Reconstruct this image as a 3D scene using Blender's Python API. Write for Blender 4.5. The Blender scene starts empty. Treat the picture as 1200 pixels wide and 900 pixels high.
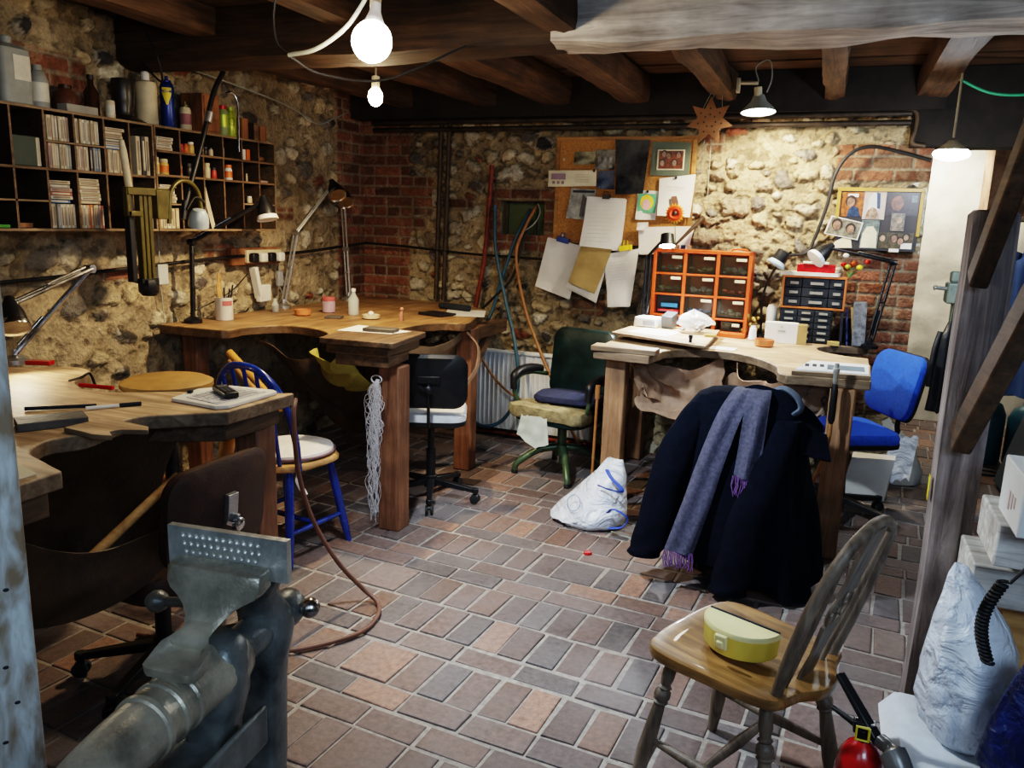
import bpy, math, random
import numpy as np
from mathutils import Vector, Matrix, noise as mnoise
random.seed(7)
PI = math.pi
SC = bpy.context.scene
COL = SC.collection
V = Vector
ORD = ['first', 'second', 'third', 'fourth', 'fifth', 'sixth', 'seventh', 'eighth', 'ninth', 'tenth', 'eleventh', 'twelfth']

# ---------------------------------------------------------------- materials
def _new(name):
    m = bpy.data.materials.new(name)
    m.use_nodes = True
    nt = m.node_tree
    return m, nt, nt.nodes['Principled BSDF']

def _link(nt, a, b): nt.links.new(a, b)

def mat(name, col, rough=.6, metal=0., var=.18, scale=18., bump=.0, bscale=80., stretch=(1, 1, 1), coat=0., trans=0., alpha=1.,
        sheen=0., spec=.5, col2=None, detail=5., sss=0.):
    m, nt, b = _new(name)
    tc = nt.nodes.new('ShaderNodeTexCoord')
    mp = nt.nodes.new('ShaderNodeMapping'); mp.inputs['Scale'].default_value = stretch
    _link(nt, tc.outputs['Object'], mp.inputs['Vector'])
    n = nt.nodes.new('ShaderNodeTexNoise'); n.inputs['Scale'].default_value = scale; n.inputs['Detail'].default_value = detail
    n.inputs['Roughness'].default_value = .62
    _link(nt, mp.outputs['Vector'], n.inputs['Vector'])
    r = nt.nodes.new('ShaderNodeValToRGB')
    c1 = [max(0, c * (1 - var * 1.6)) for c in col]
    c2 = list(col2) if col2 else [min(1, c * (1 + var)) for c in col]
    r.color_ramp.elements[0].position = .3; r.color_ramp.elements[0].color = (*c1, 1)
    r.color_ramp.elements[1].position = .7; r.color_ramp.elements[1].color = (*c2, 1)
    _link(nt, n.outputs['Fac'], r.inputs['Fac'])
    _link(nt, r.outputs['Color'], b.inputs['Base Color'])
    mr = nt.nodes.new('ShaderNodeMapRange')
    mr.inputs['To Min'].default_value = max(.03, rough - .12); mr.inputs['To Max'].default_value = min(1, rough + .12)
    _link(nt, n.outputs['Fac'], mr.inputs['Value']); _link(nt, mr.outputs['Result'], b.inputs['Roughness'])
    b.inputs['Metallic'].default_value = metal
    b.inputs['Coat Weight'].default_value = coat
    b.inputs['Transmission Weight'].default_value = trans
    b.inputs['Specular IOR Level'].default_value = spec
    b.inputs['Sheen Weight'].default_value = sheen
    b.inputs['Alpha'].default_value = alpha
    if sss: b.inputs['Subsurface Weight'].default_value = sss
    if bump:
        n2 = nt.nodes.new('ShaderNodeTexNoise'); n2.inputs['Scale'].default_value = bscale; n2.inputs['Detail'].default_value = 6
        _link(nt, mp.outputs['Vector'], n2.inputs['Vector'])
        bp = nt.nodes.new('ShaderNodeBump'); bp.inputs['Strength'].default_value = min(1, bump); bp.inputs['Distance'].default_value = .01 if bscale > 20 else .06
        if bscale < 20: n2.inputs['Distortion'].default_value = 1.2
        _link(nt, n2.outputs['Fac'], bp.inputs['Height']); _link(nt, bp.outputs['Normal'], b.inputs['Normal'])
    return m

def wood(name, dark, light, axis='y', rough=.55, scale=7., bump=.25, edge=0., coat=0., eaxis='Z'):
    """long grain along one object axis, rings warped by noise"""
    m, nt, b = _new(name)
    tc = nt.nodes.new('ShaderNodeTexCoord')
    mp = nt.nodes.new('ShaderNodeMapping')
    s = [6., 6., 6.]; s['xyz'.index(axis)] = .45
    mp.inputs['Scale'].default_value = s
    _link(nt, tc.outputs['Object'], mp.inputs['Vector'])
    n = nt.nodes.new('ShaderNodeTexNoise'); n.inputs['Scale'].default_value = scale; n.inputs['Detail'].default_value = 8
    n.inputs['Roughness'].default_value = .66; n.inputs['Distortion'].default_value = .6
    _link(nt, mp.outputs['Vector'], n.inputs['Vector'])
    r = nt.nodes.new('ShaderNodeValToRGB')
    r.color_ramp.elements[0].position = .32; r.color_ramp.elements[0].color = (*dark, 1)
    r.color_ramp.elements[1].position = .66; r.color_ramp.elements[1].color = (*light, 1)
    _link(nt, n.outputs['Fac'], r.inputs['Fac'])
    big = nt.nodes.new('ShaderNodeTexNoise'); big.inputs['Scale'].default_value = 5.5; big.inputs['Detail'].default_value = 4
    _link(nt, tc.outputs['Object'], big.inputs['Vector'])
    rr = nt.nodes.new('ShaderNodeValToRGB')
    rr.color_ramp.elements[0].position = .35; rr.color_ramp.elements[0].color = (.62, .6, .58, 1)
    rr.color_ramp.elements[1].position = .7; rr.color_ramp.elements[1].color = (1.15, 1.13, 1.1, 1)
    _link(nt, big.outputs['Fac'], rr.inputs['Fac'])
    mx = nt.nodes.new('ShaderNodeMix'); mx.data_type = 'RGBA'; mx.blend_type = 'MULTIPLY'; mx.inputs[0].default_value = 1
    _link(nt, r.outputs['Color'], mx.inputs[6]); _link(nt, rr.outputs['Color'], mx.inputs[7])
    col_out = mx.outputs[2]
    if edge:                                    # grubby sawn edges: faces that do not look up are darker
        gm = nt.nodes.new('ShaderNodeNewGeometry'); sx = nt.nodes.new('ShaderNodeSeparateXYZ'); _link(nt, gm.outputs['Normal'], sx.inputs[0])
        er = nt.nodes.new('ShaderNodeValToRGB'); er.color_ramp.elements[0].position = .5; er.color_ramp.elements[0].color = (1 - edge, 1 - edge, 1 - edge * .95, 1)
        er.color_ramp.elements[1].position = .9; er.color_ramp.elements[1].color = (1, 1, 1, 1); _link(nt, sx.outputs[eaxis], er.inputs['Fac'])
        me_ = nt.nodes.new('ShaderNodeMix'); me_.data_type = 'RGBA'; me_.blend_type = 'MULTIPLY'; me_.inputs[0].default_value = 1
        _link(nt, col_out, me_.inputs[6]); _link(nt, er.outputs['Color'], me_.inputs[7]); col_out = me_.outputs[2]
    _link(nt, col_out, b.inputs['Base Color'])
    b.inputs['Roughness'].default_value = rough; b.inputs['Coat Weight'].default_value = coat
    if bump:
        bp = nt.nodes.new('ShaderNodeBump'); bp.inputs['Strength'].default_value = bump; bp.inputs['Distance'].default_value = .006
        _link(nt, n.outputs['Fac'], bp.inputs['Height']); _link(nt, bp.outputs['Normal'], b.inputs['Normal'])
    return m

def vcol(name, rough=.9, nscale=60., amt=.35, bump=.5, bscale=45., bdist=.012, grime=None):
    """surface whose stones or bricks carry their colour in the mesh, roughened by noise"""
    m, nt, b = _new(name)
    a = nt.nodes.new('ShaderNodeVertexColor'); a.layer_name = 'Col'
    tc = nt.nodes.new('ShaderNodeTexCoord')
    n = nt.nodes.new('ShaderNodeTexNoise'); n.inputs['Scale'].default_value = nscale; n.inputs['Detail'].default_value = 7
    n.inputs['Roughness'].default_value = .7
    _link(nt, tc.outputs['Object'], n.inputs['Vector'])
    r = nt.nodes.new('ShaderNodeValToRGB')
    r.color_ramp.elements[0].position = .3; r.color_ramp.elements[0].color = (1 - amt * 1.3,) * 3 + (1,)
    r.color_ramp.elements[1].position = .7; r.color_ramp.elements[1].color = (1 + amt * .5,) * 3 + (1,)
    _link(nt, n.outputs['Fac'], r.inputs['Fac'])
    mx = nt.nodes.new('ShaderNodeMix'); mx.data_type = 'RGBA'; mx.blend_type = 'MULTIPLY'; mx.inputs[0].default_value = 1
    _link(nt, a.outputs['Color'], mx.inputs[6]); _link(nt, r.outputs['Color'], mx.inputs[7])
    out = mx.outputs[2]
    if grime:
        g = nt.nodes.new('ShaderNodeTexNoise'); g.inputs['Scale'].default_value = 2.2; g.inputs['Detail'].default_value = 5
        _link(nt, tc.outputs['Object'], g.inputs['Vector'])
        gr = nt.nodes.new('ShaderNodeValToRGB')
        gr.color_ramp.elements[0].position = .4; gr.color_ramp.elements[0].color = (0, 0, 0, 1)
        gr.color_ramp.elements[1].position = .68; gr.color_ramp.elements[1].color = (grime[3],) * 3 + (1,)
        _link(nt, g.outputs['Fac'], gr.inputs['Fac'])
        m2 = nt.nodes.new('ShaderNodeMix'); m2.data_type = 'RGBA'
        _link(nt, gr.outputs['Color'], m2.inputs[0]); _link(nt, out, m2.inputs[6]); m2.inputs[7].default_value = (*grime[:3], 1)
        out = m2.outputs[2]
    _link(nt, out, b.inputs['Base Color'])
    mr = nt.nodes.new('ShaderNodeMapRange'); mr.inputs['To Min'].default_value = rough - .2; mr.inputs['To Max'].default_value = min(1, rough + .15)
    _link(nt, n.outputs['Fac'], mr.inputs['Value']); _link(nt, mr.outputs['Result'], b.inputs['Roughness'])
    n2 = nt.nodes.new('ShaderNodeTexNoise'); n2.inputs['Scale'].default_value = bscale; n2.inputs['Detail'].default_value = 8
    _link(nt, tc.outputs['Object'], n2.inputs['Vector'])
    bp = nt.nodes.new('ShaderNodeBump'); bp.inputs['Strength'].default_value = bump; bp.inputs['Distance'].default_value = bdist
    _link(nt, n2.outputs['Fac'], bp.inputs['Height']); _link(nt, bp.outputs['Normal'], b.inputs['Normal'])
    return m

def emit(name, col, strength):
    m, nt, b = _new(name)
    b.inputs['Base Color'].default_value = (*col, 1)
    b.inputs['Emission Color'].default_value = (*col, 1); b.inputs['Emission Strength'].default_value = strength
    return m

def glass(name, col=(.9, .95, .95), rough=.05, alpha=.35):
    """thin clear plastic or glass"""
    m, nt, b = _new(name)
    b.inputs['Base Color'].default_value = (*col, 1); b.inputs['Roughness'].default_value = rough
    b.inputs['Alpha'].default_value = alpha; b.inputs['Specular IOR Level'].default_value = .8
    return m

# ---------------------------------------------------------------- mesh builder
def frame_of(d, up=None):
    d = V(d).normalized()
    up = V(up) if up is not None else (V((0, 0, 1)) if abs(d.z) < .95 else V((0, 1, 0)))
    x = d.cross(up)
    if x.length < 1e-6: x = d.cross(V((1, 0, 0)))
    x.normalize(); y = x.cross(d).normalized()
    return x, y, d

class MB:
    def __init__(s): s.v = []; s.f = []; s.m = []; s.cur = 0; s.M = None
    def add(s, vs, fs):
        o = len(s.v)
        for p in vs:
            p = V(p); s.v.append(s.M @ p if s.M else p)
        for f in fs: s.f.append([i + o for i in f]); s.m.append(s.cur)
        return s
    def mi(s, i): s.cur = i; return s
    def box(s, c, d, rz=0, rx=0, ry=0, taper=1.):
        R = Matrix.Rotation(rz, 3, 'Z') @ Matrix.Rotation(ry, 3, 'Y') @ Matrix.Rotation(rx, 3, 'X')
        c = V(c); h = V(d) / 2; vs = []
        for z in (-1, 1):
            t = taper if z > 0 else 1
            for x, y in ((-1, -1), (1, -1), (1, 1), (-1, 1)): vs.append(c + R @ V((x * h.x * t, y * h.y * t, z * h.z)))
        return s.add(vs, [(3, 2, 1, 0), (4, 5, 6, 7), (0, 1, 5, 4), (1, 2, 6, 5), (2, 3, 7, 6), (3, 0, 4, 7)])
    def b2(s, a, b):
        a, b = V(a), V(b); return s.box((a + b) / 2, [abs(q) for q in (b - a)])
    def bar(s, p0, p1, w, h, up=None, w1=None, h1=None):
        p0, p1 = V(p0), V(p1); x, y, d = frame_of(p1 - p0, up); vs = []
        for p, ww, hh in ((p0, w, h), (p1, w1 or w, h1 or h)):
            for a, b in ((-1, -1), (1, -1), (1, 1), (-1, 1)): vs.append(p + x * a * ww / 2 + y * b * hh / 2)
        return s.add(vs, [(0, 1, 2, 3), (7, 6, 5, 4), (4, 5, 1, 0), (5, 6, 2, 1), (6, 7, 3, 2), (7, 4, 0, 3)])
    def cyl(s, p0, p1, r0, r1=None, n=16, caps=True):
        r1 = r0 if r1 is None else r1
        return s.tube([p0, p1], [r0, r1], n, caps)
    def tube(s, pts, r, n=8, caps=True, up=None, flat=1.):
        pts = [V(p) for p in pts]; k = len(pts)
        rs = r if isinstance(r, (list, tuple)) else [r] * k
        d0 = (pts[1] - pts[0]).normalized(); x, y, _ = frame_of(d0, up); rings = []
        for i, p in enumerate(pts):
            d = (pts[min(i + 1, k - 1)] - pts[max(i - 1, 0)])
            if d.length < 1e-9: d = d0
            d = d.normalized(); x = (x - d * x.dot(d))
            if x.length < 1e-6: x, _, _ = frame_of(d)
            x.normalize(); y = d.cross(x)
            rings.append([p + (x * math.cos(2 * PI * j / n) + y * flat * math.sin(2 * PI * j / n)) * rs[i] for j in range(n)])
        return s.loft(rings, caps)
    def loft(s, rings, caps=True, closed=False):
        n = len(rings[0]); vs = [p for r in rings for p in r]; fs = []; K = len(rings)
        for i in range(K if closed else K - 1):
            i2 = (i + 1) % K
            for j in range(n): fs.append((i * n + j, i * n + (j + 1) % n, i2 * n + (j + 1) % n, i2 * n + j))
        if caps and not closed:
            fs.append(tuple(range(n - 1, -1, -1))); fs.append(tuple(range((K - 1) * n, K * n)))
        return s.add(vs, fs)
    def lathe(s, prof, o=(0, 0, 0), ax=(0, 0, 1), n=20, caps=True):
        o = V(o); x, y, d = frame_of(ax)
        rings = [[o + d * h + (x * math.cos(2 * PI * j / n) + y * math.sin(2 * PI * j / n)) * max(r, 1e-4) for j in range(n)] for r, h in prof]
        return s.loft(rings, caps)
    def prism(s, poly, z0, z1):
        n = len(poly); vs = [(p[0], p[1], z0) for p in poly] + [(p[0], p[1], z1) for p in poly]
        ar = sum(poly[i][0] * poly[(i + 1) % n][1] - poly[(i + 1) % n][0] * poly[i][1] for i in range(n))
        fs = [tuple(range(n - 1, -1, -1)), tuple(range(n, 2 * n))] + [(i, (i + 1) % n, n + (i + 1) % n, n + i) for i in range(n)]
        if ar < 0: fs = [tuple(reversed(f)) for f in fs]
        return s.add(vs, fs)
    def plate(s, poly, o, ex, ey, t):
        """extrude a flat outline: points o + ex*u + ey*v, thickness t along ex x ey"""
        o, ex, ey = V(o), V(ex), V(ey); nrm = ex.cross(ey).normalized() * t; n = len(poly)
        vs = [o + ex * p[0] + ey * p[1] for p in poly]; vs += [v + nrm for v in vs]
        ar = sum(poly[i][0] * poly[(i + 1) % n][1] - poly[(i + 1) % n][0] * poly[i][1] for i in range(n))
        fs = [tuple(range(n - 1, -1, -1)), tuple(range(n, 2 * n))] + [(i, (i + 1) % n, n + (i + 1) % n, n + i) for i in range(n)]
        if ar < 0: fs = [tuple(reversed(f)) for f in fs]
        return s.add(vs, fs)
    def ell(s, c, r, n=16, k=10):
        c = V(c); r = V(r) if not isinstance(r, (int, float)) else V((r, r, r)); rings = []
        for i in range(k + 1):
            a = -PI / 2 + PI * i / k; cr = max(math.cos(a), 1e-3)
            rings.append([c + V((r.x * cr * math.cos(2 * PI * j / n), r.y * cr * math.sin(2 * PI * j / n), r.z * math.sin(a))) for j in range(n)])
        return s.loft(rings, True)
    def sheet(s, fn, nu, nv, t=0.):
        """grid surface fn(u,v), u,v in 0..1; thickness t"""
        P = [[V(fn(i / nu, j / nv)) for j in range(nv + 1)] for i in range(nu + 1)]
        idx = lambda i, j: i * (nv + 1) + j
        vs = [p for r in P for p in r]
        fs = [(idx(i, j), idx(i + 1, j), idx(i + 1, j + 1), idx(i, j + 1)) for i in range(nu) for j in range(nv)]
        if not t: return s.add(vs, fs)
        N = []
        for i in range(nu + 1):
            for j in range(nv + 1):
                a = P[min(i + 1, nu)][j] - P[max(i - 1, 0)][j]; b = P[i][min(j + 1, nv)] - P[i][max(j - 1, 0)]
                q = a.cross(b); N.append(q.normalized() if q.length > 1e-12 else V((0, 0, 1)))
        o = len(vs); vs2 = [v - q * t for v, q in zip(vs, N)]
        fs2 = [tuple(o + k for k in reversed(f)) for f in fs]
        rim = [(i, 0) for i in range(nu)] + [(nu, j) for j in range(nv)] + [(i, nv) for i in range(nu, 0, -1)] + [(0, j) for j in range(nv, 0, -1)]
        ri = [idx(*q) for q in rim]
        fs3 = [(ri[(k + 1) % len(ri)], ri[k], o + ri[k], o + ri[(k + 1) % len(ri)]) for k in range(len(ri))]
        return s.add(vs + vs2, fs + fs2 + fs3)

W = {}
def _wm(o): return W.get(o.name, Matrix.Identity(4))

def build(mb, name, mats, parent=None, local=False, bevel=0., seg=2, sub=0, angle=38, smooth=True):
    me = bpy.data.meshes.new(name)
    vs = mb.v
    org = None
    if parent is not None:
        if not local:
            inv = _wm(parent).inverted(); vs = [inv @ v for v in vs]
    elif not local:
        xs = [v.x for v in vs]; ys = [v.y for v in vs]; zs = [v.z for v in vs]
        org = V(((min(xs) + max(xs)) / 2, (min(ys) + max(ys)) / 2, min(zs))); vs = [v - org for v in vs]
    me.from_pydata([tuple(v) for v in vs], [], mb.f)
    mats = mats if isinstance(mats, (list, tuple)) else [mats]
    for m in mats: me.materials.append(m)
    if len(mats) > 1: me.polygons.foreach_set('material_index', mb.m)
    if smooth:
        me.polygons.foreach_set('use_smooth', [True] * len(me.polygons))
        me.set_sharp_from_angle(angle=math.radians(angle))
    me.update()
    o = bpy.data.objects.new(name, me); COL.objects.link(o)
    if parent is not None:
        o.parent = parent; W[o.name] = _wm(parent).copy()
    elif org is not None:
        o.location = org; W[o.name] = Matrix.Translation(org)
    if bevel:
        b = o.modifiers.new('bevel', 'BEVEL'); b.width = bevel; b.segments = seg; b.limit_method = 'ANGLE'; b.angle_limit = math.radians(32)
        b.use_clamp_overlap = True
    if sub:
        q = o.modifiers.new('sub', 'SUBSURF'); q.levels = sub; q.render_levels = sub
    return o

def tag(o, label=None, cat=None, group=None, kind=None):
    if label: o['label'] = label
    if cat: o['category'] = cat
    if group: o['group'] = group
    if kind: o['kind'] = kind
    return o

def thing(name, label, cat, loc=(0, 0, 0), rz=0., group=None):
    o = bpy.data.objects.new(name, None); COL.objects.link(o)
    o.empty_display_size = .05
    o.location = loc; o.rotation_euler = (0, 0, rz)
    W[o.name] = Matrix.Translation(V(loc)) @ Matrix.Rotation(rz, 4, 'Z')
    return tag(o, label, cat, group)

def solo(name, label, cat, mb, mats, group=None, **k):
    return tag(build(mb, name, mats, **k), label, cat, group)

def struct(name, mb, mats, parent=None, **k):
    o = build(mb, name, mats, parent, **k)
    if parent is None: o['kind'] = 'structure'
    return o

def dup(root, loc=None, rz=None, label=None, group=None, cat=None):
    r = root.copy(); COL.objects.link(r)
    if loc is not None: r.location = loc
    if rz is not None: r.rotation_euler = (0, 0, rz)
    W[r.name] = Matrix.Translation(r.location) @ r.rotation_euler.to_matrix().to_4x4()
    tag(r, label, cat, group)
    for ch in list(root.children):
        c = ch.copy(); COL.objects.link(c); c.parent = r; W[c.name] = W[r.name].copy()
        for g in list(ch.children):
            d = g.copy(); COL.objects.link(d); d.parent = c; W[d.name] = W[r.name].copy()
    return r

def words(name, txt, size, o, ex, ey, material, parent, depth=.0006, align='CENTER', bold=False):
    """raised lettering lying in the plane o + ex*u + ey*v"""
    cu = bpy.data.curves.new(name, 'FONT'); cu.body = txt; cu.size = size; cu.extrude = depth
    cu.align_x = align; cu.align_y = 'CENTER'; cu.resolution_u = 3
    if bold: cu.offset = size * .012
    t = bpy.data.objects.new(name, cu); COL.objects.link(t)
    bpy.context.view_layer.update()
    me = bpy.data.meshes.new_from_object(t.evaluated_get(bpy.context.evaluated_depsgraph_get()))
    COL.objects.unlink(t); bpy.data.objects.remove(t)
    ex, ey = V(ex).normalized(), V(ey).normalized(); ez = ex.cross(ey)
    A = Matrix(((ex.x, ey.x, ez.x, o[0]), (ex.y, ey.y, ez.y, o[1]), (ex.z, ey.z, ez.z, o[2]), (0, 0, 0, 1)))
    me.transform((_wm(parent).inverted() @ A) if parent is not None else A)
    me.materials.clear(); me.materials.append(material)
    ob = bpy.data.objects.new(name, me); COL.objects.link(ob); ob.parent = parent; W[ob.name] = _wm(parent).copy()
    return ob

def spl(pts, n=8):
    """Catmull-Rom through points"""
    P = [V(p) for p in pts]; P = [P[0] * 2 - P[1]] + P + [P[-1] * 2 - P[-2]]; out = []
    for i in range(1, len(P) - 2):
        for k in range(n):
            t = k / n; a, b, c, d = P[i - 1:i + 3]
            out.append(.5 * ((2 * b) + (c - a) * t + (2 * a - 5 * b + 4 * c - d) * t * t + (3 * b - a - 3 * c + d) * t ** 3))
    out.append(P[-2]); return out

def nz(x, y=0, z=0): return mnoise.noise(V((x, y, z)))

# ---------------------------------------------------------------- numpy stone field
def _h(i, j, s):
    i = np.asarray(i, np.int64); j = np.asarray(j, np.int64)
    n = (i * 374761393 + j * 668265263 + s * 1442695041) & 0x7fffffff
    n = ((n ^ (n >> 13)) * 1274126177) & 0x7fffffff
    return ((n ^ (n >> 16)) & 0xffff) / 65535.
def vnoise(u, v, s):
    i = np.floor(u); j = np.floor(v); a = u - i; b = v - j
    a = a * a * (3 - 2 * a); b = b * b * (3 - 2 * b); i = i.astype(int); j = j.astype(int)
    return (_h(i, j, s) * (1 - a) + _h(i + 1, j, s) * a) * (1 - b) + (_h(i, j + 1, s) * (1 - a) + _h(i + 1, j + 1, s) * a) * b
def fbm(u, v, s, o=5):
    t = 0; a = .5; k = 1.
    for q in range(o): t = t + a * vnoise(u * k, v * k, s + q); a *= .55; k *= 2.07
    return t
def sstep(a, b, x): t = np.clip((x - a) / (b - a), 0, 1); return t * t * (3 - 2 * t)
def lerp(a, b, t): return a + (b - a) * t
# ================================================================ MATERIALS
M = {}
M['beam'] = wood('dark oak', (.018, .009, .005), (.085, .045, .021), 'x', .75, 6, .8)
M['beam_pale'] = wood('bleached oak', (.34, .29, .25), (.78, .72, .66), 'x', .8, 5, 1.0)  # bleached beam, whitened further to stand in for light on its face
M['joist'] = wood('joist oak', (.028, .014, .007), (.14, .072, .032), 'y', .75, 6, .7)
M['plank'] = wood('ceiling board', (.035, .017, .008), (.12, .06, .024), 'x', .8, 5, .4)
M['soot'] = mat('sooty timber', (.022, .017, .014), .9, 0, .4, 6)  # dark mottled timber of the wall plate and lintel
M['benchtop_x'] = wood('worn bench top x', (.2, .105, .045), (.55, .36, .19), 'x', .5, 5, .35)
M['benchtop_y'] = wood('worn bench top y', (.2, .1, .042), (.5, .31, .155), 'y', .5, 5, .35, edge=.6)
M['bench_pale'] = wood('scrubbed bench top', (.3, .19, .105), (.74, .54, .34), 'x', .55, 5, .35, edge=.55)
M['bench_edge'] = wood('grimy bench edge', (.05, .03, .018), (.22, .13, .07), 'y', .6, 5, .6)
M['leg'] = wood('bench leg', (.13, .055, .028), (.31, .15, .085), 'z', .55, 6, .3)
M['leg_pale'] = wood('old leg', (.2, .1, .05), (.46, .27, .15), 'z', .55, 6, .3)
M['post'] = wood('grey oak', (.11, .085, .08), (.36, .3, .285), 'z', .8, 5, .9)
M['rail'] = wood('stair rail', (.032, .018, .01), (.12, .066, .034), 'y', .55, 6, .3)
M['windsor'] = wood('elm seat', (.12, .055, .02), (.44, .24, .085), 'y', .33, 4, .2, coat=.3)
M['windsor_dusty'] = wood('dusty elm', (.09, .062, .045), (.27, .21, .155), 'z', .5, 5, .25)
M['pine'] = wood('pine', (.4, .21, .075), (.68, .43, .19), 'x', .45, 4, .1)
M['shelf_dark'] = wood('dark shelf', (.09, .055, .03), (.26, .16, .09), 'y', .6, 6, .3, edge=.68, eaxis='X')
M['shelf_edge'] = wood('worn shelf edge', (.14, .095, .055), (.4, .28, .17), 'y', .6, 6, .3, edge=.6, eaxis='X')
M['redwood'] = wood('red brown box', (.16, .06, .025), (.4, .18, .08), 'z', .5, 5, .2)
M['orange'] = mat('orange red plastic', (.62, .1, .022), .38, 0, .1, 14)
M['black'] = mat('black plastic', (.012, .012, .014), .42, 0, .2, 20)
M['blackmetal'] = mat('black lamp enamel', (.014, .014, .017), .3, .2, .25, 14)
M['chrome'] = mat('chrome', (.62, .62, .62), .2, 1., .12, 30)
M['steel'] = mat('bare steel', (.66, .67, .63), .32, .7, .2, 22, .1, 120)
M['alu'] = mat('brushed aluminium', (.55, .55, .55), .38, .9, .15, 40, stretch=(1, 1, 8))
M['iron'] = mat('vise iron', (.12, .145, .15), .38, .45, .4, 7, .12, 160, col2=(.3, .31, .29))
M['iron_worn'] = mat('worn vise iron', (.31, .285, .225), .33, .4, .35, 7, .12, 180, col2=(.6, .54, .42))  # worn iron, lightened to paint the highlights on jaw and barrel
M['white'] = mat('white plastic', (.78, .77, .72), .45, 0, .06, 10)
M['cream'] = mat('cream plastic', (.62, .53, .36), .5, 0, .14, 12)
M['paper'] = mat('paper', (.74, .72, .68), .85, 0, .05, 9)
M['paper_cream'] = mat('cream paper', (.74, .66, .47), .85, 0, .08, 9)
M['kraft'] = mat('brown card', (.36, .25, .1), .8, 0, .2, 8)
M['cork'] = mat('cork', (.42, .2, .06), .92, 0, .28, 90, .3, 140)
M['corkframe'] = wood('cork frame', (.24, .11, .03), (.44, .22, .07), 'x', .5, 6, .1)
M['leather'] = mat('tan leather', (.46, .29, .19), .6, 0, .28, 7, .25, 60)
M['leather_dark'] = mat('dark leather', (.03, .016, .008), .5, 0, .35, 7, .3, 50, col2=(.085, .046, .02))
M['hide_yellow'] = mat('yellow chamois', (.36, .32, .075), .8, 0, .2, 8, .2, 50)
M['navy'] = mat('navy wool', (.0048, .007, .0155), .98, 0, .3, 40, .5, 300, spec=.12)
M['scarf'] = mat('mauve grey scarf', (.085, .083, .13), .95, 0, .3, 60, .6, 260, sheen=.06)
M['fringe'] = mat('purple fringe', (.16, .075, .22), .95, 0, .3, 90)
M['greenvinyl'] = mat('dark green vinyl', (.007, .024, .023), .36, 0, .3, 10, .15, 120)
M['navycush'] = mat('navy cushion', (.018, .022, .06), .9, 0, .3, 40, .3, 150)
M['foam'] = mat('worn foam', (.27, .22, .115), .95, 0, .3, 20, .7, 60)
M['greenpaint'] = mat('green paint', (.1, .15, .085), .35, .4, .3, 14)
M['bluecloth'] = mat('royal blue cloth', (.012, .085, .52), .85, 0, .2, 50, .3, 260, sheen=.05)
M['bluepaint'] = mat('gloss blue paint', (.012, .045, .3), .25, 0, .25, 12, coat=.5)
M['charcoal'] = mat('charcoal cloth', (.018, .024, .036), .9, 0, .25, 40, .3, 240)
M['browncloth'] = mat('brown vinyl', (.06, .03, .021), .6, 0, .25, 14, .15, 120)
M['seatpad'] = mat('white seat pad', (.72, .72, .73), .9, 0, .08, 14, .3, 40)
M['mauve'] = mat('mauve piping', (.18, .12, .15), .9, 0, .15, 14)
M['olive'] = mat('olive enamel', (.105, .083, .02), .38, .3, .25, 14)
M['oldbrass'] = mat('old brass', (.42, .3, .1), .4, .8, .25, 14)
M['greyshade'] = mat('grey blue shade', (.36, .42, .46), .4, .2, .15, 14)
M['pipe'] = mat('brown pipe', (.09, .06, .035), .6, .3, .35, 14)
M['rust'] = mat('rusty red pipe', (.22, .045, .025), .6, .2, .3, 14)
M['hoseblue'] = mat('teal hose', (.035, .1, .15), .45, 0, .2, 14)
M['hoseorange'] = mat('orange hose', (.34, .15, .05), .5, 0, .2, 14)
M['hosebrown'] = mat('brown rubber hose', (.18, .085, .06), .5, 0, .2, 14)
M['cable'] = mat('black cable', (.012, .011, .011), .6, 0, .2, 14)
M['cable_white'] = mat('grey white cable', (.33, .34, .3), .5, 0, .1, 14)
M['radiator'] = mat('white radiator', (.84, .88, .9), .35, 0, .06, 8)
M['string'] = mat('white string', (.68, .66, .67), .95, 0, .1, 40)
M['terracotta'] = mat('terracotta', (.55, .2, .075), .7, 0, .15, 20)
M['bagwhite'] = mat('white carrier bag', (.72, .76, .84), .3, 0, .08, 8, bump=1., bscale=7.5)
M['bagblue'] = mat('blue print', (.02, .07, .5), .4, 0, .1, 8)
M['bluebag'] = mat('dark blue bag', (.01, .022, .11), .4, 0, .3, 8, bump=1., bscale=7)
M['yellow'] = mat('yellow plastic', (.72, .56, .1), .35, 0, .1, 7)
M['yellow_pale'] = mat('pale yellow plastic', (.84, .74, .36), .4, 0, .06, 7)
M['red'] = mat('red paint', (.5, .012, .012), .25, 0, .15, 10, coat=.4)
M['plaster'] = mat('white plaster', (.74, .7, .6), .9, 0, .12, 4, .35, 22)
M['tealbottle'] = mat('teal gas bottle', (.02, .1, .14), .4, .1, .2, 10)
M['greymachine'] = mat('machine green grey', (.27, .33, .29), .45, .2, .2, 10)
M['stoneplate'] = mat('dark slate block', (.1, .088, .075), .6, 0, .3, 12, .2, 60)
M['lime'] = mat('lime can', (.42, .5, .05), .3, .3, .12, 10)
M['wd'] = mat('blue can', (.012, .035, .2), .3, .3, .1, 10)
M['wdyellow'] = mat('can yellow', (.85, .65, .03), .4)
M['wdred'] = mat('can red', (.6, .03, .03), .4)
M['amber'] = mat('brown bottle', (.05, .022, .01), .2, 0, .3, 8)
M['dusk'] = mat('milky jerrycan', (.3, .31, .29), .5, 0, .15, 8)
M['clear'] = glass('clear plastic', (.8, .84, .82), .12, .3)
M['smoke'] = glass('smoky drawer plastic', (.05, .05, .035), .12, .3)
M['bottleglass'] = glass('bottle glass', (.8, .86, .84), .05, .4)
M['bulb'] = emit('lit bulb', (1, .93, .8), 60)
M['bulbwarm'] = emit('lit warm bulb', (1, .84, .58), 45)
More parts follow.
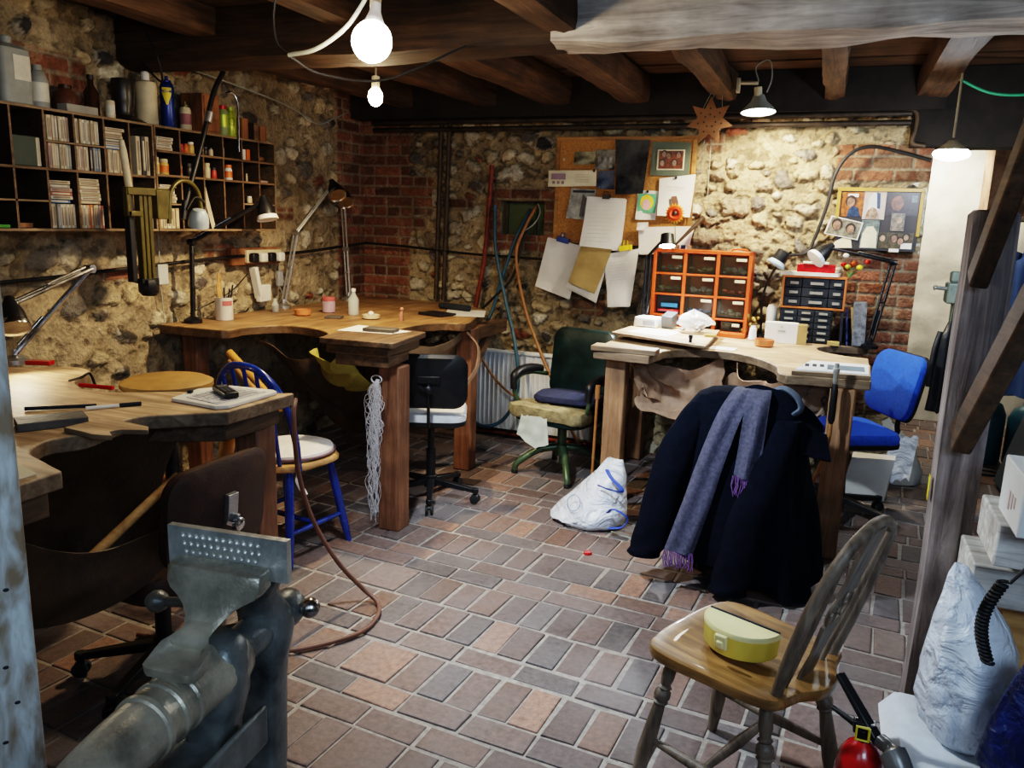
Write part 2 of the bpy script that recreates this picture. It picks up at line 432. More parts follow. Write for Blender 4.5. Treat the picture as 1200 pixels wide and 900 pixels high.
M['coolbulb'] = emit('lit cool bulb', (.86, .94, 1), 45)
M['enamelwhite'] = mat('white enamel', (.8, .82, .84), .3, 0, .05, 8)
M['ink'] = mat('ink', (.03, .03, .035), .7)
M['rubber'] = mat('dark rubber', (.02, .02, .022), .7, 0, .2, 14)
def tint(name, c, rough=.6, **k):
    if name not in M: M[name] = mat(name, [q * .6 for q in c], .4, 0, .5, 38) if name.startswith('photo ') else mat(name, c, rough, 0, .12, 12, **k)
    return M[name]

# ================================================================ ROOM SHELL
WL, WB = -3.47, 5.50                      # left wall plane x, back wall plane y
M['wall'] = vcol('rubble wall', .92, 55, .34, 1., 55, .014, grime=(.12, .088, .052, .5))
M['wallback'] = vcol('rubble wall back', .92, 55, .34, 1., 55, .014, grime=(.13, .095, .055, .42))
M['floor'] = vcol('brick pavers', .6, 40, .42, .4, 70, .004, grime=(.22, .2, .2, .55))

STONES = np.array([(.62, .53, .37), (.68, .6, .45), (.5, .4, .25), (.05, .045, .045), (.21, .19, .17), (.33, .1, .05), (.4, .32, .22), (.66, .6, .47), (.11, .09, .08)])
SHARE = np.cumsum([.24, .18, .2, .05, .08, .03, .12, .06, .04])

def stone_field(u, v, seed, bricks, mortar=(.47, .37, .225), cw=.145, ch=.105, dark=1., low=0., amp=1.):
    uu = u + .10 * (fbm(u * 7, v * 7, seed + 40, 4) - .5); vv = v + .09 * (fbm(u * 7, v * 7, seed + 60, 4) - .5)
    ci = np.floor(uu / cw).astype(int); cj = np.floor(vv / ch).astype(int)
    F1 = np.full(u.shape, 9.); F2 = np.full(u.shape, 9.); I = np.zeros(u.shape, int); J = np.zeros(u.shape, int)
    for a in (-1, 0, 1):
        for b in (-1, 0, 1):
            i, j = ci + a, cj + b
            du = (i + .12 + .76 * _h(i, j, seed)) - uu / cw; dv = (j + .12 + .76 * _h(i, j, seed + 1)) - vv / ch
            d = np.sqrt(du * du * (.6 + .9 * _h(i, j, seed + 7)) + dv * dv)
            n = d < F1
            F2 = np.where(n, F1, np.minimum(F2, d)); I = np.where(n, i, I); J = np.where(n, j, J); F1 = np.where(n, d, F1)
    hsh = _h(I, J, seed + 2); present = _h(I, J, seed + 3) < (.66 + .16 * (1 - low) - .3 * low * sstep(1.35, .9, v)); size = .26 + .42 * _h(I, J, seed + 4) ** 1.5
    edge = F2 - F1 + .12 * (fbm(u * 26, v * 26, seed + 33, 3) - .5)
    st = sstep(.03, .16, edge) * sstep(size, size - .13, F1) * present
    k = np.clip(np.searchsorted(SHARE, hsh), 0, len(STONES) - 1)
    sc = STONES[k] * (.75 + .5 * _h(I, J, seed + 5))[..., None]
    dome = np.sqrt(np.clip(1 - (F1 / (size + .02)) ** 2, 0, 1))
    n1 = fbm(u * 9, v * 9, seed + 9); n2 = fbm(u * 34, v * 34, seed + 19, 4); n3 = fbm(u * 1.6, v * 1.6, seed + 29, 3)
    mc = np.array(mortar) * (.55 + .95 * n1 * (.55 + .9 * n2))[..., None]
    pits = sstep(.56, .68, fbm(u * 20, v * 24, seed + 77, 4))
    mc = mc * (1 - .45 * pits)[..., None]
    sc = sc * (.65 + .7 * n2)[..., None]
    # flint: dark heart with a pale rind
    fl = (k == 3) | (k == 8)
    rind = fl & (F1 > size * .62)
    sc = np.where(rind[..., None], np.array((.42, .38, .31)), sc)
    c = lerp(mc, sc, st[..., None]) * (1 - .72 * np.exp(-((st - .3) / .24) ** 2) * present)[..., None]; d = amp * (.03 * st * dome + .02 * (n1 - .5) + .014 * (n2 - .5) - .012 * pits)  # dark ring at each stone's rim paints crevice shadow into the colour
    # brick patches
    bm = np.zeros(u.shape)
    for (u0, u1, v0, v1) in bricks:
        wob = .05 * (fbm(u * 6, v * 13, seed + 90, 3) - .5)
        bm = np.maximum(bm, sstep(u0 - .015, u0 + .015, u + wob) * sstep(u1 + .015, u1 - .015, u + wob) * sstep(v0 - .012, v0 + .012, v + wob * .4) * sstep(v1 + .012, v1 - .012, v + wob * .4))
    row = np.floor(v / .076).astype(int); off = (row % 2) * .115 + .02 * _h(row, row * 0, seed + 11)
    bu = (u + off) / .228; bi = np.floor(bu).astype(int); half = (row % 3 == 0); bu2 = (u + off) / .114; bi2 = np.where(half, np.floor(bu2).astype(int), bi)
    fu = np.where(half, (bu2 - np.floor(bu2)) * .114, (bu - bi) * .228); wu = np.where(half, .114, .228); fv = v - row * .076
    eb = np.minimum(np.minimum(fu, wu - fu), np.minimum(fv, .076 - fv)) + .006 * (n2 - .5)
    br = sstep(.003, .010, eb); bc = np.array((.25, .095, .052)) * (.5 + .85 * _h(bi2, row, seed + 13))[..., None] * (.7 + .6 * n2)[..., None]
    bc = bc * np.array((1, 1, 1)) + (np.array((.1, .08, .05)) * (n1 > .62)[..., None])
    jc = np.array((.36, .3, .21)) * (.6 + .8 * n1)[..., None]
    c = lerp(c, lerp(jc, bc, br[..., None]), bm[..., None]); d = lerp(d, .012 * br + .008 * (n2 - .5) + .004, bm)
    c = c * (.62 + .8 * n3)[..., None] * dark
    return np.clip(c, .004, .95), d

def grid_object(name, P, C, material, hole=None, flip=False, parent=None):
    nv, nu = P.shape[:2]; idx = np.arange(nv * nu).reshape(nv, nu)
    q = np.stack([idx[:-1, :-1], idx[:-1, 1:], idx[1:, 1:], idx[1:, :-1]], -1).reshape(-1, 4)
    if flip: q = q[:, ::-1]
    if hole is not None: q = q[~hole[:-1, :-1].reshape(-1)]
    me = bpy.data.meshes.new(name); n = len(q)
    me.vertices.add(nv * nu); me.vertices.foreach_set('co', P.reshape(-1).astype(np.float32))
    me.loops.add(n * 4); me.loops.foreach_set('vertex_index', q.reshape(-1).astype(np.int32))
    me.polygons.add(n); me.polygons.foreach_set('loop_start', np.arange(0, n * 4, 4, dtype=np.int32))
    me.update(calc_edges=True); me.validate()
    me.polygons.foreach_set('use_smooth', np.ones(len(me.polygons), bool))
    ca = me.color_attributes.new('Col', 'FLOAT_COLOR', 'POINT')
    ca.data.foreach_set('color', np.concatenate([C.reshape(-1, 3), np.ones((nv * nu, 1))], 1).reshape(-1).astype(np.float32))
    me.materials.append(material); o = bpy.data.objects.new(name, me); COL.objects.link(o)
    o['kind'] = 'structure'; return o

def stone_wall(name, o, ex, wid, hgt, nrm, res, seed, bricks=(), holes=(), material=None, **k):
    nu, nv = int(wid / res) + 1, int(hgt / res) + 1
    u, v = np.meshgrid(np.linspace(0, wid, nu), np.linspace(0, hgt, nv))
    c, d = stone_field(u, v, seed, bricks, **k)
    P = np.array(o) + u[..., None] * np.array(ex) + v[..., None] * np.array((0, 0, 1)) + d[..., None] * np.array(nrm)
    hole = np.zeros(u.shape, bool)
    for (u0, u1, v0, v1) in holes: hole |= (u > u0) & (u < u1) & (v > v0) & (v < v1)
    cr = np.cross(np.array(ex), (0, 0, 1)); flip = np.dot(cr, nrm) < 0
    return grid_object(name, P, c, material or M['wall'], hole, flip)

# back wall: u = x - WL ; niche window at x -2.29..-1.96, z 1.49..1.74
bw = stone_wall('wall_back', (WL, WB, 0), (1, 0, 0), 3.96, 2.62, (0, -1, 0), .0085, 11,
    bricks=[(-.1, .42, .75, 2.6), (.05, .62, 1.62, 1.9), (.0, .55, 1.5, 1.6), (.7, .95, 1.66, 1.74), (1.12, 1.55, 1.38, 1.50), (1.10, 1.56, 1.73, 1.83), (1.08, 1.18, 1.4, 1.8), (1.5, 1.62, 1.4, 1.8),
            (3.52, 4.1, .45, 1.47), (3.42, 4.1, 1.9, 2.13), (3.4, 3.62, 1.2, 1.27), (1.75, 2.0, .95, 1.1), (2.6, 2.75, 2.08, 2.2)],
    holes=[(1.18, 1.51, 1.49, 1.735)], amp=1.45, material=M['wallback'])
lw = stone_wall('wall_left', (WL, -.6, 0), (0, 1, 0), 6.1, 2.62, (1, 0, 0), .0105, 23,
    bricks=[(5.72, 6.2, .9, 2.6), (2.6, 3.6, 2.05, 2.3), (4.35, 4.6, 1.3, 1.4), (4.9, 5.2, 1.55, 1.63), (4.7, 4.8, 1.72, 1.78), (3.6, 3.9, 1.22, 1.3)], mortar=(.45, .35, .22), cw=.16, ch=.12, low=1.)
# window niche with a pane onto ivy outside
nb = MB()
nx0, nx1, nz0, nz1 = -2.295, -1.955, 1.485, 1.74
nb.b2((nx0 - .03, WB - .005, nz0 - .03), (nx1 + .03, WB + .16, nz0)); nb.b2((nx0 - .03, WB - .005, nz1), (nx1 + .03, WB + .16, nz1 + .03))
nb.b2((nx0 - .03, WB - .005, nz0), (nx0, WB + .16, nz1)); nb.b2((nx1, WB - .005, nz0), (nx1 + .03, WB + .16, nz1))
win = struct('window_1', nb, mat('niche mortar', (.3, .23, .13), .9, 0, .3, 14, .5, 40))
fr = MB()
for a, b in (((nx0, nz0), (nx1, nz0 + .014)), ((nx0, nz1 - .014), (nx1, nz1)), ((nx0, nz0), (nx0 + .014, nz1)), ((nx1 - .014, nz0), (nx1, nz1)), ((nx1 - .11, nz0), (nx1 - .098, nz1))):
    fr.b2((a[0], WB + .10, a[1]), (b[0], WB + .12, b[1]))
build(fr, 'window_frame', tint('old frame', (.12, .09, .05)), win)
build(MB().b2((nx0, WB + .122, nz0), (nx1, WB + .126, nz1)), 'pane', glass('dirty pane', (.25, .3, .16), .15, .4), win)
back = MB(); back.b2((nx0 - .2, WB + .5, nz0 - .3), (nx1 + .3, WB + .52, nz1 + .4))
o = struct('backdrop_outside', back, mat('dim garden', (.03, .05, .018), .9, 0, .8, 7, col2=(.12, .17, .06)))
iv = MB(); rnd = random.Random(3)
for k in range(220):
    c = V((rnd.uniform(nx0 + .05, nx1 + .06), WB + rnd.uniform(.2, .42), rnd.uniform(nz0 - .05, nz1 + .12))); s = rnd.uniform(.012, .03)
    a = rnd.uniform(0, 6.28); d1 = V((math.cos(a), rnd.uniform(-.4, .4), math.sin(a))) * s; d2 = V((-math.sin(a), rnd.uniform(-.5, .5), math.cos(a))) * s * .7
    iv.add([c - d1, c + d2 * .9, c + d1, c - d2 * .9], [(0, 1, 2, 3)])
o = build(iv, 'ivy_foliage', mat('ivy', (.06, .15, .025), .5, 0, .5, 9)); tag(o, 'green ivy leaves seen through the small niche window', 'ivy', kind='stuff')

# passage beyond the end of the back wall: its side, a whitewashed end wall, and the dark right-hand side
b = MB(); b.b2((.40, WB - .0, 0), (.485, 7.75, 2.62)); struct('wall_passage', b, M['plaster'])
def pl(u, v):
    x = .3 + u * 2.3; z = v * 2.62; return (x, 7.65 + .05 * nz(x * 2, z * 2) + .02 * nz(x * 7, z * 7, 3), z)
b = MB(); b.sheet(pl, 60, 60); struct('wall_end', b, M['plaster'])
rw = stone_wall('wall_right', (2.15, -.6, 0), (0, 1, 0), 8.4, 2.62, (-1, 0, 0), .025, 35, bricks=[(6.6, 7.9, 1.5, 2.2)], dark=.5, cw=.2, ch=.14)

# floor: individual brick pavers with pale mortar, in courses turned a few degrees
def paver_floor():
    rnd = random.Random(5); vs = []; fs = []; cs = []
    th = math.radians(-4); ca, sa = math.cos(th), math.sin(th)
    def put(x0, x1, y0, y1):
        cx, cy = (x0 + x1) / 2, (y0 + y1) / 2; X, Y = ca * cx - sa * cy, sa * cx + ca * cy
        if X < -3.7 or X > 2.3 or Y < -.6 or Y > 7.8: return
        t = rnd.random()
        base = [(.2, .128, .105), (.165, .122, .115), (.235, .138, .105), (.158, .135, .135), (.34, .195, .142), (.135, .112, .11), (.215, .15, .13)][min(6, int(t * 7.0))]
        if rnd.random() < .35: base = (.185, .126, .112)
        g = rnd.uniform(.78, 1.18); c = tuple(q * g for q in base)
        hz = rnd.uniform(-.0025, .0025); tx, ty = rnd.uniform(-.02, .02), rnd.uniform(-.02, .02); jx = [rnd.uniform(-.0035, .0035) for _ in range(8)]
        o = len(vs)
        pts = [(x0 + jx[0], y0 + jx[1]), (x1 + jx[2], y0 + jx[3]), (x1 + jx[4], y1 + jx[5]), (x0 + jx[6], y1 + jx[7])]
        for lvl, ins in ((-.03, 0), (-.006, 0), (-.0015, .002), (0, .0065)):
            for (px, py), (sx, sy) in zip(pts, ((1, 1), (-1, 1), (-1, -1), (1, -1))):
                qx, qy = px + sx * ins, py + sy * ins
                z = lvl + hz + (qx - cx) * tx + (qy - cy) * ty - .001
                vs.append((ca * qx - sa * qy, sa * qx + ca * qy, z)); cs.append(c if lvl > -.005 else tuple(q * .7 for q in c))
        for r in range(3):
            for k in range(4): fs.append((o + r * 4 + k, o + r * 4 + (k + 1) % 4, o + r * 4 + 4 + (k + 1) % 4, o + r * 4 + 4 + k))
        fs.append(tuple(o + 12 + k for k in range(4)))
    y = -1.2; r = 0
    while y < 8.6:
        kind = (0, 1, 0, 1, 1, 0)[r % 6]
        gap = rnd.uniform(.011, .021)
        h, w = (.104, .222) if kind == 0 else (.218, .106)
        x = -5 + rnd.uniform(0, .25)
        while x < 3.5:
            ww = w * rnd.uniform(.94, 1.05)
            if kind == 1 and rnd.random() < .05: ww = .2
            put(x, x + ww, y, y + h); x += ww + rnd.uniform(.007, .017)
        y += h + gap; r += 1
    o = len(vs); N = 2
    for (x, yy) in ((-3.8, -.8), (2.4, -.8), (2.4, 7.9), (-3.8, 7.9)): vs.append((x, yy, -.0065)); cs.append((.385, .345, .305))
    fs.append((o, o + 1, o + 2, o + 3))
    me = bpy.data.meshes.new('floor'); me.from_pydata(vs, [], fs)
    at = me.color_attributes.new('Col', 'FLOAT_COLOR', 'POINT')
    at.data.foreach_set('color', [k for c in cs for k in (*c, 1.)])
    me.materials.append(M['floor']); f = bpy.data.objects.new('floor', me); COL.objects.link(f); f['kind'] = 'structure'
paver_floor()

# ceiling boards, joists, main beams
b = MB()
for k in range(36):
    y0 = -.6 + k * .235
    b.b2((WL - .1, y0, 2.54 + .004 * (k % 3)), (2.3, y0 + .23, 2.57 + .004 * (k % 3)))
struct('ceiling', b, M['plank'])
def rough_beam(p0, p1, w, h, seed, n=30, amp=.02, round_=.3, sag=0):
    p0, p1 = V(p0), V(p1); x, y, d = frame_of(p1 - p0, (0, 0, 1)); L = (p1 - p0).length; rings = []
    for i in range(n + 1):
        t = i / n; c = p0.lerp(p1, t) - V((0, 0, sag * 4 * t * (1 - t))); ring = []
        for j in range(24):
            a = 2 * PI * j / 24; e = .5 - .5 * round_ + .02
            cx, sx = math.cos(a), math.sin(a)
            q = max(abs(cx), abs(sx)); rr = lerp(1 / q, 1, round_)
            s1 = 1 + amp / w * 2 * (nz(t * L * 1.6, seed, a * .6) + .5 * nz(t * L * 5, seed + 9, cx * 2 + sx))
            ring.append(c + x * cx * rr * w / 2 * s1 + y * sx * rr * h / 2 * s1)
        rings.append(ring)
    return MB().loft(rings)
struct('beam_1', rough_beam((WL - .05, 3.33, 2.425), (-1.13, 3.36, 2.425), .26, .27, 2, 26, .022, .45), M['beam'])
struct('beam_2', rough_beam((-1.14, 3.31, 2.42), (2.3, 3.40, 2.42), .28, .25, 8, 44, .03, .12), M['beam_pale'], angle=60)
struct('beam_3', rough_beam((-1.18, -.4, 2.43), (-1.10, 3.19, 2.42), .13, .16, 4, 20, .012, .1), M['joist'])
for k, (x0, x1, w) in enumerate([(-3.05, -3.0, .14), (-2.42, -2.35, .17), (-1.86, -1.83, .2), (-1.30, -1.30, .2), (-.72, -.72, .13), (-.09, -.09, .12), (.42, .42, .16), (.98, .98, .15), (1.6, 1.6, .15)]):
    struct('beam_%d' % (k + 4), rough_beam((x0, 3.46, 2.45), (x1, 5.34 if x0 < .4 else 7.5, 2.45), w, .17, 20 + k, 18, .014, .3), M['joist'])
for k, (x0, x1) in enumerate([(-2.9, -2.9), (-2.1, -2.1), (-.2, -.2), (.8, .8)]):
    struct('beam_%d' % (k + 13), rough_beam((x0, -.4, 2.47), (x1, 3.2, 2.47), .14, .12, 40 + k, 14, .012, .2), M['joist'])
b = MB(); b.b2((WL, 5.30, 2.30), (.5, 5.47, 2.54)); struct('trim_1', b, M['soot'])       # dark wall plate carrying the joists
b = MB(); b.b2((.35, 5.38, 2.10), (2.1, 5.62, 2.54)); struct('trim_2', b, M['soot'])       # dark lintel over the passage
# ================================================================ BENCHES
def edge_noise(poly, amt=.012, step=.06, seed=1, ragged=None):
    out = []
    n = len(poly)
    for i in range(n):
        a, b = V((*poly[i], 0)), V((*poly[(i + 1) % n], 0)); L = (b - a).length; k = max(1, int(L / step)); d = (b - a).normalized(); nn = V((-d.y, d.x, 0))
        for q in range(k):
            p = a.lerp(b, q / k); w = amt * nz(p.x * 9, p.y * 9, seed) if q else 0
            out.append((p.x + nn.x * w, p.y + nn.y * w))
    return out
def smooth_poly(pts, n=5):
    """pts flagged (x,y) corner or (x,y,1) part of a curve"""
    out = []; N = len(pts)
    for i in range(N):
        a = pts[i]
        out.append(a[:2])
        b = pts[(i + 1) % N]
        if len(a) > 2 and len(b) > 2:
            p0 = V((*pts[i - 1][:2], 0)); p1 = V((*a[:2], 0)); p2 = V((*b[:2], 0)); p3 = V((*pts[(i + 2) % N][:2], 0))
            for k in range(1, n):
                t = k / n
                q = .5 * ((2 * p1) + (p2 - p0) * t + (2 * p0 - 5 * p1 + 4 * p2 - p3) * t * t + (3 * p1 - p0 - 3 * p2 + p3) * t ** 3)
                out.append((q.x, q.y))
    return out

# ---- bench along the middle of the left wall
bm_ = thing('jeweller_bench', 'long jeweller\'s bench with scalloped wooden top in the far left corner', 'workbench', (-2.7, 4.3, 0))
poly = smooth_poly([(-3.40, 3.31), (-2.99, 3.33, 1), (-2.96, 3.5, 1), (-2.86, 3.66, 1), (-2.70, 3.68, 1), (-2.52, 3.60, 1), (-2.36, 3.42, 1), (-2.27, 3.28, 1), (-1.95, 3.30), (-1.97, 3.66),
                    (-2.13, 3.72, 1), (-2.23, 3.9, 1), (-2.24, 4.12, 1), (-2.16, 4.3, 1), (-2.03, 4.42, 1), (-2.24, 5.14), (-2.6, 5.40), (-3.40, 5.40)])
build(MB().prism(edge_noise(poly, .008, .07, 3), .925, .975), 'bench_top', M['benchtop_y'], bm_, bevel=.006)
b = MB().prism(edge_noise([(-2.30, 3.235), (-1.90, 3.265), (-1.955, 3.70), (-2.40, 3.74)], .004, .1, 5), .977, 1.006)
build(b, 'corner_slab', M['bench_edge'], bm_, bevel=.004)
b = MB().prism([(-2.25, 3.30), (-1.96, 3.325), (-2.0, 3.60), (-2.3, 3.58)], .868, .924)
build(b, 'support_block', M['bench_edge'], bm_, bevel=.004)
for (x, y, w) in ((-1.995, 3.44, .118), (-2.10, 4.53, .112), (-3.28, 3.45, .1), (-3.28, 5.2, .1)):
    build(MB().b2((x - w / 2, y - w / 2, 0), (x + w / 2, y + w / 2, .925 if w < .115 else .868)), 'leg', M['leg'], bm_, bevel=.008)
build(MB().b2((-2.14, 4.6, .84), (-2.06, 5.1, .924)).bar((-2.08, 4.56, .62), (-2.12, 4.95, .86), .035, .07), 'apron_rail', M['bench_edge'], bm_, bevel=.004)
build(MB().b2((-3.3, 5.15, .84), (-2.4, 5.22, .924)), 'apron_rail', M['bench_edge'], bm_, bevel=.004)
# hide slung under the middle bite and one under the right-hand bite
def hide(o0, o1, o2, o3, sag, seed, wrinkle=.025):
    o0, o1, o2, o3 = map(V, (o0, o1, o2, o3))
    def fn(u, v):
        p = o0.lerp(o1, u).lerp(o3.lerp(o2, u), v)
        s = 4 * u * (1 - u); t = 4 * v * (1 - v)
        return p + V((wrinkle * nz(u * 3, v * 3, seed), wrinkle * nz(u * 3, v * 3, seed + 5), -sag * (.6 * s + .4 * t * s) + wrinkle * nz(u * 2.5, v * 4, seed + 9)))
    return fn
solo('work_hide', 'yellow chamois hide slung under the scalloped edge of the far left bench', 'hide',
     MB().sheet(hide((-2.60, 3.60, .87), (-2.22, 3.33, .90), (-2.16, 3.62, .72), (-2.66, 3.80, .70), .10, 4, .07), 18, 14, .003), M['hide_yellow'])
solo('work_hide', 'brown leather hide hanging under the far left bench behind the blue chair', 'hide',
     MB().sheet(hide((-2.95, 3.55, .9), (-2.55, 3.75, .88), (-2.35, 3.95, .45), (-2.6, 3.95, .38), .14, 8, .06), 18, 14, .003), M['leather_dark'])
solo('work_hide', 'grey-brown leather apron slung from the right end of the far left bench', 'hide',
     MB().sheet(hide((-2.24, 3.95, .91), (-2.10, 4.44, .9), (-2.18, 4.46, .66), (-2.36, 4.0, .66), .10, 12, .04), 16, 14, .003), mat('dusty apron', (.24, .17, .11), .8, 0, .25, 8))
solo('leather_strap', 'tan leather strap hanging from the right end of the far left bench', 'strap',
     MB().tube(spl([(-2.06, 4.44, .91), (-1.99, 4.46, .82), (-1.97, 4.40, .70), (-2.0, 4.3, .60)], 6), [.03] * 6 + [.036] * 6 + [.03] * 7, 10, flat=.18), M['leather'])

# ---- bench under the cork board
bc = thing('jeweller_bench', 'jeweller\'s bench with brightly lit scrubbed top under the cork board', 'workbench', (-.5, 4.75, 0))
poly = smooth_poly([(-1.18, 4.21), (-.86, 4.18), (-.83, 4.40, 1), (-.70, 4.55, 1), (-.52, 4.59, 1), (-.36, 4.50, 1), (-.22, 4.27, 1), (-.15, 4.0, 1), (.23, 4.06), (.24, 4.80), (.12, 4.83, 1), (.0, 4.93, 1), (-.03, 5.08, 1), (.06, 5.22, 1), (.22, 5.27, 1), (.30, 5.41), (-1.22, 5.41)])
build(MB().prism(edge_noise(poly, .012, .05, 9), .862, .908), 'bench_top', M['bench_pale'], bc, bevel=.005)
for (x, y, w) in ((-1.07, 4.35, .115), (.11, 4.09, .115), (-1.15, 5.3, .1), (.18, 5.34, .09)):
    build(MB().b2((x - w / 2, y - w / 2, 0), (x + w / 2, y + w / 2, .862)), 'leg', M['leg_pale'], bc, bevel=.008)
build(MB().b2((-1.19, 4.19, .909), (-.83, 4.31, .938)), 'front_plank', M['bench_pale'], bc, bevel=.004)
build(MB().b2((-1.06, 4.5, .79), (-.98, 5.25, .86)).b2((-1.02, 5.28, .78), (.12, 5.33, .86)), 'apron_rail', M['bench_edge'], bc, bevel=.004)
build(MB().prism([(-.13, 4.02), (.225, 4.07), (.235, 4.42), (-.06, 4.40)], .909, .93), 'corner_slab', M['bench_pale'], bc, bevel=.003)
solo('drawing_board', 'pale wooden drawing board lying on the left of the bench under the cork board', 'board',
     MB().prism([(-1.20, 4.66), (-.60, 4.40), (-.62, 5.16), (-1.15, 5.16)], .941, .956), M['bench_pale'], bevel=.002)
solo('work_hide', 'tan leather hide folded and pinned beside the left leg of the lit bench', 'hide',
     MB().sheet(hide((-1.00, 4.52, .86), (-.52, 4.66, .85), (-.50, 4.5, .60), (-.92, 4.36, .56), .10, 31, .07), 20, 16, .004), M['leather'])
solo('work_hide', 'crumpled tan leather flap hanging at the left leg of the bench under the cork board', 'hide',
     MB().sheet(hide((-1.02, 4.36, .85), (-.96, 4.5, .83), (-.80, 4.55, .62), (-.90, 4.38, .64), .03, 37, .05), 14, 12, .004), M['leather'])
solo('work_hide', 'large tan leather hide sagging behind the hanging coat', 'hide',
     MB().sheet(hide((-.44, 4.58, .855), (-.16, 4.10, .855), (-.14, 4.5, .55), (-.5, 4.75, .58), .10, 43, .06), 20, 16, .004), M['leather'])
solo('work_hide', 'grey leather corner hanging inside the right leg of the lit bench', 'hide',
     MB().sheet(hide((-.13, 4.09, .86), (.04, 4.14, .86), (.02, 4.2, .70), (-.15, 4.22, .62), .02, 47, .04), 14, 12, .004), mat('grey leather', (.3, .22, .17), .75, 0, .25, 8))

# ---- near left bench
bn = thing('jeweller_bench', 'nearest jeweller\'s bench on the left, its curved top carrying a white board and phone', 'workbench', (-2.5, 1.7, 0))
poly = smooth_poly([(-1.79, 2.36), (-1.80, 2.02), (-1.98, 1.86, 1), (-1.99, 1.74, 1), (-1.965, 1.62, 1), (-2.0, 1.52, 1), (-1.94, 1.425, 1), (-1.84, 1.385, 1), (-1.73, 1.35), (-1.73, .95), (-3.38, .95), (-3.38, 2.05),
                    (-3.02, 2.20), (-2.88, 2.31, 1), (-2.77, 2.31, 1), (-2.68, 2.24, 1), (-2.61, 2.12, 1), (-2.48, 2.05, 1), (-2.36, 2.05, 1), (-2.28, 2.09, 1), (-2.18, 2.16)])
build(MB().prism(edge_noise(poly, .009, .05, 15), .903, .95), 'bench_top', M['bench_pale'], bn, bevel=.005)
build(MB().prism([(-1.83, 2.32), (-1.84, 2.05), (-2.05, 1.92), (-2.2, 2.1)], .835, .902), 'support_block', M['bench_edge'], bn, bevel=.004)
build(MB().prism([(-1.76, 1.33), (-1.76, 1.0), (-2.2, 1.0), (-2.1, 1.3)], .83, .902), 'support_block', M['bench_edge'], bn, bevel=.004)
for (x, y, w) in ((-1.90, 2.27, .105), (-1.83, 1.06, .11), (-3.25, 2.0, .1), (-3.25, 1.08, .1)):
    build(MB().b2((x - w / 2, y - w / 2, 0), (x + w / 2, y + w / 2, .835 if x > -2 else .903)), 'leg', M['leg'], bn, bevel=.008)
solo('work_hide', 'dark leather hide hanging as a deep pouch under the nearest bench', 'hide',
     MB().sheet(lambda u, v: V((-2.0 - .03 * math.sin(u * PI) - .16 * math.sin(v * 2.2) + .03 * v * nz(u * 3, v * 3), 1.2 + .86 * u, .901 - .5 * v + .02 * v * nz(u * 4, v * 2, 5))), 20, 16, .004), M['leather_dark'])  # hide enlarged to block light reaching the wall through the bite
solo('work_hide', 'curved dark leather apron below the front edge of the nearest bench', 'hide',
     MB().sheet(lambda u, v: V((-1.80 - .06 * v + .03 * nz(u * 2, v * 2), 1.22 + .56 * u, .84 - .19 * u ** .6 - .05 * math.sin(u * PI) - .26 * v * (1 - .4 * u))), 24, 12, .004), M['leather_dark'])
solo('wooden_rod', 'pale wooden mallet handle leaning in the dark under the nearest bench', 'stick',
     MB().cyl((-1.95, 1.55, .56), (-1.93, 1.92, .74), .017, .014, 12), M['pine'])
for k, (x, y) in enumerate(((-2.30, 2.42), (-2.21, 2.40), (-2.12, 2.36))):
    solo('cardboard_tube', ['orange-brown cardboard tube, the left one of those leaning behind the near bench leg', 'orange-brown cardboard tube standing in the middle behind the near bench leg', 'orange-brown cardboard tube closest to the near bench leg'][k], 'tube',
         MB().lathe([(.028, 0), (.03, .0), (.03, .62), (.022, .62), (.022, .05)], (x, y, .14 + .0 * k), (.25, .02 * k, 1), 14), mat('tube card %d' % k, (.5, .26, .07), .7, 0, .2, 10), group='cardboard tubes behind the near bench')
solo('bamboo_stick', 'orange bamboo stick leaning below the left end of the far left bench', 'stick', MB().cyl((-2.93, 3.32, .86), (-2.52, 3.22, .62), .022, .018, 10), mat('bamboo', (.55, .27, .06), .5, 0, .2, 10), group='bamboo sticks')
solo('bamboo_stick', 'second orange bamboo stick, the shorter one crossing just behind the first', 'stick', MB().cyl((-2.98, 3.38, .80), (-2.62, 3.26, .60), .017, .015, 10), M['pine'], group='bamboo sticks')
solo('saw_blade_block', 'pale wooden bench peg with a notch projecting over the scalloped edge of the near bench', 'bench peg',
     MB().prism([(-2.03, 1.60), (-1.90, 1.585), (-1.84, 1.60), (-1.885, 1.63), (-1.87, 1.66), (-1.80, 1.69), (-1.83, 1.72), (-2.02, 1.74)], .951, .966), M['bench_pale'], bevel=.002)

# ================================================================ CHAIRS
def caster(root, a, r, wheel=.027, m=None):
    c, s = math.cos(a), math.sin(a)
    o = build(MB().cyl((c * r, s * r, .05), (c * r, s * r, .085), .008, n=8).ell((c * r, s * r, .042), (.022, .022, .014), 10, 6), 'caster', m or M['black'], root, local=True)
    w = MB()
    for q in (-1, 1):
        w.lathe([(wheel * .6, -.008), (wheel, -.006), (wheel, .006), (wheel * .6, .008)], (c * r - s * q * .014, s * r + c * q * .014, wheel), (-s, c, 0), 14)
    build(w, 'wheel', M['rubber'], o, local=True)
def rounded(w, h, r, n=5, skew=0.):
    out = []
    for cx, cy, a0 in ((w / 2 - r, h / 2 - r, 0), (-w / 2 + r, h / 2 - r, 90), (-w / 2 + r, -h / 2 + r, 180), (w / 2 - r, -h / 2 + r, 270)):
        for k in range(n + 1):
            a = math.radians(a0 + 90 * k / n); x, y = cx + r * math.cos(a), cy + r * math.sin(a); out.append((x + skew * y, y))
    return out
